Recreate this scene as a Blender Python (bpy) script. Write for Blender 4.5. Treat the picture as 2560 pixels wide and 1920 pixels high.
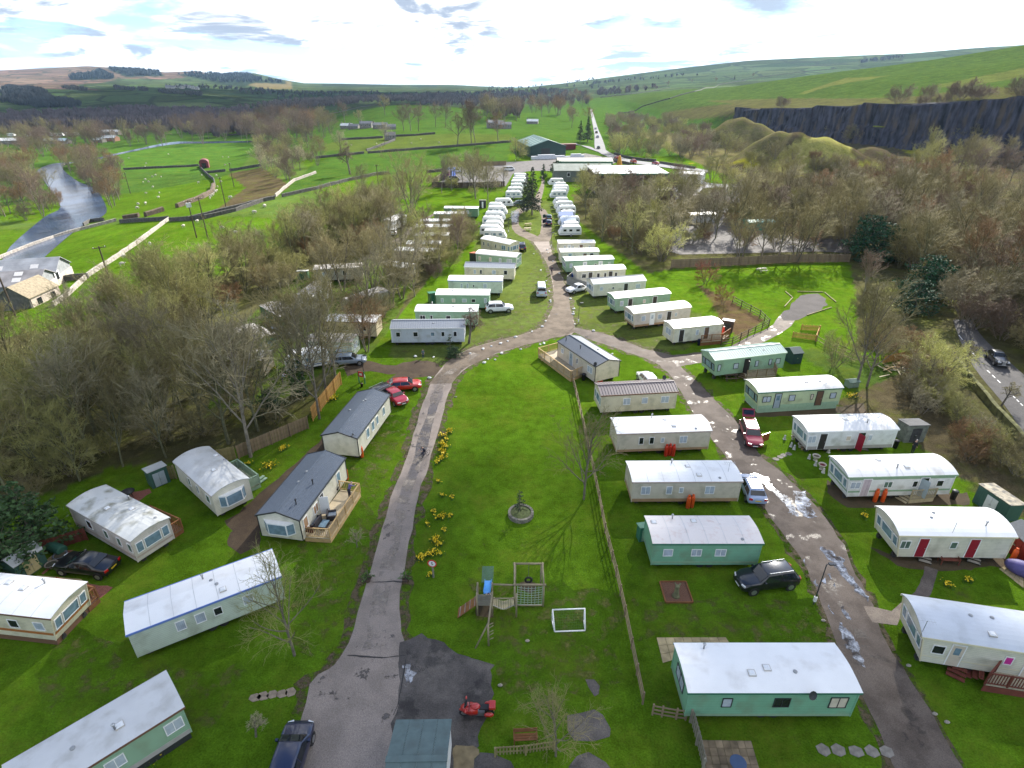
import bpy,bmesh,math,random
import numpy as np
from mathutils import Vector,Matrix
for o in list(bpy.data.objects):
 bpy.data.objects.remove(o)
SC =bpy.context.scene
COL =SC.collection
R =math.radians
random.seed(7)
rng =np.random.default_rng(7)
# ------------------------------------------------------------------ camera
CAM_H =34.0
cam =bpy.data.cameras.new('camera')
cam.sensor_width =36.0
cam.lens =36.0*1456.0/2560.0
cam.clip_start =0.5
cam.clip_end =30000
camo =bpy.data.objects.new('camera',cam)
COL.objects.link(camo)
camo.location =(0,0,CAM_H)
camo.rotation_euler =(R(90-27.4),0,0)
SC.camera =camo
# ------------------------------------------------------------------ light
SUN_AZ,SUN_EL =R(27),R(31)          # clockwise from +Y, above the horizon
SUN_DIR =Vector((math.sin(SUN_AZ)*math.cos(SUN_EL),math.cos(SUN_AZ)*math.cos(SUN_EL),math.sin(SUN_EL)))
sun =bpy.data.lights.new('sun','SUN')
sun.energy =5.0
sun.angle =R(0.5)
sun.color =(1.0,0.95,0.86)
suno =bpy.data.objects.new('sun',sun)
COL.objects.link(suno)
suno.rotation_euler =SUN_DIR.to_track_quat('Z','Y').to_euler()
SC.view_settings.view_transform ='Standard'
SC.view_settings.look ='None'
SC.view_settings.exposure =1.5
SC.view_settings.gamma =1.0
SC.view_settings.use_curve_mapping =False
SC.render.engine ='CYCLES'
SC.cycles.use_denoising =True
SC.cycles.max_bounces =5
SC.cycles.diffuse_bounces =2
SC.cycles.glossy_bounces =2
SC.cycles.transparent_max_bounces =12
SC.cycles.volume_bounces =0
SC.cycles.sample_clamp_indirect =4.0
SC.cycles.sample_clamp_direct =6.0
W =bpy.data.worlds.new('World')
SC.world =W
W.use_nodes =True
def build_world():
 nt =W.node_tree
 N,L =nt.nodes,nt.links
 for n in list(N):N.remove(n)
 out =N.new('ShaderNodeOutputWorld')
 sky =N.new('ShaderNodeTexSky');sky.sky_type ='NISHITA';sky.sun_disc =False
 sky.sun_elevation =SUN_EL;sky.sun_rotation =SUN_AZ
 sky.altitude =150;sky.air_density =1.0;sky.dust_density =0.2;sky.ozone_density =2.0
 bg =N.new('ShaderNodeBackground');bg.inputs[1].default_value =0.065
 tint =N.new('ShaderNodeMix');tint.data_type ='RGBA';tint.blend_type ='MULTIPLY';tint.inputs[0].default_value =1;tint.inputs[7].default_value =(.72,.95,1.25,1)
 L.new(sky.outputs[0],tint.inputs[6]);L.new(tint.outputs[2],bg.inputs[0])
 # broken cloud layer: the view direction projected on a flat deck
 tc =N.new('ShaderNodeTexCoord')
 sep =N.new('ShaderNodeSeparateXYZ');L.new(tc.outputs['Generated'],sep.inputs[0])
 def math_(op,a,b=None,clamp=False):
  m =N.new('ShaderNodeMath');m.operation =op;m.use_clamp =clamp
  for i,v in enumerate((a,b)):
   if v is None:continue
   if isinstance(v,(int,float)):m.inputs[i].default_value =v
   else:L.new(v,m.inputs[i])
  return m.outputs[0]
 z =math_('ADD',math_('MAXIMUM',sep.outputs[2],0.0),0.16)
 cx =math_('DIVIDE',sep.outputs[0],z);cy =math_('DIVIDE',sep.outputs[1],z)
 comb =N.new('ShaderNodeCombineXYZ');L.new(cx,comb.inputs[0]);L.new(cy,comb.inputs[1]);comb.inputs[2].default_value =3.3
 def noise(scale,detail,rough,dist=0.0):
  n =N.new('ShaderNodeTexNoise');n.inputs['Scale'].default_value =scale
  n.inputs['Detail'].default_value =detail;n.inputs['Roughness'].default_value =rough
  n.inputs['Distortion'].default_value =dist
  L.new(comb.outputs[0],n.inputs['Vector']);return n.outputs['Fac']
 n1 =noise(0.8,8,0.58,0.35)
 cov =N.new('ShaderNodeMapRange');cov.interpolation_type ='SMOOTHSTEP'
 L.new(n1,cov.inputs[0])
 cov.inputs[1].default_value =0.41;cov.inputs[2].default_value =0.52
 n2 =noise(1.5,7,0.6,.4)
 dens =N.new('ShaderNodeMapRange');dens.interpolation_type ='SMOOTHSTEP'
 L.new(n2,dens.inputs[0])
 dens.inputs[1].default_value =0.50;dens.inputs[2].default_value =0.60
 cr =N.new('ShaderNodeMix');cr.data_type ='RGBA'
 cr.inputs[6].default_value =(0.60,0.61,0.62,1);cr.inputs[7].default_value =(0.19,0.225,0.28,1)
 L.new(dens.outputs[0],cr.inputs[0])
 cl =N.new('ShaderNodeBackground');cl.inputs[1].default_value =1.02
 L.new(cr.outputs[2],cl.inputs[0])
 mix =N.new('ShaderNodeMixShader')
 L.new(cov.outputs[0],mix.inputs[0]);L.new(bg.outputs[0],mix.inputs[1]);L.new(cl.outputs[0],mix.inputs[2])
 L.new(mix.outputs[0],out.inputs[0])
build_world()
# ------------------------------------------------------------------ terrain
# TERRAIN-BEGIN
def sstep(t):
 t =np.clip(t,0,1);return t *t *(3-2*t)
_P =math.radians(27.4);_C,_S =math.cos(_P),math.sin(_P)
def _zt(r,px,py):
 v =(960-py)/1456.0;x =(px -1280)/1456.0
 return 34+r *(v *_C -_S)/math.hypot(x,_C +v *_S)
def _ring(r,knots,heights=False):
 az =[math.atan((k[0]-1280)/(1456*1.126)) for k in knots]
 return (r,np.array(az),np.array([k[1] if heights else _zt(r,k[0],k[1]) for k in knots]))
RINGS =[
 _ring(1150,[(-2000,-16),(0,-16),(900,-16),(1250,-10),(1450,2),(1700,22),(2100,36),(2560,56),(3400,80)],True),
 _ring(1450,[(-2000,-15),(0,-15),(900,-15),(1250,-12),(1450,4),(1700,20),(2100,34),(2560,50),(3400,80)],True),
 _ring(2000,[(-2000,13),(0,12),(300,13),(500,8),(620,-5),(760,-15),(1200,-12),(1350,0),(1450,12),(1700,30),(2100,45),(2560,60),(3400,80)],True),
 _ring(2700,[(-2000,22),(0,17),(300,18),(500,14),(620,6),(760,-4),(1200,-6),(1350,8),(1450,22),(1700,60),(2100,90),(2560,110),(3400,150)],True),
 _ring(3300,[(-800,205),(0,207),(300,209),(600,214),(800,221),(1000,223),(1270,223),(1320,218),(1420,207),(1520,193),(1700,170),(1860,152),(2000,145),(2260,134),(2400,122),(2560,112),(3400,80)]),
 _ring(5500,[(-800,180),(0,177),(230,166),(330,172),(420,181),(500,178),(560,190),(640,183),(700,198),(760,208),(850,209),(1000,212),(1130,212),(1270,219),(1320,222),(1500,215),(2560,150),(3400,130)]),
 _ring(9000,[(-2000,-60),(3400,-60)],True)]
CLIFF =np.array([(176,560),(197,510),(214,458),(232,406),(247,368),(263,331),(285,280),(300,230),(330,150)],float)
def cliff_x(y):
 return np.interp(y,CLIFF[::-1,1],CLIFF[::-1,0])
def terr(x,y):
 x =np.asarray(x,float);y =np.asarray(y,float)
 r =np.hypot(x,y);az =np.arctan2(x,np.maximum(y,1e-3))
 t =(-x -62-0.10*(y -100))/110
 z =-12*sstep(t)*sstep((y +60)/120)
 z =z +12*np.exp(-((x +118)/120) ** 2-((y -690)/85) ** 2)
 z =z +4.5*np.exp(-((x +25)/90) ** 2-((y -420)/60) ** 2)
 # right: hillside above the quarry
 cx =cliff_x(y)
 plane =0.16*(x -110)
 edge =6.0+55*sstep((y -500)/120)+60*sstep((260-y)/120)
 k =sstep((x -cx +edge *0.5)/edge)
 hill =np.where(x >100,np.maximum(plane,0),0)*k
 hill =hill +2.2*np.sin(x *.021+y *.013)*np.sin(y *.017-x *.006)*k *sstep((hill -12)/20)
 z =z +hill *(1-0.75*sstep((r -930)/220))
 # quarry floor and spoil mounds
 z =z -2.5*sstep((x -115)/30)*sstep((cx -4-x)/10)*sstep((y -200)/60)
 for (mx,my,h,a,b) in ((133,283,14,29,18),(160,280,4,22,12),(172,300,9,19,12),(137,375,17,26,22),(148,350,13,8,7),(118,292,4,18,12)):
  d =np.hypot((x -mx)/a,(y -my)/b)
  z =z +h *(1-sstep((d +.10*np.sin(x *.17+my)*np.sin(y *.21))/1.35)) ** 0.9*(1+.05*np.sin(x *.5)*np.sin(y *.45))
 # far rings
 lr =np.log(np.maximum(r,1.0))
 prev_r,prev_z =None,None
 zf =np.zeros_like(z)
 for (rr,a,h) in RINGS:
  hz =np.interp(az,a,h)
  if prev_r is None:
   zf =hz.copy()
  else:
   k =sstep((lr -math.log(prev_r))/(math.log(rr)-math.log(prev_r)))
   zf =np.where(r >prev_r,prev_z +(hz -prev_z)*k,zf)
  prev_r,prev_z =rr,hz
 k =sstep((r -830)/300)
 return z *(1-k)+zf *k
# TERRAIN-END
def tz(x,y):
 return float(terr(np.array([x]),np.array([y]))[0])
# ------------------------------------------------------------------ helpers
class MB:
 """collects faces for one mesh"""
 def __init__(s):
  s.v =[];s.f =[]
 def add(s,vs,fs):
  n =len(s.v);s.v.extend([tuple(p) for p in vs]);s.f.extend([tuple(i +n for i in f) for f in fs]);return s
 def bx(s,x0,x1,y0,y1,z0,z1):
  return s.add([(x0,y0,z0),(x1,y0,z0),(x1,y1,z0),(x0,y1,z0),(x0,y0,z1),(x1,y0,z1),(x1,y1,z1),(x0,y1,z1)],
                     [(3,2,1,0),(4,5,6,7),(0,1,5,4),(1,2,6,5),(2,3,7,6),(3,0,4,7)])
 def ob(s,c,u,v,n,su,sv,sn):
  """oriented box: centre, three unit axes, three sizes"""
  c,u,v,n =Vector(c),Vector(u).normalized(),Vector(v).normalized(),Vector(n).normalized()
  P =[]
  for k in (-.5,.5):
   for (i,j) in ((-.5,-.5),(.5,-.5),(.5,.5),(-.5,.5)):
    P.append(c +u*(i*su)+v*(j*sv)+n*(k*sn))
  return s.add(P,[(3,2,1,0),(4,5,6,7),(0,1,5,4),(1,2,6,5),(2,3,7,6),(3,0,4,7)])
 def beam(s,p,q,w,h=None):
  """square bar from p to q"""
  p,q =Vector(p),Vector(q);d =q -p
  u =d.normalized();up =Vector((0,0,1)) if abs(u.z)<.95 else Vector((1,0,0))
  n =u.cross(up).normalized();v =n.cross(u)
  return s.ob((p+q)/2,u,n,v,d.length,w,h or w)
 def tube(s,p,q,r0,r1=None,n=8,cap=True):
  p,q =Vector(p),Vector(q);r1 =r0 if r1 is None else r1
  u =(q-p).normalized();up =Vector((0,0,1)) if abs(u.z)<.95 else Vector((1,0,0))
  a =u.cross(up).normalized();b =a.cross(u)
  vs =[]
  for (c,r) in ((p,r0),(q,r1)):
   for i in range(n):
    t =2*math.pi*i/n;vs.append(c +a*(r*math.cos(t))+b*(r*math.sin(t)))
  fs =[(i,n+i,n+(i+1) % n,(i+1) % n) for i in range(n)]
  if cap:fs += [tuple(range(n)),tuple(range(2*n-1,n-1,-1))]
  return s.add(vs,fs)
 def lathe(s,prof,n=12,c=(0,0,0)):
  """prof: (radius, z) list"""
  vs =[];m =len(prof)
  for (r,z) in prof:
   for i in range(n):
    t =2*math.pi*i/n;vs.append((c[0]+r*math.cos(t),c[1]+r*math.sin(t),c[2]+z))
  fs =[]
  for k in range(m-1):
   for i in range(n):
    j =(i+1) % n;fs.append((k*n+i,k*n+j,(k+1)*n+j,(k+1)*n+i))
  fs.append(tuple(range(n-1,-1,-1)));fs.append(tuple((m-1)*n+i for i in range(n)))
  return s.add(vs,fs)
 def prism(s,poly,z0,z1):
  n =len(poly)
  area =sum(poly[i][0]*poly[(i+1) % n][1]-poly[(i+1) % n][0]*poly[i][1] for i in range(n))
  if area <0:poly =poly[::-1]
  vs =[(x,y,z0) for x,y in poly]+[(x,y,z1) for x,y in poly]
  fs =[tuple(range(n-1,-1,-1)),tuple(range(n,2*n))]+[(i,(i+1) % n,n+(i+1) % n,n+i) for i in range(n)]
  return s.add(vs,fs)
 def loft(s,secs,cap=True,closed=True):
  """secs: list of equal-length point rings"""
  n =len(secs[0]);vs =[p for sec in secs for p in sec];fs =[]
  for k in range(len(secs)-1):
   for i in range(n if closed else n-1):
    j =(i+1) % n;fs.append((k*n+i,k*n+j,(k+1)*n+j,(k+1)*n+i))
  if cap:fs += [tuple(range(n-1,-1,-1)),tuple((len(secs)-1)*n+i for i in range(n))]
  return s.add(vs,fs)
 def ball(s,c,rx,ry=None,rz=None,n=10,m=7):
  ry =ry or rx;rz =rz or rx
  prof =[(max(math.sin(math.pi*k/m),.02),-math.cos(math.pi*k/m)) for k in range(m+1)]
  t =MB().lathe(prof,n)
  return s.add([(c[0]+x*rx,c[1]+y*ry,c[2]+z*rz) for x,y,z in t.v],t.f)
 def mesh(s,name):
  me =bpy.data.meshes.new(name);me.from_pydata([tuple(p) for p in s.v],[],s.f);me.update()
  return me
 def build(s,name,mat=None,parent=None,smooth=False,fix=True):
  me =s.mesh(name)
  if fix:
   bm =bmesh.new();bm.from_mesh(me);bmesh.ops.recalc_face_normals(bm,faces=bm.faces);bm.to_mesh(me);bm.free()
  return obj(name,me,mat,parent,smooth)
def obj(name,me,mat=None,parent=None,smooth=False):
 o =bpy.data.objects.new(name,me);COL.objects.link(o)
 if mat is not None and not me.materials:me.materials.append(mat)
 if smooth:me.shade_smooth()
 if parent is not None:o.parent =parent
 return o
def tag(o,label=None,cat=None,group=None,kind=None):
 if label:o['label']=label
 if cat:o['category']=cat
 if group:o['group']=group
 if kind:o['kind']=kind
 return o
def thing(name,label,cat,loc=(0,0,0),rz=0.0,group=None):
 o =bpy.data.objects.new(name,None);COL.objects.link(o)
 o.empty_display_size =0.3
 o.location =loc if len(loc)== 3 else (loc[0],loc[1],tz(*loc));o.rotation_euler =(0,0,rz)
 return tag(o,label,cat,group)
def inst(o,name,parent,loc=(0,0,0),rz=0.0,mat=None):
 """another object that shares o's mesh"""
 c =bpy.data.objects.new(name,o.data if hasattr(o,'data') else o);COL.objects.link(c)
 c.parent =parent;c.location =loc;c.rotation_euler =(0,0,rz) if not hasattr(rz,'__len__') else rz
 return c
def copy_tree(o,parent=None):
 c =o.copy();COL.objects.link(c);c.parent =parent
 for ch in o.children:copy_tree(ch,c)
 return c
def place(o,p,rz=0.0,sc=1.0,z=None):
 o.location =(p[0],p[1],tz(*p) if z is None else z);o.rotation_euler =(0,0,rz)
 o.scale =(sc,)*3 if not hasattr(sc,'__len__') else sc
 return o
def heading(a,b):
 return math.atan2(b[1]-a[1],b[0]-a[0])
def lerp(a,b,t):
 return (a[0]+(b[0]-a[0])*t,a[1]+(b[1]-a[1])*t)
def dist(a,b):
 return math.hypot(b[0]-a[0],b[1]-a[1])
def inside(poly,x,y):
 """points in polygon, numpy"""
 x =np.asarray(x);y =np.asarray(y);c =np.zeros(x.shape,bool);n =len(poly)
 for i in range(n):
  x0,y0 =poly[i];x1,y1 =poly[(i+1) % n]
  if y0 == y1:continue
  hit =((y0 >y) != (y1 >y)) & (x <(x1-x0)*(y-y0)/(y1-y0)+x0)
  c ^= hit
 return c
# ------------------------------------------------------------------ materials
MATS ={}
def pm(name,col,rough=.6,var=.12,scale=3.0,bump=0.0,bscale=30.0,metal=0.0,spec=.4,orand=0.0,stripes=None,dirt=None,trans=0.0,coat=0.0):
 """procedural Principled material: noise-varied colour, bump, optional board stripes along an object axis"""
 if name in MATS:return MATS[name]
 m =bpy.data.materials.new(name);m.use_nodes =True;MATS[name]=m
 nt =m.node_tree;N,L =nt.nodes,nt.links;b =N['Principled BSDF']
 b.inputs['Roughness'].default_value =rough;b.inputs['Metallic'].default_value =metal
 b.inputs['Specular IOR Level'].default_value =spec
 if coat:b.inputs['Coat Weight'].default_value =coat;b.inputs['Coat Roughness'].default_value =.06
 tc =N.new('ShaderNodeTexCoord')
 def noise(sc,det=4):
  n =N.new('ShaderNodeTexNoise');n.inputs['Scale'].default_value =sc;n.inputs['Detail'].default_value =det
  L.new(tc.outputs['Object'],n.inputs['Vector']);return n
 def mixc(mode,a,c2,fac):
  x =N.new('ShaderNodeMix');x.data_type ='RGBA';x.blend_type =mode
  for s_,v in ((6,a),(7,c2)):
   if isinstance(v,tuple):x.inputs[s_].default_value =v
   else:L.new(v,x.inputs[s_])
  if isinstance(fac,float):x.inputs[0].default_value =fac
  else:L.new(fac,x.inputs[0])
  return x.outputs[2]
 n =noise(scale)
 mr =N.new('ShaderNodeMapRange');mr.inputs[1].default_value =.3;mr.inputs[2].default_value =.7
 mr.inputs[3].default_value =1-var;mr.inputs[4].default_value =1+var;L.new(n.outputs[0],mr.inputs[0])
 last =mr.outputs[0]
 if orand:
  oi =N.new('ShaderNodeObjectInfo');r2 =N.new('ShaderNodeMapRange');L.new(oi.outputs['Random'],r2.inputs[0])
  r2.inputs[3].default_value =1-orand;r2.inputs[4].default_value =1+orand
  mu =N.new('ShaderNodeMath');mu.operation ='MULTIPLY';L.new(last,mu.inputs[0]);L.new(r2.outputs[0],mu.inputs[1]);last =mu.outputs[0]
 hsv =N.new('ShaderNodeHueSaturation');hsv.inputs['Color'].default_value =(*col,1);L.new(last,hsv.inputs['Value'])
 c =hsv.outputs[0]
 if dirt:
  dcol,dsc,lo,hi,amt =dirt
  dn =noise(dsc,6);dm =N.new('ShaderNodeMapRange');dm.inputs[1].default_value =lo;dm.inputs[2].default_value =hi;dm.inputs[4].default_value =amt
  L.new(dn.outputs[0],dm.inputs[0]);c =mixc('MIX',c,(*dcol,1),dm.outputs[0])
 hgt =None
 if stripes:
  ax,period,depth =stripes
  sp =N.new('ShaderNodeSeparateXYZ');L.new(tc.outputs['Object'],sp.inputs[0])
  dv =N.new('ShaderNodeMath');dv.operation ='DIVIDE';L.new(sp.outputs[ax],dv.inputs[0]);dv.inputs[1].default_value =period
  fr =N.new('ShaderNodeMath');fr.operation ='FRACT';L.new(dv.outputs[0],fr.inputs[0])
  lt =N.new('ShaderNodeMapRange');L.new(fr.outputs[0],lt.inputs[0]);lt.inputs[1].default_value =0;lt.inputs[2].default_value =.14
  lt.inputs[3].default_value =1-depth;lt.inputs[4].default_value =1
  hs =N.new('ShaderNodeHueSaturation');L.new(c,hs.inputs['Color']);L.new(lt.outputs[0],hs.inputs['Value']);c =hs.outputs[0]
  hgt =fr.outputs[0]
 L.new(c,b.inputs['Base Color'])
 if bump or hgt is not None:
  bp =N.new('ShaderNodeBump');bp.inputs['Distance'].default_value =.03;bp.inputs['Strength'].default_value =max(bump,.35 if hgt is not None else 0)
  if hgt is not None:L.new(hgt,bp.inputs['Height'])
  else:L.new(noise(bscale,5).outputs[0],bp.inputs['Height'])
  L.new(bp.outputs[0],b.inputs['Normal'])
 if trans:
  b.inputs['Transmission Weight'].default_value =trans
 return m
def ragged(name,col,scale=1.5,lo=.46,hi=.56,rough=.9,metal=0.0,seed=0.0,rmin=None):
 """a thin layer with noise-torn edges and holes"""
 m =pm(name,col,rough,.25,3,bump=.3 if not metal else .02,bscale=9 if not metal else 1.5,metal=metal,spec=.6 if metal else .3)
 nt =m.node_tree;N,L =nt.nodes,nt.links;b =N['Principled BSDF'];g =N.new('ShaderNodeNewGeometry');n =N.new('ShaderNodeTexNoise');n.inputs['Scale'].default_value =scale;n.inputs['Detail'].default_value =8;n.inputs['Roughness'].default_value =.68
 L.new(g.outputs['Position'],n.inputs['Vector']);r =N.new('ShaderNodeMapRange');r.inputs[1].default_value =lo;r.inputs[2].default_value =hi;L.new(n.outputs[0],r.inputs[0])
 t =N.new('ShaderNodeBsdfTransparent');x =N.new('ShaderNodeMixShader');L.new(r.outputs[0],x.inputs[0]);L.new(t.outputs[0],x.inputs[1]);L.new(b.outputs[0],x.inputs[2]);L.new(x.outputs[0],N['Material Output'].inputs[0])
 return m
# ------------------------------------------------------------------ ground
LAWN =(.066,.130,.008);FIELD =(.080,.130,.026);FIELD2 =(.048,.10,.016);ROUGH =(.105,.10,.038)
LITTER =(.076,.072,.034);MOOR =(.135,.088,.068);FORESTC =(.018,.03,.022);MOSS =(.22,.21,.02)
def ground_material():
 m =bpy.data.materials.new('ground');m.use_nodes =True
 nt =m.node_tree;N,L =nt.nodes,nt.links;b =N['Principled BSDF']
 b.inputs['Roughness'].default_value =1;b.inputs['Specular IOR Level'].default_value =0
 at =N.new('ShaderNodeAttribute');at.attribute_name ='cover'
 fa =N.new('ShaderNodeAttribute');fa.attribute_name ='farness'
 geo =N.new('ShaderNodeNewGeometry')
 def noise(sc,det=5,rough=.55):
  n =N.new('ShaderNodeTexNoise');n.inputs['Scale'].default_value =sc;n.inputs['Detail'].default_value =det
  n.inputs['Roughness'].default_value =rough;L.new(geo.outputs['Position'],n.inputs['Vector']);return n.outputs[0]
 def mr(x,a,c,lo,hi):
  k =N.new('ShaderNodeMapRange');L.new(x,k.inputs[0]);k.inputs[1].default_value =a;k.inputs[2].default_value =c
  k.inputs[3].default_value =lo;k.inputs[4].default_value =hi;return k.outputs[0]
 def mul(a,c):
  k =N.new('ShaderNodeMath');k.operation ='MULTIPLY';L.new(a,k.inputs[0])
  if isinstance(c,float):k.inputs[1].default_value =c
  else:L.new(c,k.inputs[1])
  return k.outputs[0]
 v =mul(mul(mr(noise(.09),.3,.7,.78,1.24),mr(noise(.8,6,.75),.3,.7,.64,1.36)),mr(noise(9.0,3,.7),.3,.7,.62,1.38))
 h =N.new('ShaderNodeHueSaturation');L.new(at.outputs['Color'],h.inputs['Color']);L.new(v,h.inputs['Value'])
 # dry yellowish patches and thin muddy wear in the sward
 def mixc(a,col,fac,mode='MIX'):
  x =N.new('ShaderNodeMix');x.data_type ='RGBA';x.blend_type =mode
  L.new(a,x.inputs[6]);L.new(fac,x.inputs[0])
  if isinstance(col,tuple):x.inputs[7].default_value =col
  else:L.new(col,x.inputs[7])
  return x.outputs[2]
 dry =mul(mr(noise(.22,6,.65),.48,.66,0,.6),mr(noise(2.5,4,.75),.35,.6,0.1,1))
 c =mixc(h.outputs[0],(.125,.15,.018,1),dry)
 near =mr(fa.outputs['Fac'],.0,.05,1,0)
 mud =mul(mul(mr(noise(.55,7,.68),.60,.70,0,.75),mr(noise(.05,2),.40,.6,0,1)),near)
 c =mixc(c,(.07,.052,.03,1),mud)
 # far valley: patchwork of small fields with dark boundaries
 vo =N.new('ShaderNodeTexVoronoi');vo.inputs['Scale'].default_value =.0085;L.new(geo.outputs['Position'],vo.inputs['Vector'])
 ve =N.new('ShaderNodeTexVoronoi');ve.feature ='DISTANCE_TO_EDGE';ve.inputs['Scale'].default_value =.0085;L.new(geo.outputs['Position'],ve.inputs['Vector'])
 sp =N.new('ShaderNodeSeparateColor');L.new(vo.outputs['Color'],sp.inputs[0])
 hv =N.new('ShaderNodeHueSaturation');L.new(c,hv.inputs['Color']);L.new(mr(sp.outputs[0],0,1,.62,1.5),hv.inputs['Value'])
 L.new(mr(sp.outputs[1],0,1,.475,.515),hv.inputs['Hue'])
 c =mixc(c,hv.outputs[0],fa.outputs['Fac'])
 c =mixc(c,(.028,.034,.02,1),mul(mr(ve.outputs['Distance'],.03,.06,.8,0),fa.outputs['Fac']))
 L.new(c,b.inputs['Base Color'])
 bp =N.new('ShaderNodeBump');bp.inputs['Distance'].default_value =.2;bp.inputs['Strength'].default_value =.6
 L.new(noise(4.0,9,.8),bp.inputs['Height']);L.new(bp.outputs[0],b.inputs['Normal'])
 return m
COVERS =[   # (polygon, colour): later ones win
 ([(-17.19,74),(-10.38,71),(-3.13,78.8),(5.98,83.3),(9.54,83.3),(17.35,75.5),(24.79,76.3),(33.3,86.2),(20.3,110.8),(16.62,189),(8.18,197.2),(-6.71,189),(-9.61,110.8),(-17.43,78.8)],(.088,.118,.028)),  # worn yellowish mid lawns, their colour also paled to read as sunlit
 # left fields
 ([(-209.3,225.9),(-145.2,209.8),(-104.1,180.4),(-94.3,172.9),(-77.8,197.5),(-125.9,308.9),(-165.9,334.8),(-191.6,377.4),(-230.7,365),(-277.1,406),(-201,493),(-150.8,427),(-45.8,158.7),(-200,214.8)],FIELD),
 ([(-95.6,233.5),(-75.5,199.9),(-63.5,235.7),(-55.8,253),(-35.3,264.5),(-1.76,300.1),(-1.41,374.1),(-77.9,333.8),(-96.5,304.9),(-86.6,251.2)],FIELD2),
 ([(-118.5,358.5),(-77.9,333.8),(-1.41,374.1),(-0.72,408),(-53.1,409),(-111,409)],(.075,.105,.022)),
 ([(-144,326.1),(-197.7,484),(-228.1,562),(-262,531),(-326.7,532),(-278.4,407),(-235.3,363.4)],(.055,.12,.016)),
 # rushy patch by the stream
 ([(-141.7,306),(-125.9,308.9),(-81.3,223.7),(-79.7,200.2),(-91.4,183.9),(-101.4,231.1)],(.085,.066,.036)),
 # wood floors
 ([(-32.8,18.02),(-52.5,39.3),(-42.3,43.9),(-39.8,47.6),(-34.3,48.3),(-29.7,49.6),(-28.5,51.3),(-23.21,57),(-22.28,67.5),(-25.4,71),(-24.91,78.8),(-18.76,86.2),(-14.62,124.2),(-12.57,167.8),(-20.42,167.8),(-33.7,161.7),(-49.2,132),(-54.7,124.2),(-64,88.3),(-81.4,81.5),(-103.5,84.6)],LITTER),
 ([(-35.3,57.5),(-42.9,86.2),(-42.3,113.9),(-30.6,124.2),(-18.67,110.8),(-18.76,86.2),(-20.38,71),(-24.97,69.5),(-26.5,63.1)],(.066,.105,.018)),
 ([(20.36,206.1),(18.22,161.7),(23.65,132),(27.3,113.9),(34.6,117.2),(72,122.4),(61.6,99.7),(48.9,75.5),(58.1,75.5),(51.5,63.1),(43.9,60.7),(43,48.3),(45.9,41.2),(52.2,35.4),(144.4,110.8),(175,206.6),(90.4,231.7),(67.8,226.1),(57.5,226.1)],LITTER),
 ([(34.2,115.5),(51.8,119.9),(70.6,120.6),(61.6,99.7),(48.2,75.5),(39,75.5),(39.9,88.2),(35.7,110.8)],LAWN),
 ([(35.2,107.2),(37.6,99.7),(40.6,88.2),(33.9,79.7),(33.3,86.2),(34.4,94.8)],(.09,.062,.035)),
 ([(39.1,77.1),(48.9,75.5),(53.4,71),(42.8,60.7),(42,68.2)],(.06,.10,.02)),
 ([(38.4,60.7),(52.5,69.5),(50,57.5),(48.6,48.3),(48,43.9),(44.5,39.3),(43.6,44.6),(42.8,51.7),(39.4,56.5)],(.085,.07,.04)),
 # quarry
 ([(93.5,298.6),(106.1,274.3),(120.6,274.8),(214.4,447),(218.9,419),(230.8,410),(236.2,395.1),(239.2,380.7),(242.1,358.2),(273.2,303.3),(185.1,198.7),(139.1,198.7),(114,225.2),(88,279.7)],(.075,.06,.036)),
 ([(106.1,274.3),(120.9,276),(132.2,279.8),(218.9,419),(149.6,274.5),(151.3,270.4),(137.9,263.9),(112.3,255.2)],(.24,.225,.07)),  # mossy mound, its colour brightened to carry sun grazing the slope
 ([(71.7,300.5),(108.3,275.6),(107.9,268),(90.7,286.1)],MOSS),
 ([(236.9,381.8),(242.1,358.2),(227,356.6),(233.3,373.5)],MOSS),([(144.8,268.1),(159.4,275.6),(167.5,274.4),(160.9,265.4),(143.6,264.4)],(.17,.17,.03)),
 ([(114.9,259),(121.6,250),(113.4,241)],MOSS),([(230.8,410),(233.3,403),(236.2,394.8),(230.7,408)],(.16,.17,.03)),
 ([(169.1,735),(208.1,608),(247.1,539),(214.3,464),(186.2,538),(159,642)],(.075,.068,.03)),
 ([(211.1,705),(206.2,573),(215.1,479),(243.2,382.7),(251.6,363.2),(272.6,314.6),(297.8,347),(290.7,402),(263,431),(252,531)],(.082,.078,.032)),
 # hill pasture streaks
 ([(262.4,591),(345.7,683),(355,620),(325.2,596),(294.1,600),(259.1,576)],(.095,.105,.03)),([(308.5,478),(405,503),(365.6,451),(294.3,430)],(.085,.10,.028)),
 # moor and plantations far left
 ([(-1672,1817),(-5156,5689),(-3852,5697),(-3418,5689),(-2983,5674),(-2657,5674),(-1839,3995),(-1849,3564),(-1973,3280),(-1648,2474),(-1145,1818),(-1469,2024)],MOOR),
 ([(-1332,3290),(-1573,4674),(-971,2871),(-1071,2771)],(.15,.12,.06)),
 ([(-2066,3068),(-2210,3318),(-2228,3514),(-2393,3842),(-2023,3365),(-1962,3219)],FORESTC),([(-2493,4069),(-3037,5674),(-1997,3771),(-2022,3454),(-2270,3767)],FORESTC),
 ([(-2016,3971),(-2013,4362),(-2461,5670),(-1693,4311),(-1467,3874),(-1514,4373),(-1308,3773),(-1385,3440),(-1122,2764),(-1537,3396)],FORESTC),
 ([(-1294,4437),(-1466,5629),(-777,4621),(-683,4059),(-1100,3817)],FORESTC),([(-707,4631),(-582,5110),(-466,4085),(-600,3929)],FORESTC),
]
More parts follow.
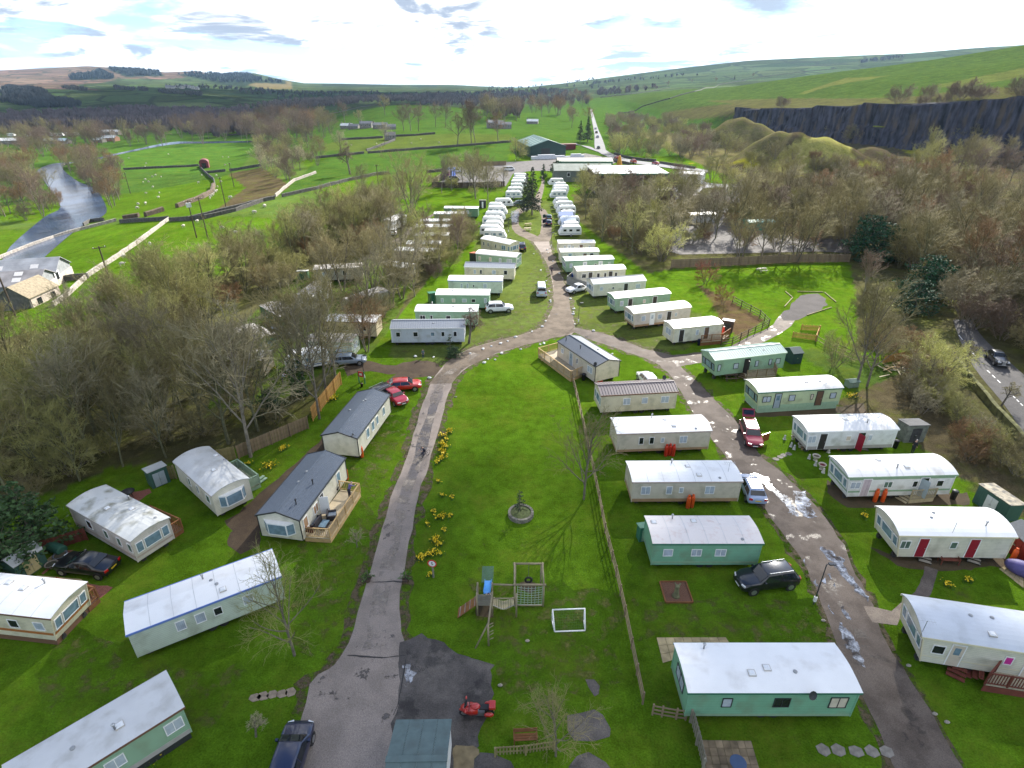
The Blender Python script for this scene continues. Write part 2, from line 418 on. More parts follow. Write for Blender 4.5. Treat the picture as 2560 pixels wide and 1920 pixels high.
def build_ground():
 az =np.unique(np.round(np.concatenate([np.arange(-180,-56,4.0),np.arange(-56,-44,1.0),np.arange(-44,44,.22),np.arange(44,56,1.0),np.arange(56,180,4.0)]),4))
 na =len(az);rad =[];r =3.0
 while r <14000:
  rad.append(r);r *= 1.035 if r <14 else (1.0125 if r <1500 else 1.02)
 rad =np.array(rad);nr =len(rad)
 A,RR =np.meshgrid(np.radians(az),rad)
 X =(RR*np.sin(A)).ravel();Y =(RR*np.cos(A)).ravel();Z =terr(X,Y)
 Z =np.where(np.abs(np.degrees(A).ravel())>70,np.minimum(Z,0),Z)
 co =np.stack([X,Y,Z],1)
 i =np.arange(nr-1)[:,None]*na;j =np.arange(na)[None,:];j2 =(j+1) % na
 q =np.stack([i+j,i+na+j,i+na+j2,i+j2],-1).reshape(-1,4)
 me =bpy.data.meshes.new('ground');me.vertices.add(len(co));me.vertices.foreach_set('co',co.ravel())
 me.loops.add(q.size);me.loops.foreach_set('vertex_index',q.ravel().astype(np.int32))
 me.polygons.add(len(q));me.polygons.foreach_set('loop_start',np.arange(0,q.size,4,dtype=np.int32))
 me.update(calc_edges=True)
 rr =np.hypot(X,Y)
 c =np.tile(np.array(LAWN),(len(X),1))
 far =rr >330
 c[far]=FIELD2
 hill =(X >cliff_x(Y)) & (Y >100);c[hill]=(.048,.082,.018)
 c[(X >88) & (X <cliff_x(Y)) & (Y >235) & (Y <480)]=(.12,.105,.05)
 c[rr >1300]=(.044,.068,.030)
 for poly,col in COVERS:
  c[inside(poly,X,Y)]=col
 a =me.color_attributes.new('cover','FLOAT_COLOR','POINT')
 a.data.foreach_set('color',np.concatenate([c,np.ones((len(X),1))],1).ravel().astype(np.float32))
 f =me.attributes.new('farness','FLOAT','POINT')
 fv =np.clip((rr-1100)/400,0,1);fv *= (c[:,0]>.03)*np.where(c[:,0]>.14,.25,1.0)
 f.data.foreach_set('value',fv.astype(np.float32))
 o =obj('ground',me,ground_material(),None,True)
 return tag(o,'green valley ground of lawns, pastures, wood floor and far moorland','ground',kind='structure')
build_ground()
# sheets laid on the ground: roads, tracks, puddles
def sheet(name,poly_or_strip,mat,lift=.006,label=None,cat=None,kind='structure',jag=0.0,step=1.2,parent=None,flat=False):
 """a sheet along a strip [(left, right), ...] or filling a polygon, draped on the terrain"""
 mb =MB();rr =random.Random(len(name)*131+len(poly_or_strip))
 if isinstance(poly_or_strip[0][0],(tuple,list)):
  rows =[]
  S =poly_or_strip
  for k in range(len(S)-1):
   n =max(1,int(max(dist(S[k][0],S[k+1][0]),dist(S[k][1],S[k+1][1]))/step))
   for i in range(n):
    rows.append((lerp(S[k][0],S[k+1][0],i/n),lerp(S[k][1],S[k+1][1],i/n)))
  rows.append(S[-1]);M =6
  vs =[]
  for (a,b) in rows:
   w =dist(a,b)
   ja =rr.gauss(0,jag)/max(w,.1);jb =rr.gauss(0,jag)/max(w,.1)
   for i in range(M+1):
    p =lerp(a,b,i/M +(ja*(1-i/M)**3)+jb*(i/M)**3);vs.append((p[0],p[1],tz(*p)+lift))
  fs =[(r*(M+1)+i,r*(M+1)+i+1,(r+1)*(M+1)+i+1,(r+1)*(M+1)+i) for r in range(len(rows)-1) for i in range(M)]
  mb.add(vs,fs)
 else:
  P =poly_or_strip;ring =[]
  for k in range(len(P)):
   n =max(1,int(dist(P[k],P[(k+1) % len(P)])/step))
   for i in range(n):
    p =lerp(P[k],P[(k+1) % len(P)],i/n);ring.append((p[0]+rr.gauss(0,jag),p[1]+rr.gauss(0,jag)))
  mb.add([(x,y,(0 if flat else tz(x,y))+lift) for x,y in ring],[tuple(range(len(ring)))])
 o =mb.build(name,mat,parent,fix=False)
 bm =bmesh.new();bm.from_mesh(o.data)
 if len(bm.faces)== 1:bmesh.ops.triangulate(bm,faces=bm.faces)
 for f_ in bm.faces:
  if f_.normal.z <0:f_.normal_flip()
 bm.to_mesh(o.data);bm.free()
 if label:tag(o,label,cat)
 if kind and parent is None:o['kind']=kind
 return o
def smooth_strip(L_,R_,n=4):
 """Catmull-Rom both edges"""
 def cr(P):
  out =[]
  for k in range(len(P)-1):
   p0 =P[max(k-1,0)];p1 =P[k];p2 =P[k+1];p3 =P[min(k+2,len(P)-1)]
   for i in range(n):
    t =i/n
    out.append(tuple(.5*((2*p1[a])+(-p0[a]+p2[a])*t+(2*p0[a]-5*p1[a]+4*p2[a]-p3[a])*t*t+(-p0[a]+3*p1[a]-3*p2[a]+p3[a])*t**3) for a in (0,1)))
  out.append(P[-1]);return out
 return list(zip(cr(L_),cr(R_)))
def road_mat(name,col,col2,wet=0.0,wetscale=.35,rough=.85,tracks=False):
 m =bpy.data.materials.new(name);m.use_nodes =True;MATS[name]=m
 nt =m.node_tree;N,L =nt.nodes,nt.links;b =N['Principled BSDF']
 geo =N.new('ShaderNodeNewGeometry')
 def noise(sc,det=6,ro=.6,vec=None):
  n =N.new('ShaderNodeTexNoise');n.inputs['Scale'].default_value =sc;n.inputs['Detail'].default_value =det;n.inputs['Roughness'].default_value =ro
  L.new(geo.outputs['Position'],n.inputs['Vector']);return n.outputs[0]
 def mr(x,a,c,lo=0.,hi=1.):
  k =N.new('ShaderNodeMapRange');L.new(x,k.inputs[0]);k.inputs[1].default_value =a;k.inputs[2].default_value =c
  k.inputs[3].default_value =lo;k.inputs[4].default_value =hi;return k.outputs[0]
 def mixc(a,c2,fac):
  x =N.new('ShaderNodeMix');x.data_type ='RGBA'
  for s_,v in ((6,a),(7,c2)):
   if isinstance(v,tuple):x.inputs[s_].default_value =(*v,1)
   else:L.new(v,x.inputs[s_])
  L.new(fac,x.inputs[0]);return x.outputs[2]
 c =mixc(col,col2,mr(noise(.5,8,.65),.42,.6))
 h =N.new('ShaderNodeHueSaturation');L.new(c,h.inputs['Color']);L.new(mr(noise(14,4,.8),.3,.7,.62,1.38),h.inputs['Value']);c =h.outputs[0]
 b.inputs['Roughness'].default_value =rough;b.inputs['Specular IOR Level'].default_value =.12
 if wet:
  w =mr(noise(wetscale,7,.62),wet,wet+.05)
  hs =N.new('ShaderNodeHueSaturation');L.new(c,hs.inputs['Color']);hs.inputs['Value'].default_value =.55
  c =mixc(c,hs.outputs[0],w)
  L.new(mr(w,0,1,rough,.30),b.inputs['Roughness']);L.new(mr(w,0,1,0,.06),b.inputs['Metallic'])
 L.new(c,b.inputs['Base Color'])
 bp =N.new('ShaderNodeBump');bp.inputs['Distance'].default_value =.05;bp.inputs['Strength'].default_value =.4
 L.new(noise(6,8,.75),bp.inputs['Height']);L.new(bp.outputs[0],b.inputs['Normal'])
 return m
TARMAC =road_mat('tarmac',(.27,.228,.198),(.215,.182,.158),wet=.68,wetscale=.5)
TARMAC2 =road_mat('old_tarmac',(.12,.108,.098),(.075,.068,.064),wet=.52,wetscale=.3)
CONC =road_mat('worn_concrete',(.165,.132,.10),(.105,.083,.062),wet=.64)
GRAVEL =road_mat('wet_gravel',(.135,.110,.092),(.088,.070,.058),wet=.575,wetscale=.6,rough=.75)
MUD =road_mat('mud',(.062,.044,.03),(.085,.062,.04),wet=.62,wetscale=1.2,rough=.8)
ASPH =road_mat('asphalt',(.105,.10,.098),(.085,.082,.082))
YARD =road_mat('yard_stone',(.13,.12,.115),(.09,.085,.08))
EARTH =road_mat('worn_earth',(.085,.062,.038),(.06,.05,.028))
def water_mat(name,col,rough=.04,bump=.05,scale=1.2):
 m =pm(name,col,rough,.1,1.0,bump=bump,bscale=scale,spec=.6);return m
PUD =ragged('puddle_water',(.36,.38,.42),1.3,.42,.62,.10,.26)  # pale part-metal base puts the bright sky reflection into the colour
WORN =ragged('worn_verge',(.085,.065,.036),1.3,.42,.58);WORNL =ragged('worn_grass',(.105,.105,.025),.9,.50,.72);STAIN2 =pm('crack_tar',(.03,.028,.027),.7,.2);STAIN =ragged('damp_stain',(.10,.088,.08),.7,.60,.66,.6);PATCHC =ragged('pale_wear',(.27,.235,.20),.5,.46,.66)
RIVER =pm('river_water',(.035,.06,.11),.16,.4,.06,bump=.9,bscale=.5,spec=.08,dirt=((.15,.19,.26),.16,.55,.72,.6))
main =smooth_strip([(-12.34,18.73),(-12.78,24.1),(-11.33,26.2),(-11.08,31.6),(-11.14,42.8),(-10.72,49.6),(-10.73,58),(-10.02,67.9),(-7.56,74.7),(-2.8,79.2),(1.69,82),(4.8,85.4),(6.71,93),(7.61,102.3),(7.61,117.2),(6.46,130),(4.92,140.8)],
     [(-6.7,18.73),(-7.07,24.1),(-7.36,27.3),(-8.41,31.6),(-8.58,42.8),(-8.25,49.6),(-8.01,58),(-7.12,67.9),(-4.21,72.7),(0.27,76.8),(6.17,80.6),(9.53,83.1),(9.83,93),(10.15,102.3),(9.6,117.2),(8.96,130),(8.94,140.8)])
sheet('drive',main,TARMAC,.010,'grey tarmac drive running up through the caravan park','road',jag=.07)
sheet('path',smooth_strip([(4.89,139.8),(0.47,150.6),(0,167.8),(1.39,180),(4.84,184.4)],[(8.94,140.8),(2.66,153.8),(1.95,166.6),(2.98,174.4),(5.85,180)]),CONC,.014,'muddy stone loop of the drive round the long green island','road',jag=.08)
sheet('path',smooth_strip([(4.89,139.8),(7.01,148),(8.23,164.7),(8,177.9),(5.98,184.4),(10.66,226.1),(12.09,250.2)],[(8.89,139.8),(10.05,148),(10.55,164.7),(10.2,177.9),(8.9,185.9),(12.04,226.1),(13.23,250.2)]),CONC,.012,'worn stone lane between the tourer rows','road',jag=.08)
sheet('drive',main[27:61],CONC,.017,'pale worn concrete bend of the drive','road',jag=.12)
sheet('parking_apron',[(-7.72,27.2),(-6.44,27.8),(-4.63,27.3),(-3.76,26.4),(-2.98,26.3),(-2.09,25.8),(-1.34,25.6),(-1.26,22.95),(-1.67,21.07),(-2.72,18.73),(-6.83,18.73),(-7.09,21.63),(-7.05,24.36)],TARMAC2,.018,'dark patched tarmac apron under the red motorbike','pavement',jag=.10,step=.5)
lane =smooth_strip([(9.35,82.8),(13.16,78.5),(17.17,74.6),(19.54,72),(20.66,67.5),(20.93,59.6),(21.51,52.6),(22,46.8),(22.53,42.2),(22.99,38.2),(23.21,34.7),(22.85,31.2),(22.28,27.9),(21.91,24.69),(21.71,21.63),(21.27,18.73)],
     [(9.81,84.7),(14.94,81.3),(18.93,76.8),(22.3,74.3),(23,69.5),(24.14,63.1),(25.3,56.5),(25.5,50),(26.5,46.8),(27.4,41.8),(27.4,37.6),(26.8,33.4),(26.3,30.3),(25.5,27.1),(25.5,23.41),(24.99,18.73)])
sheet('lane',lane,GRAVEL,.008,'wet brown gravel lane with puddles','road',jag=.10)
sheet('track',smooth_strip([(21.58,74),(25.8,75.2),(30.3,76.8),(35.7,80.9),(41.3,86.2),(45.2,92.1)],[(22.68,70.7),(26.2,72.1),(30.6,74.7),(36,78),(42.5,83.9),(47.4,90.3)]),GRAVEL,.012,'gravel track bending to the round hardstanding','track',jag=.12)
sheet('hardstanding',[(44.3,90.1),(49.2,97),(52.5,100.8),(55.2,101.2),(55.5,98.2),(54.1,95),(52,93.1),(49,90.5),(46.1,88),(43.6,87.7)],road_mat('hardcore',(.06,.053,.053),(.045,.04,.04)),.016,'round grey hardcore pitch on the lawn','pavement',jag=.15)
sheet('track',smooth_strip([(-10.52,72.1),(-13.14,72.7),(-16.63,71),(-20.15,72.7),(-22.88,71)],[(-8.98,69.5),(-12.36,69.5),(-15.55,68.4),(-18.76,69.3),(-21.48,67.9)]),MUD,.009,'muddy track towards the parked estate car','track',jag=.15)
sheet('track',smooth_strip([(-11,71),(-14.94,68.4),(-17.42,63.1),(-19.08,58.3),(-20.39,53.5),(-21.7,48.3),(-23.56,43.5),(-24.62,39.9)],[(-9.17,68.4),(-13.43,66.6),(-15.72,63.1),(-17.69,57),(-18.91,52.2),(-20.05,47.6),(-21.44,41.8),(-22.29,38.2)]),MUD,.007,'churned mud track behind the slate roofed lodges','track',jag=.18)
sheet('mud_patch',[(-24.62,39.9),(-23.49,41.2),(-21.77,42.2),(-19.96,40.6),(-20.13,38.8),(-21.5,38.2),(-20.66,36.5),(-21.95,35.4),(-23.53,36.5)],MUD,.011,'bare mud where the track ends','ground',jag=.25,step=.7)
for poly,n_ in (([(3.33,22.05),(5.06,22.43),(5.54,22.05),(5.85,21.3),(5.65,20.68),(4.8,20.38),(3.61,20.48),(3.25,21.09)],1),([(4.81,24.41),(5.32,24.47),(5.63,23.87),(5.5,23.34),(5.07,23.34),(4.8,23.87)],2),([(3.27,19.03),(3.73,19.7),(4.43,19.79),(5.34,19.22),(5.57,18.85),(3.26,18.85)],3)):
 sheet('hardstanding',poly,TARMAC2,.008,['','largest dark tarmac patch left in the lawn','small oval tarmac patch below the goal','tarmac patch at the lower edge by the fence'][n_],'pavement',jag=.06,step=.6)
sheet('garden_path',[(32.7,34.3),(33.5,33.9),(32.6,32.9),(30.9,31),(29.8,31.3),(31.2,32.5),(32,33.4)],road_mat('cobble_path',(.15,.125,.11),(.10,.085,.075)),.012,'cobbled path curving to the red doored caravan','path',jag=.04,step=.6)
sheet('garden_path',[(25.7,30.3),(26.4,30.3),(27.5,29.9),(28.7,30.7),(28.3,30),(27.2,28.6),(25.5,28.9)],road_mat('slab_path',(.24,.20,.16),(.16,.13,.11)),.011,'slabbed path from the lane to the grey roofed caravan','path',jag=.04,step=.6)
sheet('bare_ground',[(29.5,36.4),(31.1,35.4),(39.5,35.3),(40.7,34.6),(39.7,33.2),(38.4,34.3),(33.5,33.8),(32.2,33.9),(31.1,33.9),(30.5,34.3)],EARTH,.006,'trodden earth along the red doored caravan','ground',jag=.08,step=.6)
sheet('bare_ground',[(30.4,45.6),(31.1,43.2),(36.1,43.2),(42.6,43.6),(41.5,41.8),(36,41.6),(30.2,41.3),(29.8,42),(29.5,43.5)],EARTH,.006,'trodden earth and slabs along the green and white caravan','ground',jag=.08,step=.6)
sheet('bare_ground',[(27.8,62.1),(28.9,58.8),(39,59.9),(41.9,60.6),(40.9,57.4),(37.8,58.1),(28.9,57.4),(26.9,57.4),(28.3,58.5)],EARTH,.006,'trodden earth along the green and cream caravan','ground',jag=.08,step=.6)
sheet('road_verge',smooth_strip([(71.1,88.1),(67,80.7),(62,70.4),(58.4,60.2),(55.8,53.9),(52.4,44.6)],[(74,88.1),(70.6,80.7),(68.5,73.8),(67,68.2),(65.5,62.4),(62.4,51)]),ASPH,.02,'two lane main road beyond the roadside wall','road',jag=.02)
PAINT =pm('road_paint',(.75,.75,.72),.6,.15,6)
_mk =[(67.6,81.6),(64.3,73),(63.1,69.5),(62,65.3),(61.1,62.4),(60.3,59.6),(59,54.8)]
for k in range(0,6,2):
 a,b_ =_mk[k],_mk[k+1]
 for q in range(3):
  t0 =q/3;p,p2 =lerp(a,b_,t0),lerp(a,b_,t0+.2)
  d =Vector((p2[0]-p[0],p2[1]-p[1])).normalized();nx,ny =-d.y*.06,d.x*.06
  sheet('lane_marking',[((p[0]-nx,p[1]-ny),(p[0]+nx,p[1]+ny)),((p2[0]-nx,p2[1]-ny),(p2[0]+nx,p2[1]+ny))],PAINT,.03,'white dash along the middle of the main road','marking')['group']='white road dashes'
# far main road past the warehouse
far_road =smooth_strip([(82.5,258.7),(66.4,277.1),(55.6,293.1),(48.7,315.8),(46.4,342.9),(48.1,365.4),(55.5,425),(67.5,527),(83.1,669),(107.3,880)],[(84.8,266.6),(69.2,289.8),(58.6,303),(54.1,321.3),(52,343.3),(54.2,366.4),(60.1,427),(71.2,527),(86.5,670),(109.6,880)])
sheet('main_road',far_road,road_mat('pale_asphalt',(.20,.20,.205),(.16,.16,.165)),.25,'pale main road running straight up the valley','road',step=6)
sheet('side_road',smooth_strip([(46.7,340.2),(44.8,359.4),(37.5,366.6)],[(49,326.6),(45,342.8),(37.6,374.8)]),MATS['pale_asphalt'],.28,'side road leaving the main road by the warehouse','road',step=4)
sheet('yard',[(8.41,300.1),(29.2,320.7),(38.9,331.6),(47.4,315.8),(52,300.4),(42.5,277.1),(24.35,264.5),(8.01,264.5),(-5.3,249.4),(-10.5,264.5),(-3.19,295.3)],YARD,.10,'grey builders yard round the green warehouse','yard',step=3)
sheet('yard',[(-28.3,223.4),(-24.38,277),(-1.71,290.5),(1.75,272.7),(-2.27,223.4)],YARD,.06,'stone storage yard with blue containers','yard',step=3)
sheet('yard',[(40.6,177.1),(63.7,200.9),(86.1,231.1),(87.5,210.1),(72.3,168.2),(75,158.1),(81.2,142.4),(75.9,129.3),(69.6,130.7),(37.3,128),(32.1,136.3)],YARD,.03,'grey stone depot yard behind the bare trees','yard',step=3)
sheet('access_road',smooth_strip([(55.7,217.7),(66.8,235.7),(71.7,239),(76.1,229.4),(87,226.4)],[(50.2,192.8),(63.6,207.1),(68.4,217.7),(73.4,220.5),(82.9,215)]),MATS['pale_asphalt'],.09,'pale service road winding past the sheds','road',step=3)
sheet('caravan_track',smooth_strip([(-28.8,139.9),(-27.6,145.8),(-26.3,158.8),(-24.36,167.3),(-22.22,176.6)],[(-26.5,138.3),(-25.8,144.9),(-24.78,158.8),(-23.06,167.8),(-21.25,176.6)]),GRAVEL,.01,'gravel track beside the back row of caravans','track',jag=.1)
for pts_,lab in (([(-10.66,32.6),(-9.87,32.6),(-9.08,32.7),(-8.41,32.6)],'tar seam across the drive by the two tubs'),([(-10.98,26.2),(-9.98,26.1),(-8.58,26),(-7.1,26.2)],'crack across the drive below the tubs'),([(-10.54,51.3),(-9.63,51.2),(-8.37,51.2)],'seam across the drive by the cyclist'),([(-7.05,25.9),(-7,23.87),(-7.02,22.71),(-7.17,22.05)],'dark joint between the drive and the apron')):
 sheet('crack',[((p[0]-.03,p[1]-.04),(p[0]+.03,p[1]+.04)) for p in pts_],STAIN2,.026,lab,'crack',jag=.02,step=.3)
sheet('damp_patch',[(-7.24,27.1),(-6.24,27.5),(-4.96,25.7),(-4.86,23.87),(-5.18,22.94),(-6.74,23.28),(-7.1,25.5)],STAIN,.024,'wet dark patch across the apron','stain',jag=.1,step=.4)
# river
def widen(strip,d0,d1):
 out =[]
 for a,b in strip:
  w =max(dist(a,b),.1);u =((b[0]-a[0])/w,(b[1]-a[1])/w);out.append(((a[0]-u[0]*d0,a[1]-u[1]*d0),(b[0]+u[0]*d1,b[1]+u[1]*d1)))
 return out
sheet('verge',widen(main,.8,.7),WORN,.005,'worn muddy verge along both sides of the drive','ground',jag=.25,step=.8)
sheet('verge',widen(lane,.7,.6),WORN,.004,'worn muddy verge along both sides of the gravel lane','ground',jag=.25,step=.8)
sheet('worn_patch',[(p[0]+(q[0]-p[0])*.1,p[1]) and (lerp(p,q,.08),lerp(p,q,.92)) for p,q in main[2:30]],STAIN,.021,'damp stains on the drive','stain',jag=.2)
sheet('worn_patch',[(lerp(p,q,.3),lerp(p,q,.7)) for p,q in main[8:34]],PATCHC,.022,'paler worn middle of the drive','wear',jag=.1)
for poly,lab in (([(-6.97,75.5),(5.27,83.3),(6.95,99.7),(5.4,124.2),(1.16,99.7),(-4.11,86.2)],'thin worn grass left of the drive'),([(9.82,86.2),(13.32,79.7),(20.46,74.7),(26.1,76.3),(21.54,86.2),(16.06,99.7),(11.26,97.2)],'thin worn grass right of the drive'),([(-17.8,36.5),(-15.92,47.6),(-14.63,57.5),(-11.98,57.5),(-12.11,44.6),(-11.64,33),(-12.09,26.8),(-15.22,26.8)],'thin worn grass beside the lodges'),([(-3.43,33),(7.85,32),(6.77,23.41),(-0.77,24.04)],'worn grass round the climbing frame'),([(9.09,31.2),(22.51,31.2),(22.31,26),(9.04,27.5)],'worn grass by the black off-road car'),([(-35.7,30.7),(-24.84,26),(-16.56,25.4),(-19.01,20.52),(-28.7,22.8)],'worn grass between the lower left caravans')):
 sheet('worn_grass',poly,WORNL,.0035,lab,'ground',jag=.4)
riv =smooth_strip([(-113.7,123.6),(-150.3,173.7),(-178,225.3),(-187.5,248.7),(-230.1,301.5),(-254.8,331.6),(-275.8,356.8),(-291,392.2),(-277.1,406),(-281.5,455),(-281.7,518),(-260.6,529),(-216.2,538)],[(-104.2,119.1),(-123.8,156.2),(-142.4,194.7),(-151.4,222.4),(-190.5,279.4),(-208.7,301.5),(-230.2,322.5),(-276,379.7),(-282.2,416),(-288.2,467),(-293.3,540),(-268.5,545),(-220.3,549)])
sheet('river',riv,RIVER,.15,'blue rippled river winding down the left of the valley','river',step=5)
# puddles
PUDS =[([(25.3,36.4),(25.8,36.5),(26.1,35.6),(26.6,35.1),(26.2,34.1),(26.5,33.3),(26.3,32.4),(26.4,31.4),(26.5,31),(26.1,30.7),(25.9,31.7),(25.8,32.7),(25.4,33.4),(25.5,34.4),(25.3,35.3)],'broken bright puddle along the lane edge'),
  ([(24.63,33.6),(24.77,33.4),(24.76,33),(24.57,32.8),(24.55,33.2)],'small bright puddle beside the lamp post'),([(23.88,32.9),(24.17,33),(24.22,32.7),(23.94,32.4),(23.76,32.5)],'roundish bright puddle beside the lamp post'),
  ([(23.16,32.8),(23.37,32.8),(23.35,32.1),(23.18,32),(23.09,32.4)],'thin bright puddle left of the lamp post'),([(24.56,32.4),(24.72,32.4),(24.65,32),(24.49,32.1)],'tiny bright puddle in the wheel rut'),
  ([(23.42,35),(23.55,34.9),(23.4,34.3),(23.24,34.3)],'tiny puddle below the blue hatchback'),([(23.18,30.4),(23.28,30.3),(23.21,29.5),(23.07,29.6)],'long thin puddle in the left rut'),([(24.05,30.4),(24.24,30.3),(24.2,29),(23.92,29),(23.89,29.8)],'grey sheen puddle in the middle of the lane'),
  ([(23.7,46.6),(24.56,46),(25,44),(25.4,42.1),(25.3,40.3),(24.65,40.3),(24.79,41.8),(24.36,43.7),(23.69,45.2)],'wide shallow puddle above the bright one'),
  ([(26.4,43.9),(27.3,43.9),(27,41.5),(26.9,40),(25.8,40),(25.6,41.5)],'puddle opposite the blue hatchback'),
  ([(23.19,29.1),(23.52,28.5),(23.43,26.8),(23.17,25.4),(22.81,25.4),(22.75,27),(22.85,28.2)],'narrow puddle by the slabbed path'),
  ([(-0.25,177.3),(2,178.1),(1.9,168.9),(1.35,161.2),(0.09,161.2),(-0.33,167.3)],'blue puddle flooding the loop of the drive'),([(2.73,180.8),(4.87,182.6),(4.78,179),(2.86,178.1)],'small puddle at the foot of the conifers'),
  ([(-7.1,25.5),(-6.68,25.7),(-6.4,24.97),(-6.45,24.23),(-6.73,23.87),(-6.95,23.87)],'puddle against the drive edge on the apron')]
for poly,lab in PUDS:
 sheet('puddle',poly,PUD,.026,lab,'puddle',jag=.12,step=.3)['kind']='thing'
# ------------------------------------------------------------------ static caravans
GRIME =((.16,.15,.12),1.1,.52,.78,.45)
def clad(name,col,dirt=True):
 return pm('clad_'+name,col,.45,.06,1.5,stripes=(2,.155,.5),spec=.4,dirt=((.20,.20,.13),1.1,.50,.8,.55) if dirt else None)
CL ={'cream':clad('cream',(.66,.60,.44)),'ivory':clad('ivory',(.66,.63,.52)),'white':clad('white',(.72,.73,.72)),'green':clad('green',(.20,.42,.28)),'sage':clad('sage',(.28,.43,.30)),
      'mint':clad('mint',(.46,.58,.46)),'pale':clad('pale',(.55,.62,.52)),'beige':clad('beige',(.60,.54,.44)),'grey':clad('grey',(.55,.60,.64)),'pink':clad('pink',(.60,.54,.49)),'dirty':clad('dirty',(.42,.39,.32)),
      'lime':clad('lime',(.50,.58,.36)),'mossy':clad('mossy',(.12,.22,.13)),'tan':clad('tan',(.55,.46,.33))}
RF ={'white':pm('roof_white',(.82,.82,.81),.36,.05,.6,spec=.5,dirt=((.50,.47,.43),.9,.54,.8,.5)),'cloudy':pm('roof_cloudy',(.68,.68,.67),.42,.06,.6,spec=.5,dirt=((.22,.21,.19),.55,.5,.72,.7)),
      'grey':pm('roof_grey',(.55,.56,.56),.42,.06,.8,spec=.5,dirt=((.27,.26,.22),1.1,.5,.8,.6)),'rust':pm('roof_rust',(.74,.68,.64),.42,.05,.6,dirt=((.52,.33,.26),2.2,.54,.75,.4)),
      'blue':pm('roof_blue',(.50,.54,.60),.42,.05,.8,dirt=((.32,.34,.36),1.2,.5,.8,.5)),'dull':pm('roof_dull',(.42,.39,.36),.6,.12,.9,dirt=((.13,.12,.09),1.2,.45,.7,.8)),'mouldy':pm('roof_mouldy',(.56,.57,.55),.45,.1,.6,dirt=((.14,.13,.06),.7,.5,.68,.8))}
TILE ={'slate':pm('tile_slate',(.085,.105,.135),.42,.12,6,spec=.5),'tgrey':pm('tile_grey',(.27,.29,.32),.4,.1,6,spec=.5),'brown':pm('tile_brown',(.17,.14,.14),.45,.14,6,spec=.45),'jade':pm('tile_jade',(.30,.42,.38),.36,.12,6,spec=.55),'charcoal':pm('tile_charcoal',(.11,.12,.13),.5,.12,6)}
TR ={'white':pm('trim_white',(.78,.78,.77),.4,.05),'cream':pm('trim_cream',(.66,.60,.42),.45,.06),'brown':pm('trim_brown',(.16,.085,.055),.5,.1),'green':pm('trim_green',(.04,.16,.10),.45,.08),'sage':pm('trim_sage',(.24,.36,.24),.45,.08),'grey':pm('trim_grey',(.36,.34,.32),.5,.08),'lgreen':pm('trim_lgreen',(.30,.44,.30),.5,.08),
      'dark':pm('trim_dark',(.03,.032,.034),.5,.1),'blue':pm('trim_blue',(.12,.20,.50),.45,.08),'rust':pm('trim_rust',(.36,.13,.035),.5,.1),'tan':pm('trim_tan',(.34,.22,.13),.55,.1),'pinkish':pm('trim_pinkish',(.42,.33,.28),.5,.08),'ltgrey':pm('trim_ltgrey',(.44,.41,.37),.5,.08)}
PN ={'d':pm('pane_dark',(.018,.02,.023),.07,.3,2.5,spec=.6),'l':pm('pane_netted',(.42,.47,.52),.16,.12,3,spec=.5),'c':pm('pane_curtained',(.40,.45,.52),.18,.2,1.5,stripes=(0,.11,.45),spec=.5),'b':pm('pane_blue',(.16,.24,.30),.10,.25,2,spec=.6),'g':pm('pane_green',(.10,.15,.12),.10,.3,2,spec=.6),'t':pm('pane_blind',(.36,.22,.12),.25,.1,2),'m':pm('pane_magenta',(.52,.03,.26),.3,.15,2),'w':pm('pane_blind_pale',(.60,.52,.42),.25,.1,2)}
DR ={'w':pm('door_white',(.74,.75,.75),.4,.05),'r':pm('door_red',(.26,.012,.03),.35,.06),'d':pm('door_dark',(.035,.03,.03),.35,.1),'g':pm('door_grey',(.30,.36,.40),.35,.08),'p':pm('door_striped',(.50,.42,.46),.5,.15,2,stripes=(0,.3,.6)),'b':pm('door_brown',(.13,.075,.05),.45,.1),'c':pm('door_cream',(.55,.47,.38),.4,.06)}
CHASSIS =pm('chassis',(.035,.034,.032),.7,.2);RUBBER =pm('rubber',(.022,.022,.022),.75,.2);STEEL =pm('steel',(.45,.46,.47),.35,.1,metal=.8)
GLASSY =pm('skylight_dome',(.72,.74,.75),.22,.05);VENTG =pm('vent_grey',(.30,.31,.32),.5,.1)
UP =Vector((0,0,1))
def window(parent,c,u,n,w,h,kind,frame,cols=0,bar=.05):
 """a framed window on a wall: centre c, u along the wall, n outwards"""
 c,u,n =Vector(c),Vector(u).normalized(),Vector(n).normalized();v =n.cross(u).normalized()
 f =MB();t =.045;c1 =c +n*(t/2-.01)
 f.ob(c1+v*(h/2-bar/2),u,v,n,w,bar,t);f.ob(c1-v*(h/2-bar/2),u,v,n,w,bar,t)
 f.ob(c1+u*(w/2-bar/2),u,v,n,bar,h-2*bar,t);f.ob(c1-u*(w/2-bar/2),u,v,n,bar,h-2*bar,t)
 for i in range(1,cols):
  f.ob(c1+u*(-w/2+w*i/cols),u,v,n,bar*.8,h-2*bar,t*.9)
 fo =f.build('window',frame,parent,fix=False)
 MB().ob(c+n*.006,u,v,n,w-2*bar,h-2*bar,.012).build('pane',PN[kind],fo,fix=False)
 return fo
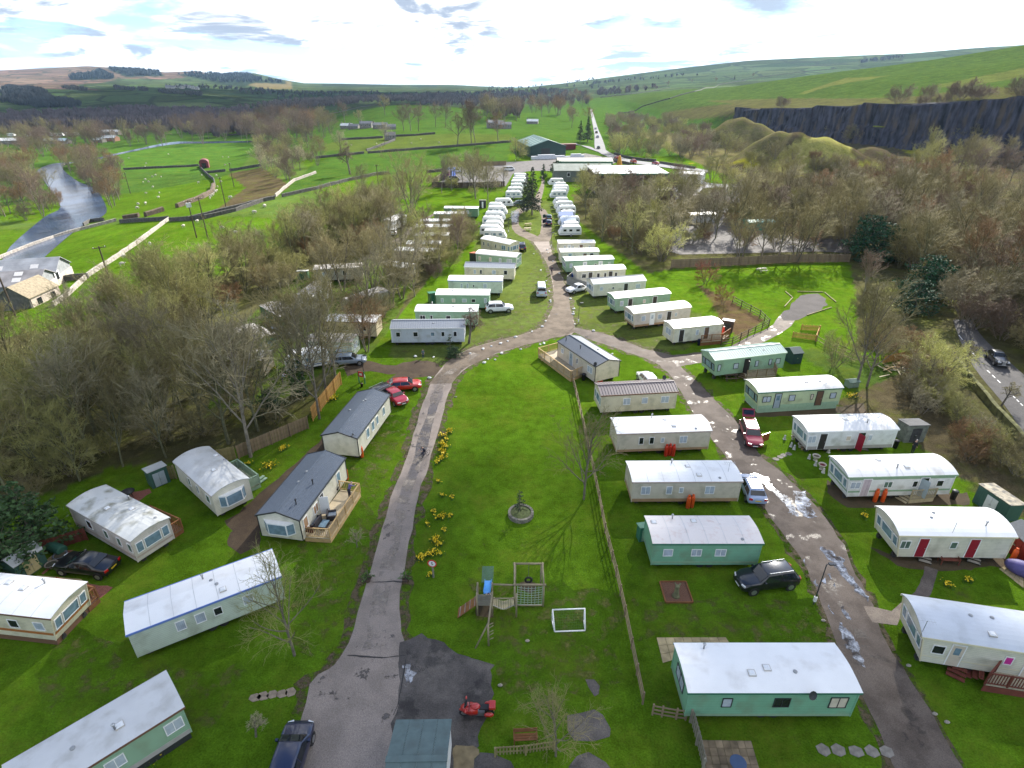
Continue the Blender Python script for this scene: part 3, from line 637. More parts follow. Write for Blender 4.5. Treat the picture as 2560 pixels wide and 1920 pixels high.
def door(parent,c,u,n,w,h,kind,frame=None,open_=0.0):
 c,u,n =Vector(c),Vector(u).normalized(),Vector(n).normalized();v =n.cross(u).normalized()
 f =MB();t =.05;b =.06;c1 =c+n*(t/2-.01)
 f.ob(c1+v*(h/2),u,v,n,w+2*b,b,t);f.ob(c1+u*(w/2+b/2),u,v,n,b,h-b,t);f.ob(c1-u*(w/2+b/2),u,v,n,b,h-b,t)
 fo =f.build('door_frame',frame or TR['white'],parent,fix=False)
 d =MB()
 if open_:
  MB().ob(c+n*.004,u,v,n,w,h-b,.006).build('doorway',PN['d'],fo,fix=False)
  a =open_;du =u*math.cos(a)+n*math.sin(a);dn =n*math.cos(a)-u*math.sin(a)
  d.ob(c-u*(w/2)+du*(w/2)+n*.05,du,v,dn,w,h-b,.035)
 else:
  d.ob(c+n*.012,u,v,n,w,h-b,.03)
 do =d.build('door',DR[kind],parent,fix=False)
 MB().ob(c+n*.05+u*(w*.36)-v*.05,u,v,n,.11,.03,.03).build('handle',STEEL,do,fix=False)
 if kind in 'wgc':MB().ob(c+n*.03+v*(h*.2),u,v,n,w*.5,h*.32,.012).build('pane',PN['l' if kind == 'w' else 'b'],do,fix=False)
 return do
def roof_profile(kind,Wd,rise):
 h =Wd/2+.10
 if kind == 'barrel':
  return [(-h+2*h*i/12,rise*(1-abs((i-6)/6)**2.3) if 0<i <12 else 0) for i in range(13)]
 if kind == 'low':
  return [(-h+2*h*i/8,rise*(1-abs((i-4)/4)**1.6)) for i in range(9)]
 return [(-h,-.03),(0,rise),(h,-.03)]
def static(label,A,B,Wd=3.05,wall='cream',roof='white',rtype='low',rise=.28,trim='white',bands=(),win=(),doors=(),enda=None,endb=None,vents=(),frame='white',floor=.52,eave=2.72,skirt=None,rake=0.0,group=None,back=True,name='static_caravan',dish=None,ribs=True,fascia=None):
 """A, B: the ground points below the two front eave corners, seen left to right from outside"""
 Ln =dist(A,B);hd =heading(A,B)
 nx,ny =-math.sin(hd),math.cos(hd)
 mid =lerp(A,B,.5);loc =(mid[0]+nx*Wd/2,mid[1]+ny*Wd/2)
 root =thing(name,label,'static caravan',(loc[0],loc[1],tz(*loc)),hd,group)
 x0,x1,yf,yb =-Ln/2,Ln/2,-Wd/2,Wd/2
 prof =roof_profile(rtype if rtype in ('barrel','low') else 'pitch',Wd,rise)
 inner =[(max(min(y,yb),yf),eave+max(z,0)-.03) for y,z in prof]
 ring =[(yf,floor),(yf,eave-.05)]+inner[1:-1]+[(yb,eave-.05),(yb,floor)]
 ra =rake if enda == 'bay' else 0;rb =rake if endb == 'bay' else 0
 xa =lambda z:x0+.10+ra*max(0,(eave-z)/(eave-floor));xb =lambda z:x1-.10-rb*max(0,(eave-z)/(eave-floor))
 mb =MB().loft([[(xa(z),y,z) for y,z in ring],[(xb(z),y,z) for y,z in ring]])
 mb.build('wall',CL[wall],root)
 # roof
 rm =TILE[roof] if roof in TILE else RF[roof]
 mb =MB();th =.05
 if rtype == 'tile':      # overlapping courses of tile sheet
  n =11
  for sgn in (-1,1):
   for k in range(n):
    t0,t1 =k/n,(k+1)/n
    p =lambda t:(sgn*(Wd/2+.12)*t,rise-(rise+.05)*t)
    (ya,za),(yb2,zb2)=p(t0),p(t1)
    mb.add([(x0,ya,eave+za+.01),(x1,ya,eave+za+.01),(x1,yb2,eave+zb2+.045),(x0,yb2,eave+zb2+.045),(x1,yb2,eave+zb2),(x0,yb2,eave+zb2)],[(0,1,2,3),(3,2,4,5)])
  for xx in (x0,x1):
   mb.add([(xx,-Wd/2-.12,eave-.05),(xx,0,eave+rise),(xx,Wd/2+.12,eave-.05),(xx,Wd/2+.12,eave+.0),(xx,0,eave+rise+.04),(xx,-Wd/2-.12,eave+.0)],[(0,1,4,5),(1,2,3,4)])
  r_ =mb.build('roof',rm,root,fix=False)
  MB().tube((x0-.02,0,eave+rise+.03),(x1+.02,0,eave+rise+.03),.075,n=6).build('ridge',rm,r_)
  for sgn in (-1,1):
   for xx in (x0-.02,x1+.02):MB().beam((xx,sgn*(Wd/2+.12),eave-.03),(xx,0,eave+rise),.04,.12).build('barge_board',TR[fascia or 'dark'],r_)
 else:
  top =[(y,eave+z+th) for y,z in prof];bot =[(y,eave+z) for y,z in reversed(prof)]
  mb.loft([[(x0-.04,y,z) for y,z in top+bot],[(x1+.04,y,z) for y,z in top+bot]])
  r_ =mb.build('roof',rm,root)
  if rtype == 'ribbed':
   rb_ =MB();n =int(Ln/.33)
   for i in range(n+1):
    xx =x0+Ln*i/n
    for s_ in (-1,1):rb_.beam((xx,s_*(Wd/2+.1),eave+.035),(xx,0,eave+rise+.065),.10,.05)
   rb_.build('roof_ribs',rm,r_)
   MB().tube((x0,0,eave+rise+.06),(x1,0,eave+rise+.06),.09,n=6).build('ridge',rm,r_)
  elif ribs:
   n =max(3,int(Ln/1.25))
   for i in range(1,n):
    s_ =MB();xx =x0+Ln*i/n
    s_.loft([[(xx-.015,y,eave+z+th+.012) for y,z in prof],[(xx+.015,y,eave+z+th+.012) for y,z in prof]],cap=False,closed=False)
    s_.build('roof_seam',RF['grey'],r_)
 # fascia under the eaves
 for (ya,yb_) in ((yf-.115,yf-.065),(yb+.065,yb+.115)):MB().bx(x0-.05,x1+.05,ya,yb_,eave-.10,eave+.045).build('eaves_trim',TR[trim],root,fix=False)
 for (z0,z1,cn) in bands:
  q =MB().bx(xa(z0)-.008,xb(z0)+.008,yf-.010,yf+.0,z0,z1).bx(xa(z0)-.008,xb(z0)+.008,yb,yb+.010,z0,z1)
  for (fx,s_) in ((xa,-1),(xb,1)):
   q.add([(fx(z0)+s_*.010,yf-.01,z0),(fx(z0)+s_*.010,yb+.01,z0),(fx(z1)+s_*.010,yb+.01,z1),(fx(z1)+s_*.010,yf-.01,z1)],[(0,1,2,3)])
  q.build('band',TR[cn],root,fix=False)
 # corner trims
 for (fx,s_) in ((xa,-1),(xb,1)):
  for yy in (yf,yb):MB().beam((fx(floor)+s_*.004,yy,floor),(fx(eave)+s_*.004,yy,eave-.1),.07).build('corner_trim',TR[trim] if trim in ('white','dark','cream') else CL[wall],root,fix=False)
 # windows and doors on the near long side: (fraction, width, kind[, height, centre height])
 FR =TR[frame]
 for w in win:
  u,ww,kd =w[:3];hh =w[3] if len(w)>3 else .85;zc =w[4] if len(w)>4 else 1.78
  cols =2 if ww >.75 else 0
  window(root,(x0+Ln*u,yf-.012,zc),(1,0,0),(0,-1,0),ww,hh,kd,FR,cols)
 for d in doors:
  u,kd =d[:2];op =d[2] if len(d)>2 else 0
  door(root,(x0+Ln*u,yf-.012,floor+.98),(1,0,0),(0,-1,0),.72,1.9,kd,TR[frame if frame in ('white','dark') else 'white'],op)
 if back:
  for u,ww in ((.2,.8),(.45,.5),(.75,.8)):
   window(root,(x0+Ln*u,yb+.012,1.78),(-1,0,0),(0,1,0),ww,.85,'l',FR,2 if ww >.75 else 0)
 def end(kind,fx,s_,rk):
  if not kind:return
  tilt =math.atan2(rk,eave-floor);n =Vector((s_*math.cos(tilt),0,-math.sin(tilt))) if rk else Vector((s_,0,0))
  u =Vector((0,s_,0))
  if kind == 'bay':
   for (yy,ww,kd) in ((-Wd*.345,Wd*.19,'b'),(0,Wd*.44,'b'),(Wd*.345,Wd*.19,'b')):
    window(root,Vector((fx(1.75),yy,1.75))+n*.012,u,n,ww,1.0,kd if s_ else kd,FR,0,.06)
  elif kind == 'box':      # bow window standing out from the end wall
   b =MB();d_ =.42;zz0,zz1 =1.15,2.35
   pl =[(fx(1.7),-Wd*.36),(fx(1.7)+s_*d_,-Wd*.22),(fx(1.7)+s_*d_,Wd*.22),(fx(1.7),Wd*.36)]
   b.prism(pl,zz0,zz1);bo =b.build('bay_window',TR['white'],root)
   for i in range(3):
    p,q =Vector((*pl[i],0)),Vector((*pl[i+1],0));dd =(q-p).normalized();nn =Vector((dd.y,-dd.x,0))*(1 if s_ >0 else -1)
    w_ =MB().ob((p+q)/2+Vector((0,0,1.75))+nn*.01,dd,UP,nn,(q-p).length-.12,.95,.02).build('pane',PN['b'],bo)
  elif kind == 'pair':
   for yy in (-Wd*.22,Wd*.22):window(root,Vector((fx(1.75),yy,1.75))+n*.012,u,n,.8,.95,'b',FR,0)
  elif kind == 'one':
   window(root,Vector((fx(1.75),0,1.75))+n*.012,u,n,1.5,.95,'c',FR,2)
  elif kind == 'door':
   window(root,Vector((fx(1.75),Wd*.25,1.75))+n*.012,u,n,.6,.8,'d',FR)
 end(enda,xa,-1,ra);end(endb,xb,1,rb)
 # running gear
 ch =MB().bx(x0+.5,x1-.5,yf+.55,yf+.67,floor-.20,floor-.004).bx(x0+.5,x1-.5,yb-.67,yb-.55,floor-.20,floor-.004)
 for i in range(5):
  xx =x0+.7+(Ln-1.4)*i/4
  for yy in (yf+.61,yb-.61):ch.bx(xx-.16,xx+.16,yy-.16,yy+.16,0,floor-.21)
 ch.build('chassis',CHASSIS,root,fix=False)
 for xx in (-.2,.55):
  for yy in (yf+.32,yb-.32):MB().tube((xx,yy-.09,.30),(xx,yy+.09,.30),.30,n=12).build('wheel',RUBBER,root,fix=False)
 if skirt:
  sk =MB().bx(x0+.18+ra,x1-.18-rb,yf+.04,yf+.08,.01,floor).bx(x0+.18+ra,x0+.22+ra,yf+.09,yb-.09,.01,floor).bx(x1-.22-rb,x1-.18-rb,yf+.09,yb-.09,.01,floor)
  sk.build('skirting',TR[skirt] if skirt in TR else CL[skirt],root,fix=False)
 # roof fittings: (fraction along, across -1..1, kind)
 hz =lambda yy:eave+float(np.interp(yy,[p[0] for p in prof],[p[1] for p in prof]))+.05
 for (u,vv,kd) in vents:
  xx,yy =x0+Ln*u,vv*Wd/2;zz =hz(yy)
  if kd == 's':
   sk =MB().bx(xx-.22,xx+.22,yy-.22,yy+.22,zz-.06,zz+.05).build('skylight',TR['ltgrey'],root)
   MB().loft([[(xx-.19,yy-.19,zz+.052),(xx+.19,yy-.19,zz+.052),(xx+.19,yy+.19,zz+.052),(xx-.19,yy+.19,zz+.052)],[(xx-.12,yy-.12,zz+.11),(xx+.12,yy-.12,zz+.11),(xx+.12,yy+.12,zz+.11),(xx-.12,yy+.12,zz+.11)]]).build('dome',GLASSY,sk)
  elif kd == 'f':
   MB().lathe([(.055,-.1),(.055,.34),(.10,.35),(.10,.43),(.02,.47)],10,(xx,yy,zz)).build('flue',VENTG if roof in TILE else STEEL,root,True)
  elif kd == 'v':
   MB().lathe([(.12,-.05),(.13,.04),(.07,.09),(.02,.10)],10,(xx,yy,zz)).build('roof_vent',VENTG,root,True)
  elif kd == 'b':
   MB().tube((xx,yy,zz-.05),(xx,yy,zz+.42),.05,n=8).tube((xx,yy,zz+.40),(xx,yy,zz+.50),.09,n=8).build('flue',TR['dark'],root)
  elif kd == 'a':
   a =MB().tube((xx,yy,zz-.6),(xx,yy,zz+1.0),.018,n=5).tube((xx-.5,yy,zz+.95),(xx+.5,yy,zz+.95),.012,n=4)
   for i in range(6):a.tube((xx-.45+.18*i,yy-.22,zz+.96),(xx-.45+.18*i,yy+.22,zz+.96),.008,n=4)
   a.build('aerial',STEEL,root)
 if dish:
  u,vv,zz =dish;xx,yy =x0+Ln*u,vv*Wd/2
  d_ =MB();c =Vector((xx,yy-.35,zz));ax =Vector((.2,-.85,.45)).normalized();a_ =ax.cross(UP).normalized();b_ =a_.cross(ax)
  rings =[]
  for (r,o_) in ((.02,-.06),(.13,-.045),(.22,-.02),(.27,.01)):
   rings.append([tuple(c+ax*o_+a_*(r*math.cos(t))+b_*(r*math.sin(t))) for t in [2*math.pi*i/14 for i in range(14)]])
  d_.loft(rings,cap=False);d_.tube(c-ax*.05,c-ax*.25+Vector((0,.22,-.4)),.02,n=5);d_.tube(c,c+ax*.32-Vector((0,0,.1)),.012,n=4)
  d_.build('satellite_dish',TR['dark'],root,fix=False)
 return root
# --- near row on the right of the long lawn, nearest first
static('big green caravan with broad white roof nearest the lower edge',(10.17,21.68),(20.19,21.68),3.2,'green','white','low',.24,'green',bands=[(.52,.72,'sage')],win=[(.24,.6,'l',.8),(.56,.95,'d',.8),(.89,1.05,'w',.95)],enda='one',vents=[(.17,.75,'f'),(.40,-.35,'s'),(.50,-.15,'s'),(.66,-.3,'v')],frame='dark',dish=(.70,-1,2.9),ribs=False)
static('green caravan with pinkish white roof beside the black off-roader',(10.76,33.9),(19.21,33.9),3.05,'green','rust','low',.22,'green',bands=[(.72,.86,'sage')],win=[(.15,.75,'c',.7),(.41,.8,'c',.7),(.63,.85,'c',.7)],vents=[(.06,.4,'s'),(.25,.75,'f'),(.44,.5,'s'),(.82,-.8,'v')])
static('beige caravan with white ribbed roof and two orange gas bottles',(10.61,41.6),(20.37,41.7),3.05,'beige','white','low',.26,'pinkish',bands=[(.52,.86,'tan')],win=[(.13,.85,'c'),(.345,.55,'c'),(.455,.4,'l',.6),(.715,.85,'c')],vents=[(.42,.7,'f'),(.55,.25,'s'),(.62,-.55,'s'),(.80,-.8,'v'),(.9,-.3,'a')])
static('beige caravan with white roof and three red gas bottles',(10.51,49.5),(20.2,50.1),3.05,'beige','white','low',.26,'pinkish',bands=[(.52,.80,'tan')],win=[(.265,.5,'d'),(.375,.5,'d'),(.49,.38,'l',.6),(.71,.8,'c')],vents=[(.44,.75,'f'),(.56,.3,'s'),(.62,-.45,'s'),(.84,-.8,'v')],ribs=False)
static('cream caravan with brown ribbed tile roof',(10,57.5),(18.92,58.5),3.05,'cream','brown','ribbed',.48,'brown',win=[(.34,.85,'l'),(.575,.7,'l',.75),(.84,.95,'l')],enda='bay',vents=[(.2,.4,'v'),(.45,.3,'v'),(.6,.35,'v')],dish=(.92,1.0,3.2))
static('cream lodge with slate roof and wrap-round timber deck',(6.23,73),(10.43,65),3.7,'beige','slate','tile',.55,'dark',win=[(.14,.6,'l',.7),(.54,.35,'d',.8),(.86,1.1,'l',.9)],doors=[(.38,'g')],vents=[(.1,-.6,'b'),(.45,-.5,'b'),(.6,.5,'v')],frame='white',dish=(.97,-.8,2.95),ribs=False)
# --- row beyond the junction, right of the drive
static('cream caravan with white roof and brown fenced deck',(23.13,77.5),(30.8,79.5),3.05,'ivory','white','low',.26,'cream',win=[(.12,.1,'l',.1),(.49,.5,'l')],doors=[(.17,'d'),(.68,'b')],enda='one',vents=[(.4,.3,'s'),(.7,-.3,'v')],ribs=False)
static('cream and brown caravan with white roof on the grass slope',(18.45,83.5),(28.1,86.5),3.05,'pink','white','barrel',.34,'cream',bands=[(.52,.84,'tan')],win=[(.18,.7,'c'),(.46,.75,'c'),(.74,.4,'l',.6)],doors=[(.33,'w'),(.62,'d')],enda='bay',vents=[(.35,.2,'s'),(.75,0,'s')],rake=.25)
static('pale green caravan with white roof and a ramp at its end',(16.71,90.5),(26.5,93.2),3.05,'sage','white','low',.28,'lgreen',win=[(.13,.6,'l'),(.53,.5,'w',.6)],doors=[(.28,'d'),(.72,'d')],enda='bay',vents=[(.4,.3,'s'),(.7,-.2,'v')],rake=.2)
static('cream lodge with grey tile roof beside the white beetle car',(14.14,98.1),(23.86,100.3),3.4,'ivory','tgrey','ribbed',.5,'white',win=[(.16,.6,'l',.7),(.38,.45,'d',.4),(.85,.85,'l')],doors=[(.62,'d')],enda='bay',vents=[(.3,-.5,'v')])
static('cream caravan with white roof behind a grey fenced deck',(12.05,105.9),(21.5,107.4),3.05,'ivory','white','barrel',.32,'cream',win=[(.15,.8,'d'),(.44,.6,'d'),(.58,.5,'d'),(.80,.55,'d')],doors=[(.28,'d'),(.69,'d')],vents=[(.4,0,'s')],ribs=False)
static('green caravan with cloudy white roof behind the cream one',(10.5,112.8),(20.37,114.3),3.05,'sage','cloudy','low',.26,'green',win=[(.12,.6,'l'),(.62,.5,'d',.4),(.9,.4,'l')],doors=[(.40,'w'),(.72,'w')],enda='bay',vents=[(.3,0,'s')],rake=.15)
static('cream caravan with white roof and two grey doors',(10.04,119.6),(18.19,120.1),3.05,'ivory','white','low',.24,'cream',win=[(.12,.6,'w'),(.38,.5,'d',.5)],doors=[(.25,'g'),(.63,'b'),(.8,'d')],vents=[(.5,.2,'f')])
static('cream caravan with dirty white roof next to the tourers',(10.1,127),(18.26,127.3),3.05,'ivory','cloudy','low',.24,'cream',win=[(.18,.5,'l'),(.4,.5,'l'),(.85,.5,'l')],doors=[(.30,'w'),(.62,'b')],vents=[])
# --- far right column
static('jade tiled green caravan with timber porch deck',(25.5,66.4),(35.6,68.9),3.2,'sage','jade','ribbed',.5,'lgreen',win=[(.08,.45,'l',.95),(.31,.7,'l',.8),(.60,.5,'l',.85),(.79,.45,'l',.85),(.90,.7,'l',.8)],doors=[(.46,'d',1.3)],enda='bay',vents=[(.35,.5,'v'),(.55,-.3,'v'),(.72,-.5,'v')],frame='dark',rake=.35,floor=.7,eave=2.9)
static('green and cream caravan with stained white roof',(27.9,58.2),(38.2,59.4),3.2,'lime','cloudy','barrel',.36,'green',bands=[(.52,.98,'lgreen')],win=[(.12,1.0,'l',.75),(.415,.75,'l',.8),(.65,.35,'w',.7),(.90,.75,'l',.75)],doors=[(.25,'g'),(.74,'b')],enda='bay',vents=[(.45,.3,'s'),(.62,-.2,'s'),(.78,-.3,'v')],frame='dark',skirt='lgreen',ribs=False,rake=.3)
static('white caravan with mould-stained roof and clutter of pots outside',(29.8,49.9),(39.3,50.4),3.05,'white','cloudy','low',.28,'white',bands=[(.52,.90,'grey')],win=[(.07,.85,'l'),(.47,.55,'w',.6),(.71,.45,'l',.7)],doors=[(.19,'d'),(.61,'r',1.25)],enda='bay',vents=[(.5,.1,'s'),(.62,.7,'s'),(.70,-.4,'f')],rake=.3,ribs=False)
static('white caravan with green stripes and striped door',(30,42.3),(40,42.7),3.2,'white','cloudy','barrel',.36,'sage',bands=[(.98,1.16,'sage'),(2.35,2.55,'sage')],win=[(.09,.95,'c',.75),(.39,.8,'g',.7),(.64,.5,'d',.7),(.87,.65,'d',.7)],doors=[(.19,'p'),(.72,'g',1.0)],enda='bay',vents=[(.38,.2,'s'),(.48,-.55,'f'),(.58,-.45,'s')],rake=.35)
static('ivory caravan with two dark red doors',(30.1,34.8),(39.1,34.6),3.4,'ivory','white','barrel',.48,'cream',win=[(.085,.8,'g',.8),(.50,.55,'g',.7)],doors=[(.235,'r'),(.67,'r')],enda='bay',vents=[(.42,.25,'v'),(.36,-.1,'v'),(.78,-.55,'f'),(.46,-.9,'a')],rake=.45,ribs=False)
static('ivory caravan with blue grey roof and brown stairs at the lower right',(26.1,25.5),(33.4,23.98),3.4,'ivory','blue','barrel',.5,'cream',bands=[(1.02,1.08,'cream')],win=[(.16,.75,'d',.75),(.69,.5,'m',.7)],doors=[(.30,'c'),(.87,'c')],enda='bay',vents=[(.45,.1,'v'),(.62,.15,'v'),(.55,-.6,'s'),(.0,-.9,'a')],rake=.4,ribs=False)
# --- left of the drive, nearest first
static('white roofed green caravan at the lower left edge',(-24.06,15.38),(-18.53,20.8),3.05,'sage','grey','low',.24,'brown',bands=[(.52,.86,'grey')],win=[(.53,.95,'l',.8),(.905,.95,'l',.85)],vents=[(.36,-.1,'v'),(.60,-.35,'f'),(.63,-.3,'s')],skirt='dark',ribs=False)
static('pale green caravan with blue ridge line under a bare tree',(-24.59,25.6),(-16.49,30.6),3.05,'pale','white','pitch',.34,'blue',win=[(.305,.6,'c',.85),(.43,.65,'c',.85),(.545,.55,'d',.7),(.75,.7,'l',.85)],vents=[(.5,.55,'f'),(.55,.15,'v'),(.58,-.2,'v'),(.61,-.6,'s')])
static('cream caravan with orange brown stripes at the left edge',(-38.5,27.9),(-30.3,26.9),3.05,'cream','white','low',.26,'brown',bands=[(.98,1.2,'rust')],win=[(.40,.9,'d',.75),(.62,.75,'d',.75),(.85,.75,'c',.75)],endb='bay',vents=[(.38,.45,'s'),(.56,.2,'s'),(.68,.65,'f')],skirt='brown',rake=.4)
static('weathered grey roofed caravan with mossy end and brown deck',(-37,38.4),(-29.2,34.1),3.05,'pink','mouldy','low',.28,'ltgrey',bands=[(.85,1.02,'pinkish')],win=[(.30,.75,'d'),(.57,.6,'g'),(.77,.55,'g'),(.93,.55,'g')],endb='bay',vents=[(.45,.85,'f'),(.42,-.2,'s'),(.62,.4,'s'),(.92,.6,'v')],ribs=False,rake=.1)
static('grey roofed ivory caravan beside the pale green deck',(-31.4,44.7),(-25.5,39.6),3.2,'ivory','grey','barrel',.40,'ltgrey',win=[(.36,.5,'g'),(.58,.4,'g'),(.84,.75,'g')],endb='box',vents=[(.3,.8,'s'),(.62,.0,'s'),(.45,.95,'v')],ribs=False)
static('ivory lodge with slate roof and furnished timber deck',(-17.17,36.5),(-15.66,45.3),3.7,'ivory','slate','tile',.60,'dark',win=[(.10,.7,'t',1.1),(.30,.8,'t',.9),(.80,.7,'b',1.1)],doors=[(.42,'w',1.25)],enda='box',vents=[(.17,-.5,'b'),(.48,-.55,'b'),(.62,.1,'v'),(.45,.08,'v')])
static('ivory lodge with slate roof in front of the red cars',(-15.36,48.6),(-13.82,57.8),3.7,'ivory','slate','tile',.55,'dark',win=[(.28,.7,'b',1.1),(.43,.7,'b',1.1),(.56,.6,'b',1.0),(.77,.6,'b',1.0)],vents=[(.5,.45,'v'),(.68,.0,'v'),(.72,-.05,'v')],dish=(.02,-.6,2.9))
# --- left side of the drive beyond the junction, nearest first
static('white lodge with grey ribbed tile roof behind the dwarf conifer',(-17.44,77.6),(-6.81,77.9),3.4,'grey','tgrey','ribbed',.5,'white',win=[(.10,.65,'d',.75),(.335,.7,'d',.75),(.565,.6,'b',.65),(.705,.5,'d',.75),(.87,.5,'d',.8)],endb='pair',vents=[(.57,-.4,'v')])
static('green caravan with white roof behind the leafless apple tree',(-14.96,84.6),(-5.26,84.4),3.05,'sage','white','low',.28,'lgreen',win=[(.12,.85,'d',.7),(.26,.4,'d',.7),(.53,.75,'d',.6),(.85,.7,'d',.6)],vents=[(.24,.85,'f'),(.6,0,'s')],ribs=False)
static('green caravan with white roof and green lean-to at its end',(-12.67,92.4),(-3.71,92.2),3.05,'sage','white','low',.26,'lgreen',win=[(.12,.45,'l',.7),(.33,.55,'w',.6),(.53,.75,'l',.6),(.70,.7,'d',.6),(.92,.4,'l')],vents=[(.3,0,'s')],ribs=False)
static('pale mint caravan with white roof and blue eaves',(-11.4,100.3),(-1.69,99.9),3.05,'pale','white','low',.28,'blue',win=[(.25,.4,'l'),(.36,.4,'l'),(.47,.3,'d',.5),(.68,.7,'l')],endb='door',vents=[(.25,.6,'v'),(.66,.3,'s')],ribs=False)
static('cream caravan with corrugated grey roof and low bow front',(-9.12,109),(0.51,108.1),3.05,'cream','tgrey','ribbed',.45,'white',win=[(.21,.45,'l'),(.33,.45,'d'),(.59,.75,'l'),(.82,.7,'d')],endb='door',vents=[])
static('mid green caravan with white roof and red lean-to',(-7.48,118.7),(0.98,115.7),3.05,'sage','white','barrel',.32,'white',win=[(.1,.5,'w'),(.36,.5,'w'),(.6,.5,'l'),(.82,1.1,'l')],endb='pair',vents=[(.45,.5,'v')],ribs=False)
static('cream caravan with domed white roof set at an angle',(-7.05,131.3),(-0.39,125.9),3.2,'cream','white','barrel',.36,'cream',win=[(.11,.4,'d'),(.26,.35,'d'),(.52,.4,'d'),(.78,1.2,'b',1.0),(.95,.5,'b',1.0)],endb='bay',vents=[(.5,0,'v')],ribs=False)
# --- back row on the left
BR ='static caravans in the back row'
static('green caravan with white roof at the far end of the back row',(-19.02,167),(-9.45,166.4),3.05,'mossy','white','low',.24,'green',win=[(.2,.6,'l'),(.7,.7,'l')],group=BR)
static('green caravan half hidden by twigs, second in the back row',(-20.9,158.9),(-12.87,158.9),3.05,'mossy','white','low',.24,'green',win=[(.2,.6,'d'),(.6,.7,'d')],group=BR)
static('cream caravan with dark green eaves in the back row',(-23.19,149.6),(-14.05,149.8),3.05,'dirty','white','low',.24,'green',win=[(.1,.7,'d'),(.35,.5,'l'),(.7,.7,'l')],group=BR)
static('cream caravan with white roof in the middle of the back row',(-23.46,143.1),(-14.49,143.3),3.05,'cream','white','low',.24,'cream',win=[(.33,.9,'d'),(.7,.6,'l')],doors=[(.22,'d')],group=BR)
static('cream caravan with square corner window in the back row',(-22.24,134.2),(-14.52,134.4),3.05,'cream','white','low',.24,'green',win=[(.15,.8,'d'),(.8,.6,'l')],doors=[(.32,'d')],group=BR)
static('cream caravan behind twigs, last but one of the back row',(-23.05,126.5),(-15.51,126.3),3.05,'tan','white','low',.24,'cream',win=[(.3,.7,'d'),(.7,.7,'d')],group=BR)
static('twig-screened white roofed caravan, nearest of the back row',(-24.53,120.9),(-15.35,119.7),3.05,'tan','cloudy','low',.24,'cream',win=[(.3,.7,'d'),(.7,.7,'d')],group=BR)
static('lone white caravan beyond the back row',(-30.3,149.7),(-27.9,157.2),3.05,'white','cloudy','low',.28,'white',win=[(.12,.6,'l'),(.35,.4,'d'),(.6,.5,'d'),(.88,.4,'d')],vents=[(.4,.2,'v'),(.6,-.2,'v')])
static('white roofed caravan deep in the bushes',(-24.44,109.9),(-19.93,108.1),3.05,'dirty','white','low',.24,'white',win=[(.3,.7,'d'),(.7,.7,'d')])
# --- in the wood
WD ='older caravans among the bare trees'
static('long beige caravan with lichen-stained roof in the wood',(-37.3,107),(-28.5,108.7),3.05,'dirty','dull','low',.22,'ltgrey',win=[(.45,.7,'d'),(.62,.7,'d'),(.2,.6,'l')],group=WD)
static('white sided caravan with flat grey roof in the wood',(-32.9,91.4),(-31.9,99.3),3.05,'white','dull','low',.2,'white',win=[(.3,.7,'d'),(.7,.7,'d')],enda='pair',group=WD)
static('grey sided caravan with grey roof and gravel path in the wood',(-25.4,88.3),(-20.89,94.5),3.05,'dirty','dull','barrel',.3,'grey',win=[(.35,.3,'d'),(.5,.3,'d'),(.68,.3,'d')],group=WD)
static('brown sided caravan with white roof in the wood clearing',(-27.7,80.4),(-19.91,79.9),3.05,'tan','cloudy','low',.22,'brown',win=[(.4,.8,'d'),(.75,.7,'d')],group=WD)
static('dark roofed caravan with white and green end panel',(-28.1,72.9),(-21.65,72.4),3.05,'pale','dull','low',.22,'lgreen',win=[(.3,.8,'l'),(.7,.7,'l')],bands=[(1.2,1.4,'green')],endb='one',group=WD)
static('dark green caravan with grey roof in the wood',(-39.8,87.2),(-34.7,82),3.05,'mossy','dull','low',.2,'green',win=[(.3,.6,'d'),(.65,.6,'d')],endb='door',group=WD)
static('grey roofed caravan with green bay front in the wood',(-39.6,77.1),(-34.7,73),3.05,'mossy','dull','low',.24,'lgreen',win=[(.4,.6,'d')],endb='bay',frame='green',rake=.3,group=WD)
static('low tan caravan with brown roof edge beside yellow daffodils',(-37,67),(-31.6,66.8),3.05,'tan','dull','low',.2,'brown',win=[(.3,.6,'d'),(.7,.6,'d')],endb='door',group=WD)
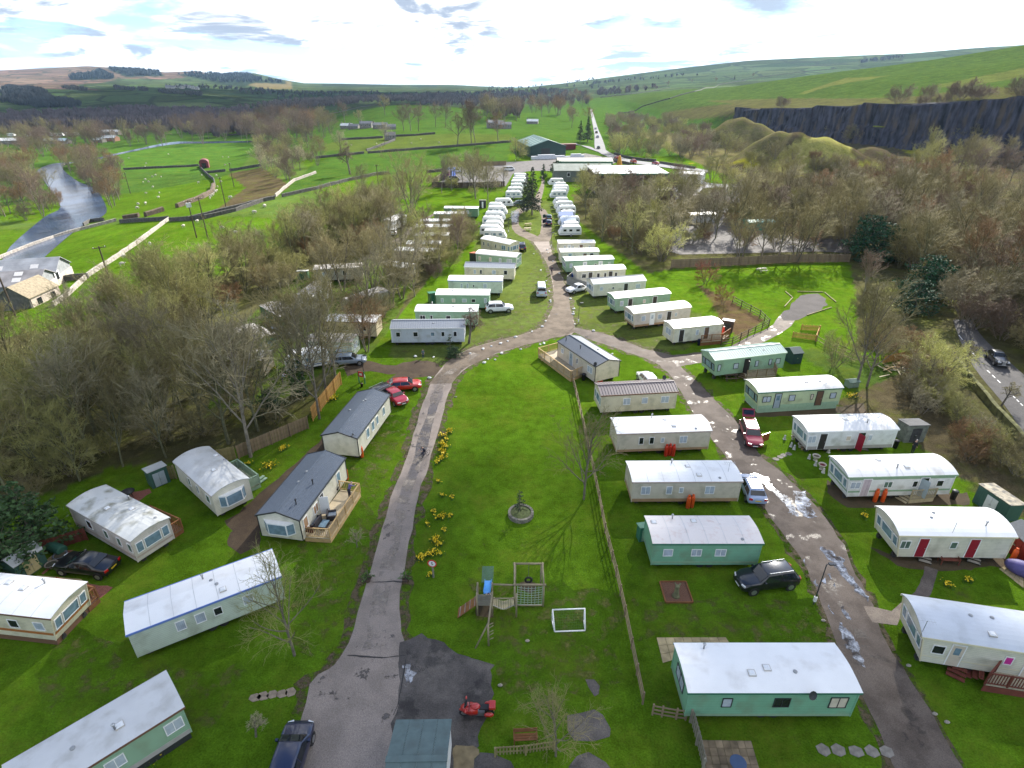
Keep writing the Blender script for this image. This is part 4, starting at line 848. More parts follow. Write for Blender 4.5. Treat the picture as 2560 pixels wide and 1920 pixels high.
# ------------------------------------------------------------------ touring caravans
TW =pm('tourer_shell',(.74,.75,.74),.3,.04,1,spec=.5,dirt=((.40,.40,.34),1.0,.6,.85,.3),orand=.05)
TG =pm('tourer_grey',(.36,.40,.44),.3,.1);TBLUE =pm('tourer_blue',(.10,.16,.30),.35,.1)
def tourer_proto(kind):
 root =thing('touring_caravan','x','touring caravan')
 L_,w,h =((5.6,1.1,2.55) if kind <2 else (4.7,1.08,2.5))
 prof =[(-L_/2,.55),(-L_/2-.02,1.2),(-L_/2+.06,2.1),(-L_/2+.25,h-.12),(-L_/2+.6,h),(L_/2-1.5,h+.02),(L_/2-1.0,h-.12),(L_/2-.45,1.75),(L_/2-.05,1.1),(L_/2,.7),(L_/2-.15,.5)]
 if kind == 1:prof[4:7]=[(-L_/2+.5,h-.02),(L_/2-1.3,h+.0),(L_/2-.6,h-.3)]
 prof2 =[(x*.985,.5+(z-.5)*.965) for x,z in prof]
 secs =[[(x,s_*y,z) for x,z in p] for (s_,y,p) in ((-1,w,prof2),(-1,w-.07,prof),(1,w-.07,prof),(1,w,prof2))]
 MB().loft(secs).build('body',TW,root)
 st =MB().bx(-L_/2+.05,L_/2-.3,-w-.006,-w+.01,.78,.92).bx(-L_/2+.05,L_/2-.3,w-.01,w+.006,.78,.92);st.build('stripe',TBLUE if kind == 1 else TG,root)
 for s_ in (-1,1):
  for (x,ww) in ((-L_*.34,.9),(-L_*.02,.75),(L_*.24,.8)):
   window(root,(x,s_*(w-.005),1.62),(-s_,0,0) if s_ >0 else (1,0,0),(0,s_,0),ww,.55,'d' if kind != 1 else 'b',TG,0,.04)
 door(root,(L_*.12-L_*.25,-w-.004,1.35),(1,0,0),(0,-1,0),.58,1.6,'w')
 n =Vector((.87,0,.5)).normalized();window(root,(L_/2-.72+.03,0,1.98),(0,1,0),n,1.5,.62,'d',TG,3,.05)
 window(root,(-L_/2-.01+.03,0,1.7),(0,-1,0),(-1,0,.06),1.5,.6,'d',TG,2,.05)
 for s_ in (-1,1):
  wh =MB().tube((-.2,s_*(w-.16),.32),(-.2,s_*(w+.02),.32),.32,n=14).build('wheel',RUBBER,root)
  MB().tube((-.2,s_*(w+.0),.32),(-.2,s_*(w+.03),.32),.19,n=12).build('rim',STEEL,wh)
 MB().beam((L_/2-.3,-.5,.45),(L_/2+1.1,0,.45),.07).beam((L_/2-.3,.5,.45),(L_/2+1.1,0,.45),.07).tube((L_/2+.95,0,0),(L_/2+.95,0,.6),.03).build('hitch',CHASSIS,root)
 MB().bx(-1.6,-1.1,-.25,.25,h-.01,h+.09).build('skylight',GLASSY,root)
 MB().bx(.5,.9,-.2,.2,h-.01,h+.07).build('skylight',GLASSY,root)
 MB().bx(-L_/2+.3,L_/2-.3,-w+.1,w-.1,.42,.50).build('floor_pan',CHASSIS,root)
 return root
TP =[tourer_proto(k) for k in range(3)];_tu =[0,0,0]
def tourer(k,p,rz,label,group=None,sc=1.0):
 o =TP[k] if not _tu[k] else copy_tree(TP[k]);_tu[k]=1
 place(o,p,rz,sc);o['label']=label
 if group:o['group']=group
 elif 'group' in o:del o['group']
 return o
GL,GR_ ='tourers in the left row','tourers in the right row'
for i,(p,k,lab) in enumerate([((-2.38,183.6),0,'white tourer standing nose-out beside the dark car'),((-4.53,176.9),2,'first tourer below the nose-out one'),((-4.07,171.3),1,'low tourer squeezed between two others in the left row'),((-4.54,163.4),0,'long white tourer with blue stripe in the left row'),((-4.99,156.9),1,'fourth tourer up from the cream domed caravan'),
                                 ((-4.54,151.5),2,'third tourer up from the cream domed caravan'),((-5.12,146.1),0,'second tourer up from the cream domed caravan'),((-4.05,141.5),1,'tourer right behind the cream domed caravan')]):
 tourer(k,p,R(-4 if i else 3),lab,GL)
for i,(p,k) in enumerate([((0.68,197.5),1),((1.29,205.3),0),((1.87,213.6),2),((2.44,221.2),0),((2.93,227.4),1),((3.44,233.1),2),((3.52,238.7),0)]):
 tourer(k,p,R(2),'%s tourer from the near end of the row left of the tall conifer' % ('first','second','third','fourth','fifth','sixth','seventh')[i],'tourers behind the conifer')
RW =[((16.19,225.2),0,'tall white coachbuilt tourer at the top of the right row'),((16.82,216.1),2,'second tourer from the top of the right row'),((16.78,209.9),1,'third tourer from the top of the right row'),((15.96,204.1),0,'fourth tourer from the top of the right row'),((15.15,198.2),1,'white tourer with two dark windows above the gap'),
      ((14.97,185.5),2,'tourer just below the gap in the right row'),((15.36,179),1,'second tourer below the gap in the right row'),((15.5,172.1),0,'third tourer below the gap, square ended'),((15.07,165),2,'tourer with blue awning in the right row'),((15.02,156.9),1,'tourer with striped blue and white awning'),((14.7,150.4),2,'last but one tourer at the near end of the right row'),((14.29,145.7),0,'nearest white tourer of the right row with grey wheel')]
for i,(p,k,lab) in enumerate(RW):
 tourer(k,p,R(180+4),lab,GR_)
tourer(1,(-27.3,70.3),R(-155),'white tourer behind the ivy-clad trunks')
# awnings on two tourers
AWB =pm('awning_blue',(.10,.16,.34),.7,.1);AWW =pm('awning_stripe',(.45,.52,.62),.7,.1,stripes=(0,.5,.35))
for (p,m_,lab) in (((14.72,162.7),AWB,'dark blue awning fixed to a tourer'),((14.69,154.8),AWW,'striped blue awning fixed to a tourer')):
 t =thing('awning',lab,'awning',p,R(4))
 MB().prism([(-2,-.9),(2,-.9),(2,1.1),(-2,1.1)],0,.02).build('groundsheet',CHASSIS,t)
 MB().loft([[(-2,-1.3,1.7),(2,-1.3,1.7),(2,-1.28,1.74),(-2,-1.28,1.74)],[(-2,1.0,2.4),(2,1.0,2.4),(2,1.0,2.44),(-2,1.0,2.44)]]).build('canopy',m_,t)
 MB().bx(-2,2,-1.3,-1.27,.03,1.7).build('front_panel',m_,t)
 for x in (-1.97,1.97):MB().tube((x,-1.25,0),(x,-1.25,1.72),.03).build('pole',STEEL,t)
# ------------------------------------------------------------------ vegetation
BARK =pm('bark',(.17,.148,.115),.9,.35,3,bump=.5,bscale=14,orand=.25)
BARKG =pm('bark_mossy',(.13,.13,.07),.9,.35,3,bump=.5,bscale=14,orand=.25)
TWIG ={'olive':pm('twig_olive',(0.218,0.188,0.083),.85,.2,1.5,orand=.28),'grey':pm('twig_grey',(0.259,0.227,0.136),.85,.2,1.5,orand=.25),'purple':pm('twig_purple',(0.172,0.121,0.083),.85,.2,1.5,orand=.25),'rust':pm('twig_rust',(0.218,0.129,0.058),.85,.2,1.5,orand=.2),
  'bud':pm('twig_bud',(0.290,0.278,0.095),.85,.25,1.5,orand=.25),'willow':pm('twig_willow',(0.436,0.425,0.134),.85,.25,1.5,orand=.15),'red':pm('twig_red',(0.218,0.067,0.034),.8,.25,1.5),'pale':pm('twig_pale',(0.348,0.308,0.190),.85,.2,1.5,orand=.2)}
CONIF =pm('conifer_needles',(.022,.045,.018),.8,.35,1.2,orand=.2);CYPR =pm('cypress_foliage',(.035,.075,.022),.8,.35,1.2,orand=.15)
SPRUCE =pm('evergreen_foliage',(.022,.075,.032),.8,.35,1.2,orand=.15);IVY =pm('ivy_leaves',(.03,.075,.015),.6,.35,3)
BOX =pm('box_leaves',(.055,.13,.02),.7,.3,5)
def seg_mesh(name,segs,sides=3):
 """tapered tubes from arrays of (p, q, r0, r1)"""
 P =np.array([s[0] for s in segs]);Q =np.array([s[1] for s in segs]);r0 =np.array([s[2] for s in segs]);r1 =np.array([s[3] for s in segs])
 d =Q-P;d /= np.maximum(np.linalg.norm(d,axis=1,keepdims=True),1e-6)
 up =np.where(np.abs(d[:,2:3])<.9,np.array([[0,0,1.]]),np.array([[1.,0,0]]))
 a =np.cross(d,up);a /= np.linalg.norm(a,axis=1,keepdims=True);b =np.cross(a,d)
 vs =[]
 for (C,r) in ((P,r0),(Q,r1)):
  for k in range(sides):
   t =2*math.pi*k/sides
   vs.append(C+a*(r*math.cos(t))[:,None]+b*(r*math.sin(t))[:,None])
 V =np.stack(vs,1);n =len(segs);V =V.reshape(-1,3)
 base =np.arange(n)[:,None]*(2*sides)
 F =[]
 for k in range(sides):
  j =(k+1) % sides;F.append(np.concatenate([base+k,base+j,base+sides+j,base+sides+k],1))
 F =np.stack(F,1).reshape(-1,4)
 return raw_mesh(name,V,F)
def raw_mesh(name,V,F):
 me =bpy.data.meshes.new(name);me.vertices.add(len(V));me.vertices.foreach_set('co',np.asarray(V,np.float32).ravel())
 k =F.shape[1];me.loops.add(F.size);me.loops.foreach_set('vertex_index',F.ravel().astype(np.int32))
 me.polygons.add(len(F));me.polygons.foreach_set('loop_start',np.arange(0,F.size,k,dtype=np.int32));me.update(calc_edges=True)
 return me
def grow_tree(seed,H=12.0,stems=1,trunk=.34,spread=.62,counts=(8,6,6,5),lean=.06,up=.25,rad=.20,twig=.014,droop=0.0):
 rr =random.Random(seed);thick,thin =[],[]
 def rvec():return Vector((rr.gauss(0,1),rr.gauss(0,1),rr.gauss(0,1))).normalized()
 def branch(p,d,ln,r,lev):
  n =(6,4,3,3,2)[lev];pts =[p];cur =d.normalized()
  for i in range(n):
   trop =Vector((0,0,up*(.5 if lev <2 else .22)-(droop if lev >= 3 else 0)))
   cur =(cur+rvec()*(.06,.16,.22,.28,.3)[lev]+trop*.35).normalized()
   pts.append(pts[-1]+cur*(ln/n))
  rt =r*(.42 if lev <3 else .5)
  for i in range(n):
   ra,rb =r+(rt-r)*i/n,r+(rt-r)*(i+1)/n
   (thick if lev <2 else thin).append((tuple(pts[i]),tuple(pts[i+1]),ra,rb))
  if lev >= len(counts):return
  c =counts[lev]
  for k in range(c):
   t =(trunk+(1-trunk)*(k+.6)/c) if lev == 0 else (.22+.78*(k+rr.random()*.8)/c)
   t =min(t,.99);i =min(int(t*n),n-1);q =pts[i].lerp(pts[i+1],t*n-i);dd =(pts[i+1]-pts[i]).normalized()
   side =rvec();side =(side-dd*side.dot(dd)).normalized()
   if lev == 0:
    ang =2*math.pi*(k*.382+rr.random()*.12);side =(Vector((math.cos(ang),math.sin(ang),0))-dd*0).normalized()
   sp =spread*(.75+.5*rr.random())*(1.05 if lev else (1.35-.75*t))
   nd =(dd*math.cos(sp)+side*math.sin(sp)).normalized()
   lf =(.62*(1.15-.5*t),.50*(1.15-.4*t),.50,.48)[lev]*(.75+.5*rr.random())
   rl =max((ra_at(r,rt,t))*.62,(.02,.02,.016,.011)[lev] if lev <3 else twig)
   branch(q,nd,ln*lf if lev else H*.52*(1.12-.55*t)*(.8+.4*rr.random()),rl if lev <2 else max(twig*(1.6 if lev == 2 else 1.0),.004),lev+1)
  # leader tip
 def ra_at(r,rt,t):return r+(rt-r)*t
 for s_ in range(stems):
  a =2*math.pi*s_/max(stems,1)+rr.random();off =.25*(stems >1)
  d =Vector((math.cos(a)*lean*(3.2 if stems >1 else 1)*(.6+.8*rr.random()),math.sin(a)*lean*(3.2 if stems >1 else 1)*(.6+.8*rr.random()),1))
  branch(Vector((math.cos(a)*off,math.sin(a)*off,-.25)),d,H*.82*(.85+.3*rr.random()),rad/math.sqrt(stems)*(.9+.3*rr.random()),0)
 return thick,thin
def leaf_quads(centers,size,rr,flat=.0):
 n =len(centers);C =np.asarray(centers);u =rr.normal(size=(n,3));u /= np.linalg.norm(u,axis=1,keepdims=True)
 w =rr.normal(size=(n,3));w[:,2]*= (1-flat);v =np.cross(u,w);v /= np.linalg.norm(v,axis=1,keepdims=True)
 s =(size*(.6+.8*rr.random(n)))[:,None]
 V =np.stack([C-u*s-v*s*.4,C+u*s-v*s*.6,C+u*s*.7+v*s*.6,C-u*s*.8+v*s*.5],1).reshape(-1,3)
 F =np.arange(4*n).reshape(-1,4);return V,F
def join_raw(name,parts):
 V =[];F =[];n =0
 for v,f in parts:V.append(v);F.append(f+n);n += len(v)
 return raw_mesh(name,np.concatenate(V),np.concatenate(F))
TREES =[]     # (trunk mesh, crown mesh)
def make_tree(seed,leaves=0,**kw):
 thick,thin =grow_tree(seed,**kw)
 tm =seg_mesh('trunk',thick,5);tm.materials.append(BARK);tm.shade_smooth()
 cm =seg_mesh('crown',thin,3)
 if leaves:
  g =np.random.default_rng(seed);tips =np.array([s[1] for s in thin]);C =tips[g.integers(0,len(tips),leaves)]+g.normal(size=(leaves,3))*.12
  V,F =leaf_quads(C,.05,g);v0 =np.array([v.co[:] for v in cm.vertices]);f0 =np.array([p.vertices[:] for p in cm.polygons])
  cm =join_raw('crown',[(v0,f0),(V,F)])
 cm.materials.append(TWIG['olive'])
 return (tm,cm)
T_BIG =[make_tree(s,H=12.5,counts=(10,6,6,6),spread=.68,rad=.22,twig=.016) for s in (1,2,3)]
T_TALL =[make_tree(s,H=13.5,counts=(12,6,6,5),spread=.54,trunk=.26,rad=.18,up=.33,twig=.016) for s in (11,12,13)]
T_MULTI =[make_tree(s,H=12,stems=4,counts=(6,5,6,5),twig=.015,spread=.54,trunk=.22,rad=.28,lean=.09) for s in (21,22)]
T_SHRUB =[make_tree(s,H=5.0,stems=7,counts=(6,6,5,4),spread=.62,trunk=.08,rad=.12,lean=.19,twig=.012) for s in (31,32,33)]
T_BUD =[make_tree(s,leaves=2600,H=6.2,stems=5,counts=(6,5,5,4),spread=.65,trunk=.08,rad=.16,lean=.15,twig=.011) for s in (41,42)]
T_THIN =[make_tree(s,H=7.0,counts=(14,6,5,5),spread=.66,trunk=.20,rad=.11,twig=.006) for s in (51,52)]
T_SAP =[make_tree(s,H=2.2,counts=(6,5,3),spread=.7,trunk=.3,rad=.035,twig=.008) for s in (61,)]
T_APPLE =[make_tree(s,H=4.6,counts=(7,6,6,5),spread=.95,trunk=.42,rad=.19,up=.05,twig=.013,droop=.25) for s in (71,)]
def put_tree(kind,p,sc,label,group=None,tw='olive',name='bare_tree',cat='tree',rz=None,idx=None,bark=None):
 tm,cm =kind[random.randrange(len(kind)) if idx is None else idx]
 r_ =thing(name,label,cat,(p[0],p[1],tz(*p)),random.random()*6.28 if rz is None else rz,group)
 r_.scale =(sc*random.uniform(.92,1.08),sc*random.uniform(.92,1.08),sc)
 t =obj('trunk',tm,None,r_)
 if bark:t.material_slots[0].link ='OBJECT';t.material_slots[0].material =bark
 c =obj('crown',cm,None,r_);c.material_slots[0].link ='OBJECT';c.material_slots[0].material =TWIG[tw]
 return r_
OCC =[]
for o in list(bpy.data.objects):
 if o.parent is None and o.get('category') in ('static caravan','touring caravan'):
  OCC.append((o.location.x,o.location.y,o.rotation_euler.z,6.3 if o['category']== 'static caravan' else 4.0))
def free(x,y,m=1.2):
 for (cx,cy,rz,hl) in OCC:
  dx,dy =x-cx,y-cy;u =dx*math.cos(rz)+dy*math.sin(rz);v =-dx*math.sin(rz)+dy*math.cos(rz)
  if abs(u)<hl+m and abs(v)<1.7+m:return False
 return True
NOGO =[[(-37.4,63.6),(-29.8,63.6),(-27.8,72.7),(-32.7,93.6),(-45.5,98),(-47.8,86.4)],[(65.9,83.1),(71.4,83.1),(68.7,70.4),(64.8,55.5),(55.2,44.6),(53.6,51),(55.4,57.4),(57.7,65.6),(60.7,73.3)],[(-92.4,96.5),(-84.6,93.1),(-77.7,90.6),(-75.3,94),(-77.9,108.6),(-92.2,129.7),(-108.6,141.7),(-143.5,156.5)],[(-99.8,117.2),(-121.9,155.1),(-137.1,189.5),(-147.3,217.4),(-126.1,187.1),(-101.9,143.6),(-90.1,113.2)]]
def scatter(poly,n,gap,seed,clear=1.2):
 rr =random.Random(seed);xs =[p[0] for p in poly];ys =[p[1] for p in poly];out =[]
 for _ in range(n*60):
  if len(out) >= n:break
  # even in the picture rather than on the map: nearer ground is favoured
  x,y =rr.uniform(min(xs),max(xs)),rr.uniform(min(ys),max(ys))
  if not inside(poly,np.array([x]),np.array([y]))[0] or not free(x,y,clear) or any(inside(q,np.array([x]),np.array([y]))[0] for q in NOGO):continue
  if any((x-a)**2+(y-b)**2<gap*gap for a,b in out):continue
  out.append((x,y))
 return out
MARKS =[((-41.6,44.1),'behind the mossy grey roofed caravan'),((-34.5,52.4),'behind the grey roofed caravan'),((-47.3,45.1),'at the lower left corner of the wood'),((-27.1,54),'above the brown boarded fence'),((-25.1,61.5),'left of the new orange fence'),((-36.2,71.3),'beside the low tan caravan'),((-42,85.6),'beside the green fronted caravan'),((-41.6,93.6),'beside the dark green caravan'),((-35.5,102.8),'beside the white sided caravan'),((-36.9,120),'beside the long beige caravan'),((-78.3,91.3),'near the cattle barn'),((-63.1,90.8),'in the middle of the left wood'),((-63.3,72),'at the left edge of the wood'),((-51.9,58.6),'in the lower part of the left wood'),((-63.5,113.8),'along the pasture edge of the wood'),((-56.8,140.8),'at the upper end of the left wood'),((-15.36,116.6),'behind the pale mint caravan'),((-14.95,149.3),'behind the back row'),((-23.55,126),'at the near end of the back row'),((-25.3,184.2),'behind the left tourers'),((-6.84,220.5),'beside the storage yard'),
         ((21.61,194.4),'right of the top tourers'),((20.66,168.9),'right of the middle tourers'),((22.85,148.9),'right of the near tourers'),((39.3,209.9),'below the white roofed shed'),((44.9,136.3),'at the long fence\'s left end'),((57.7,136.3),'behind the long fence\'s middle'),((72.3,136.3),'behind the long fence\'s right half'),((62.2,172.6),'round the depot yard'),((101.2,197.9),'below the spoil mound'),((131.9,197.9),'below the rock stack'),((157.4,197.9),'below the quarry face'),((86.9,136.3),'behind the bluish evergreens'),((101.5,136.3),'in the middle of the right wood'),((116.1,136.3),'at the right edge of the wood'),((84.6,102.1),'beyond the main road'),((91.7,102.1),'beside the bend of the main road'),((56.7,78.5),'above the timber pile'),((50.3,64.4),'below the timber pile'),((50.4,58.8),'along the roadside wall'),((49.3,52.4),'beside the patched shed'),
         ((-190.1,225.9),'on the left bank downstream'),((-285.4,346.3),'on the left bank upstream'),((-253,356.8),'on the right bank upstream'),((-185.9,282.6),'on the right bank downstream'),((-337.2,443),'across the river from the meadow'),((-322.4,507),'along the far river bank'),((-288.5,564),'left in the river bend wood'),((-226,549),'right in the river bend wood'),((-252.6,539),'in the middle of the river bend wood'),((-200.1,570),'in the wood left of the valley farm'),((-246.7,617),'on the far lane above the river'),((-128.2,330.3),'at the top of the gully'),((-89.8,256),'in the middle of the gully'),((-82.6,213.7),'at the foot of the gully'),((4.45,472),'left behind the warehouse'),((43.9,491),'beside the straight main road'),((56.8,1172),'far behind the warehouse'),((60,349.6),'beside the road junction'),((88.9,351.9),'in the middle of the quarry scrub'),((123.7,349.1),'at the foot of the mossy mound'),((110.3,528),'on the bank above the road'),((113.8,366.3),'before the quarry face')]
def describe(kind,sc,tw,p):
 form ='shrubby' if kind is T_SHRUB else 'budding' if kind is T_BUD else 'spreading' if kind is T_BIG else 'upright' if kind is T_TALL else 'many-stemmed' if kind is T_MULTI else 'slender'
 lo,hi =(.75,1.1) if kind in (T_SHRUB,T_BUD) else (.72,.92)
 size ='small' if sc <lo else 'tall' if sc >hi else 'medium'
 tint ={'olive':'olive','grey':'greyish','bud':'greenish','purple':'purplish','rust':'rusty brown','pale':'pale','willow':'yellowish','red':'reddish'}[tw]
 where =min(MARKS,key=lambda m:(m[0][0]-p[0])**2+(m[0][1]-p[1])**2)[1]
 return '%s %s %s %s %s' % (size,form,tint,'bush' if kind in (T_SHRUB,T_BUD) else 'tree',where)
def wood(poly,n,gap,seed,kinds,tws,sc,label,group,name='bare_tree',cat='tree',clear=1.2,bark=None,sname='bare_shrub'):
 rr =random.Random(seed+5)
 for p in scatter(poly,n,gap,seed,clear):
  k,s_,tw =rr.choice(kinds),rr.uniform(*sc),rr.choice(tws)
  if k in (T_SHRUB,T_BUD):name_,cat_ =sname,'shrub'
  else:name_,cat_ =name,cat
  put_tree(k,p,s_,describe(k,s_,tw,p),group,tw,name_,cat_,bark=bark)
WL ='bare tree in the dense leafless wood left of the caravans'
wood([(-47.7,39.3),(-42.3,43.9),(-39.4,46.8),(-34.7,49.2),(-30.1,50.4),(-27.9,52.2),(-25.8,57.5),(-28.4,61.9),(-33.6,63.7),(-38.8,64.9),(-44.8,75.5),(-44.9,82.4),(-50.5,88.2),(-48.5,99.7),(-47,113.9),(-42.6,124.2),(-36.5,132),(-30.4,138.5),(-29.2,150.6),(-34.8,167.8),(-42.4,156),(-46.1,143.1),(-48.7,118.9),(-53,106.4),(-55.4,93.7),(-57.4,83.3),(-57.6,72.4),(-57.3,63.1),(-58.2,57),(-60.4,54.5)],105,3.0,3,[T_BIG,T_TALL,T_TALL,T_MULTI],['olive','olive','grey','bud','bud'],(.52,.90),WL,'bare trees of the left wood',bark=BARKG)
wood([(-47.7,39.3),(-42.3,43.9),(-39.4,46.8),(-34.7,49.2),(-30.1,50.4),(-27.9,52.2),(-25.8,57.5),(-31.1,63.1),(-39.7,65.5),(-54.9,78.8),(-57.3,63.1),(-60.4,54.5)],26,3.5,4,[T_SHRUB],['olive','bud','bud'],(.4,.8),'low scrub under the trees of the left wood','scrub of the left wood','bare_shrub','shrub')
wood([(-31.1,63.1),(-31.9,75.5),(-34.1,86.2),(-33.6,99.7),(-31.4,110.8),(-27.6,124.2),(-19.6,117.2),(-18.75,90.3),(-21.51,78.8),(-24.97,69.5),(-26.1,61.9)],10,4.5,6,[T_BIG,T_TALL,T_MULTI],['olive','grey'],(.6,.95),'bare tree among the old caravans in the wood','trees among the old caravans',clear=.4)
wood([(-21.32,78),(-19.13,88.2),(-17.05,99.7),(-13.55,113.9),(-11.04,130),(-9.19,143.1),(-12.99,156),(-15.86,136.3),(-20.62,124.2),(-19.56,105),(-22.37,97.2),(-23.89,86.2)],34,2.2,8,[T_SHRUB,T_BUD,T_TALL,T_THIN],['olive','olive','bud','purple'],(.55,.95),'bush in the scrubby belt behind the left caravan row','scrub behind the left row','bare_shrub','shrub',clear=.3)
wood([(-32,140.8),(-30.1,156),(-27,167.8),(-23.65,197.2),(-16.74,206.1),(-3.79,189),(-2.76,226.1),(-9.65,279.4),(-20.04,250.2),(-30.3,226.1),(-37.3,189),(-37.5,156)],22,5,9,[T_BIG,T_TALL,T_SHRUB],['olive','grey','bud'],(.5,.85),'bare tree on the field edge behind the tourers','trees behind the tourers',clear=1)
wood([(20.41,201.5),(20.41,167.8),(20.61,145.5),(21.84,134.1),(28.8,126.1),(31.4,124.2),(37.9,130),(49.3,136.3),(68.4,145.5),(80.9,140.8),(91.6,161.7),(80.5,174.4),(63.5,185.2),(51.7,195.5),(44.9,198.9),(30,201.5)],66,2.6,10,[T_BIG,T_TALL,T_TALL,T_MULTI],['olive','olive','grey','purple','bud'],(.55,.92),'bare tree in the leafless belt right of the tourers','bare trees right of the tourers',clear=1.5,bark=BARKG)
wood([(76.5,132),(79.5,124.2),(77.3,105),(73.6,86.2),(68.8,66.8),(66.5,57.5),(102.1,86.2),(144.6,140.8),(140,161.7),(130.4,189),(105.2,197.2),(74.9,197.2),(63.5,185.2),(77.7,167.8)],88,3.6,11,[T_BIG,T_TALL,T_TALL,T_MULTI],['olive','purple','grey','olive','rust'],(.7,1.08),'bare tree in the brown leafless wood up to the main road','bare trees of the right wood',bark=BARKG)
wood([(62.7,100),(59.6,89.5),(55.6,78.5),(57.3,74.8),(53.9,66.4),(51.4,58.8),(50.4,53.9),(49.6,49.4),(49.9,46.3),(44.7,45.8),(46.3,53.9),(48.2,62.4),(50.2,70.9),(54.4,84.3)],30,1.8,12,[T_SHRUB,T_BUD,T_SHRUB],['olive','bud','rust','grey'],(.35,.7),'scrub bush between the caravans and the roadside wall','roadside scrub','bare_shrub','shrub',clear=1.0)
wood([(66.5,444),(52.1,321.2),(72.7,310.9),(108.8,273.4),(112.3,283.7),(165.9,537),(159,642),(144.4,731),(91.9,611)],95,4.5,13,[T_SHRUB,T_BUD,T_SHRUB],['olive','bud','purple','grey'],(1.0,1.7),'','quarry scrub',sname='quarry_bush')
wood([(-1.74,378.9),(9.86,385.7),(29.1,373.3),(49.2,389.5),(83.8,669),(118,991),(121.8,1394),(57.5,2006),(-56.4,1892),(-33.2,667),(-17.87,589),(5.9,631),(47.9,698),(35.8,489),(12.14,412)],46,7,14,[T_BIG,T_MULTI],['purple','olive','rust'],(.8,1.2),'bare tree in the valley wood behind the green warehouse','trees behind the warehouse','valley_tree')
RVL ='bare tree lining the river bank'
wood([(-192.4,219.1),(-179.2,221),(-175.7,228.2),(-181.7,240.3),(-214.6,282.9),(-268.9,346.3),(-346.2,420),(-296.1,346.3),(-225.8,272.7),(-205.4,243.2)],40,5,15,[T_BIG,T_MULTI,T_BUD],['olive','purple','bud','rust'],(.8,1.15),RVL,'trees along the river','riverside_tree')
wood([(-296.2,406),(-273.8,406),(-243.8,367.9),(-223.4,351.5),(-191.1,301.5),(-166.6,256.6),(-153,227.9),(-154.8,224.5),(-203.8,293.8),(-230.2,322.5),(-265.6,362.3)],46,4,16,[T_BIG,T_MULTI,T_SHRUB],['olive','purple','rust'],(.75,1.05),RVL,'trees along the river','riverside_tree')
wood([(-312.7,392.2),(-300.3,406),(-349.6,487),(-300.3,487),(-275.9,497),(-305.1,552),(-331.7,541),(-386.4,541),(-410,529)],34,7,17,[T_BIG,T_MULTI],['purple','olive','purple'],(.8,1.2),'bare tree in the belt across the river meadows','river meadow trees','riverside_tree')
wood([(-296.1,552),(-238.1,507),(-198.3,492),(-201.1,542),(-230.4,629),(-328.7,703),(-336,635)],40,7,18,[T_BIG,T_MULTI],['purple','purple','olive'],(1.0,1.5),'tall purplish tree in the wood at the river bend','trees at the river bend','riverside_tree')
wood([(-185.9,457),(-155.7,415),(-103.4,319.3),(-84.7,273.4),(-84.4,257.7),(-85.1,237.5),(-81.6,213.5),(-85.6,209.7),(-111.9,275.6)],34,5,19,[T_BIG,T_SHRUB,T_BUD,T_MULTI],['pale','olive','purple','bud'],(.6,.95),'pale bare tree in the gully between the fields','trees in the gully','valley_tree')
wood([(-267.9,623),(-340.8,846),(-303.6,930),(-167.4,616),(-133.4,459),(-121.1,366.7),(-155.7,415),(-223.9,551)],70,9,41,[T_BIG,T_MULTI],['purple','olive','purple','rust'],(1.0,1.6),'','trees of the valley wood left of the farm','valley_tree')
wood([(-35.2,665),(8.88,712),(7.47,595),(-17.4,589)],18,8,42,[T_BIG,T_MULTI],['purple','olive'],(1.0,1.5),'','trees behind the stone houses','valley_tree')
wood([(-450,553),(-422,593),(-370.5,607),(-299.5,552),(-275.9,497),(-356.4,497),(-398.9,487)],34,9,43,[T_BIG,T_MULTI],['purple','purple','olive'],(.9,1.4),'','trees across the river','riverside_tree')
wood([(112.2,1658),(171.5,1449),(107.1,896),(51.7,676),(21.64,654),(12.17,1314)],30,9,44,[T_BIG,T_MULTI],['purple','olive','rust'],(1.0,1.5),'','trees beside the straight road','valley_tree')
wood([(188.2,292.9),(260.8,308.2),(240.8,250.5),(191.3,196.4),(150.5,230.7)],34,4,45,[T_TALL,T_BIG],['olive','olive','bud','purple'],(.85,1.2),'','trees below the quarry face','quarry_tree')
UG =[['olive','rust','bud'],['olive','purple','grey']]
wood([(20.27,189),(20.56,140.8),(29.4,124.2),(36.9,126.1),(78.6,136.3),(91.6,161.7),(80.5,174.4),(57.5,189),(29.4,197.2)],55,2.5,31,[T_SHRUB],UG[0],(.6,1.2),'','undergrowth right of the tourers',sname='undergrowth_bush')
wood([(75.4,130),(77.4,120.6),(74,99.7),(70.9,82.4),(66.7,64.3),(66.5,57.5),(102.1,86.2),(144.6,140.8),(140,161.7),(130.4,189),(105.2,197.2),(74.9,197.2)],100,3.0,32,[T_SHRUB],UG[1],(.9,1.7),'','undergrowth of the right wood',sname='undergrowth_bush')
wood([(-29.2,150.6),(-34.8,167.8),(-46.1,143.1),(-53,106.4),(-57.4,83.3),(-57.3,63.1),(-50.8,61.9),(-49.8,82.4),(-44.2,97.2),(-37.7,113.9),(-31.5,128)],50,3.0,33,[T_SHRUB,T_BUD],UG[0],(.6,1.05),'','undergrowth along the pasture edge')
wood([(81.1,272.8),(107.9,268),(131.3,259.7),(132.4,207.5),(122.6,143.3),(153.7,184.2),(159.4,252.3),(134.4,268.8),(109.3,273.2)],60,4.5,34,[T_SHRUB,T_BUD],UG[0],(.8,1.6),'','scrub on the quarry floor',sname='quarry_bush')
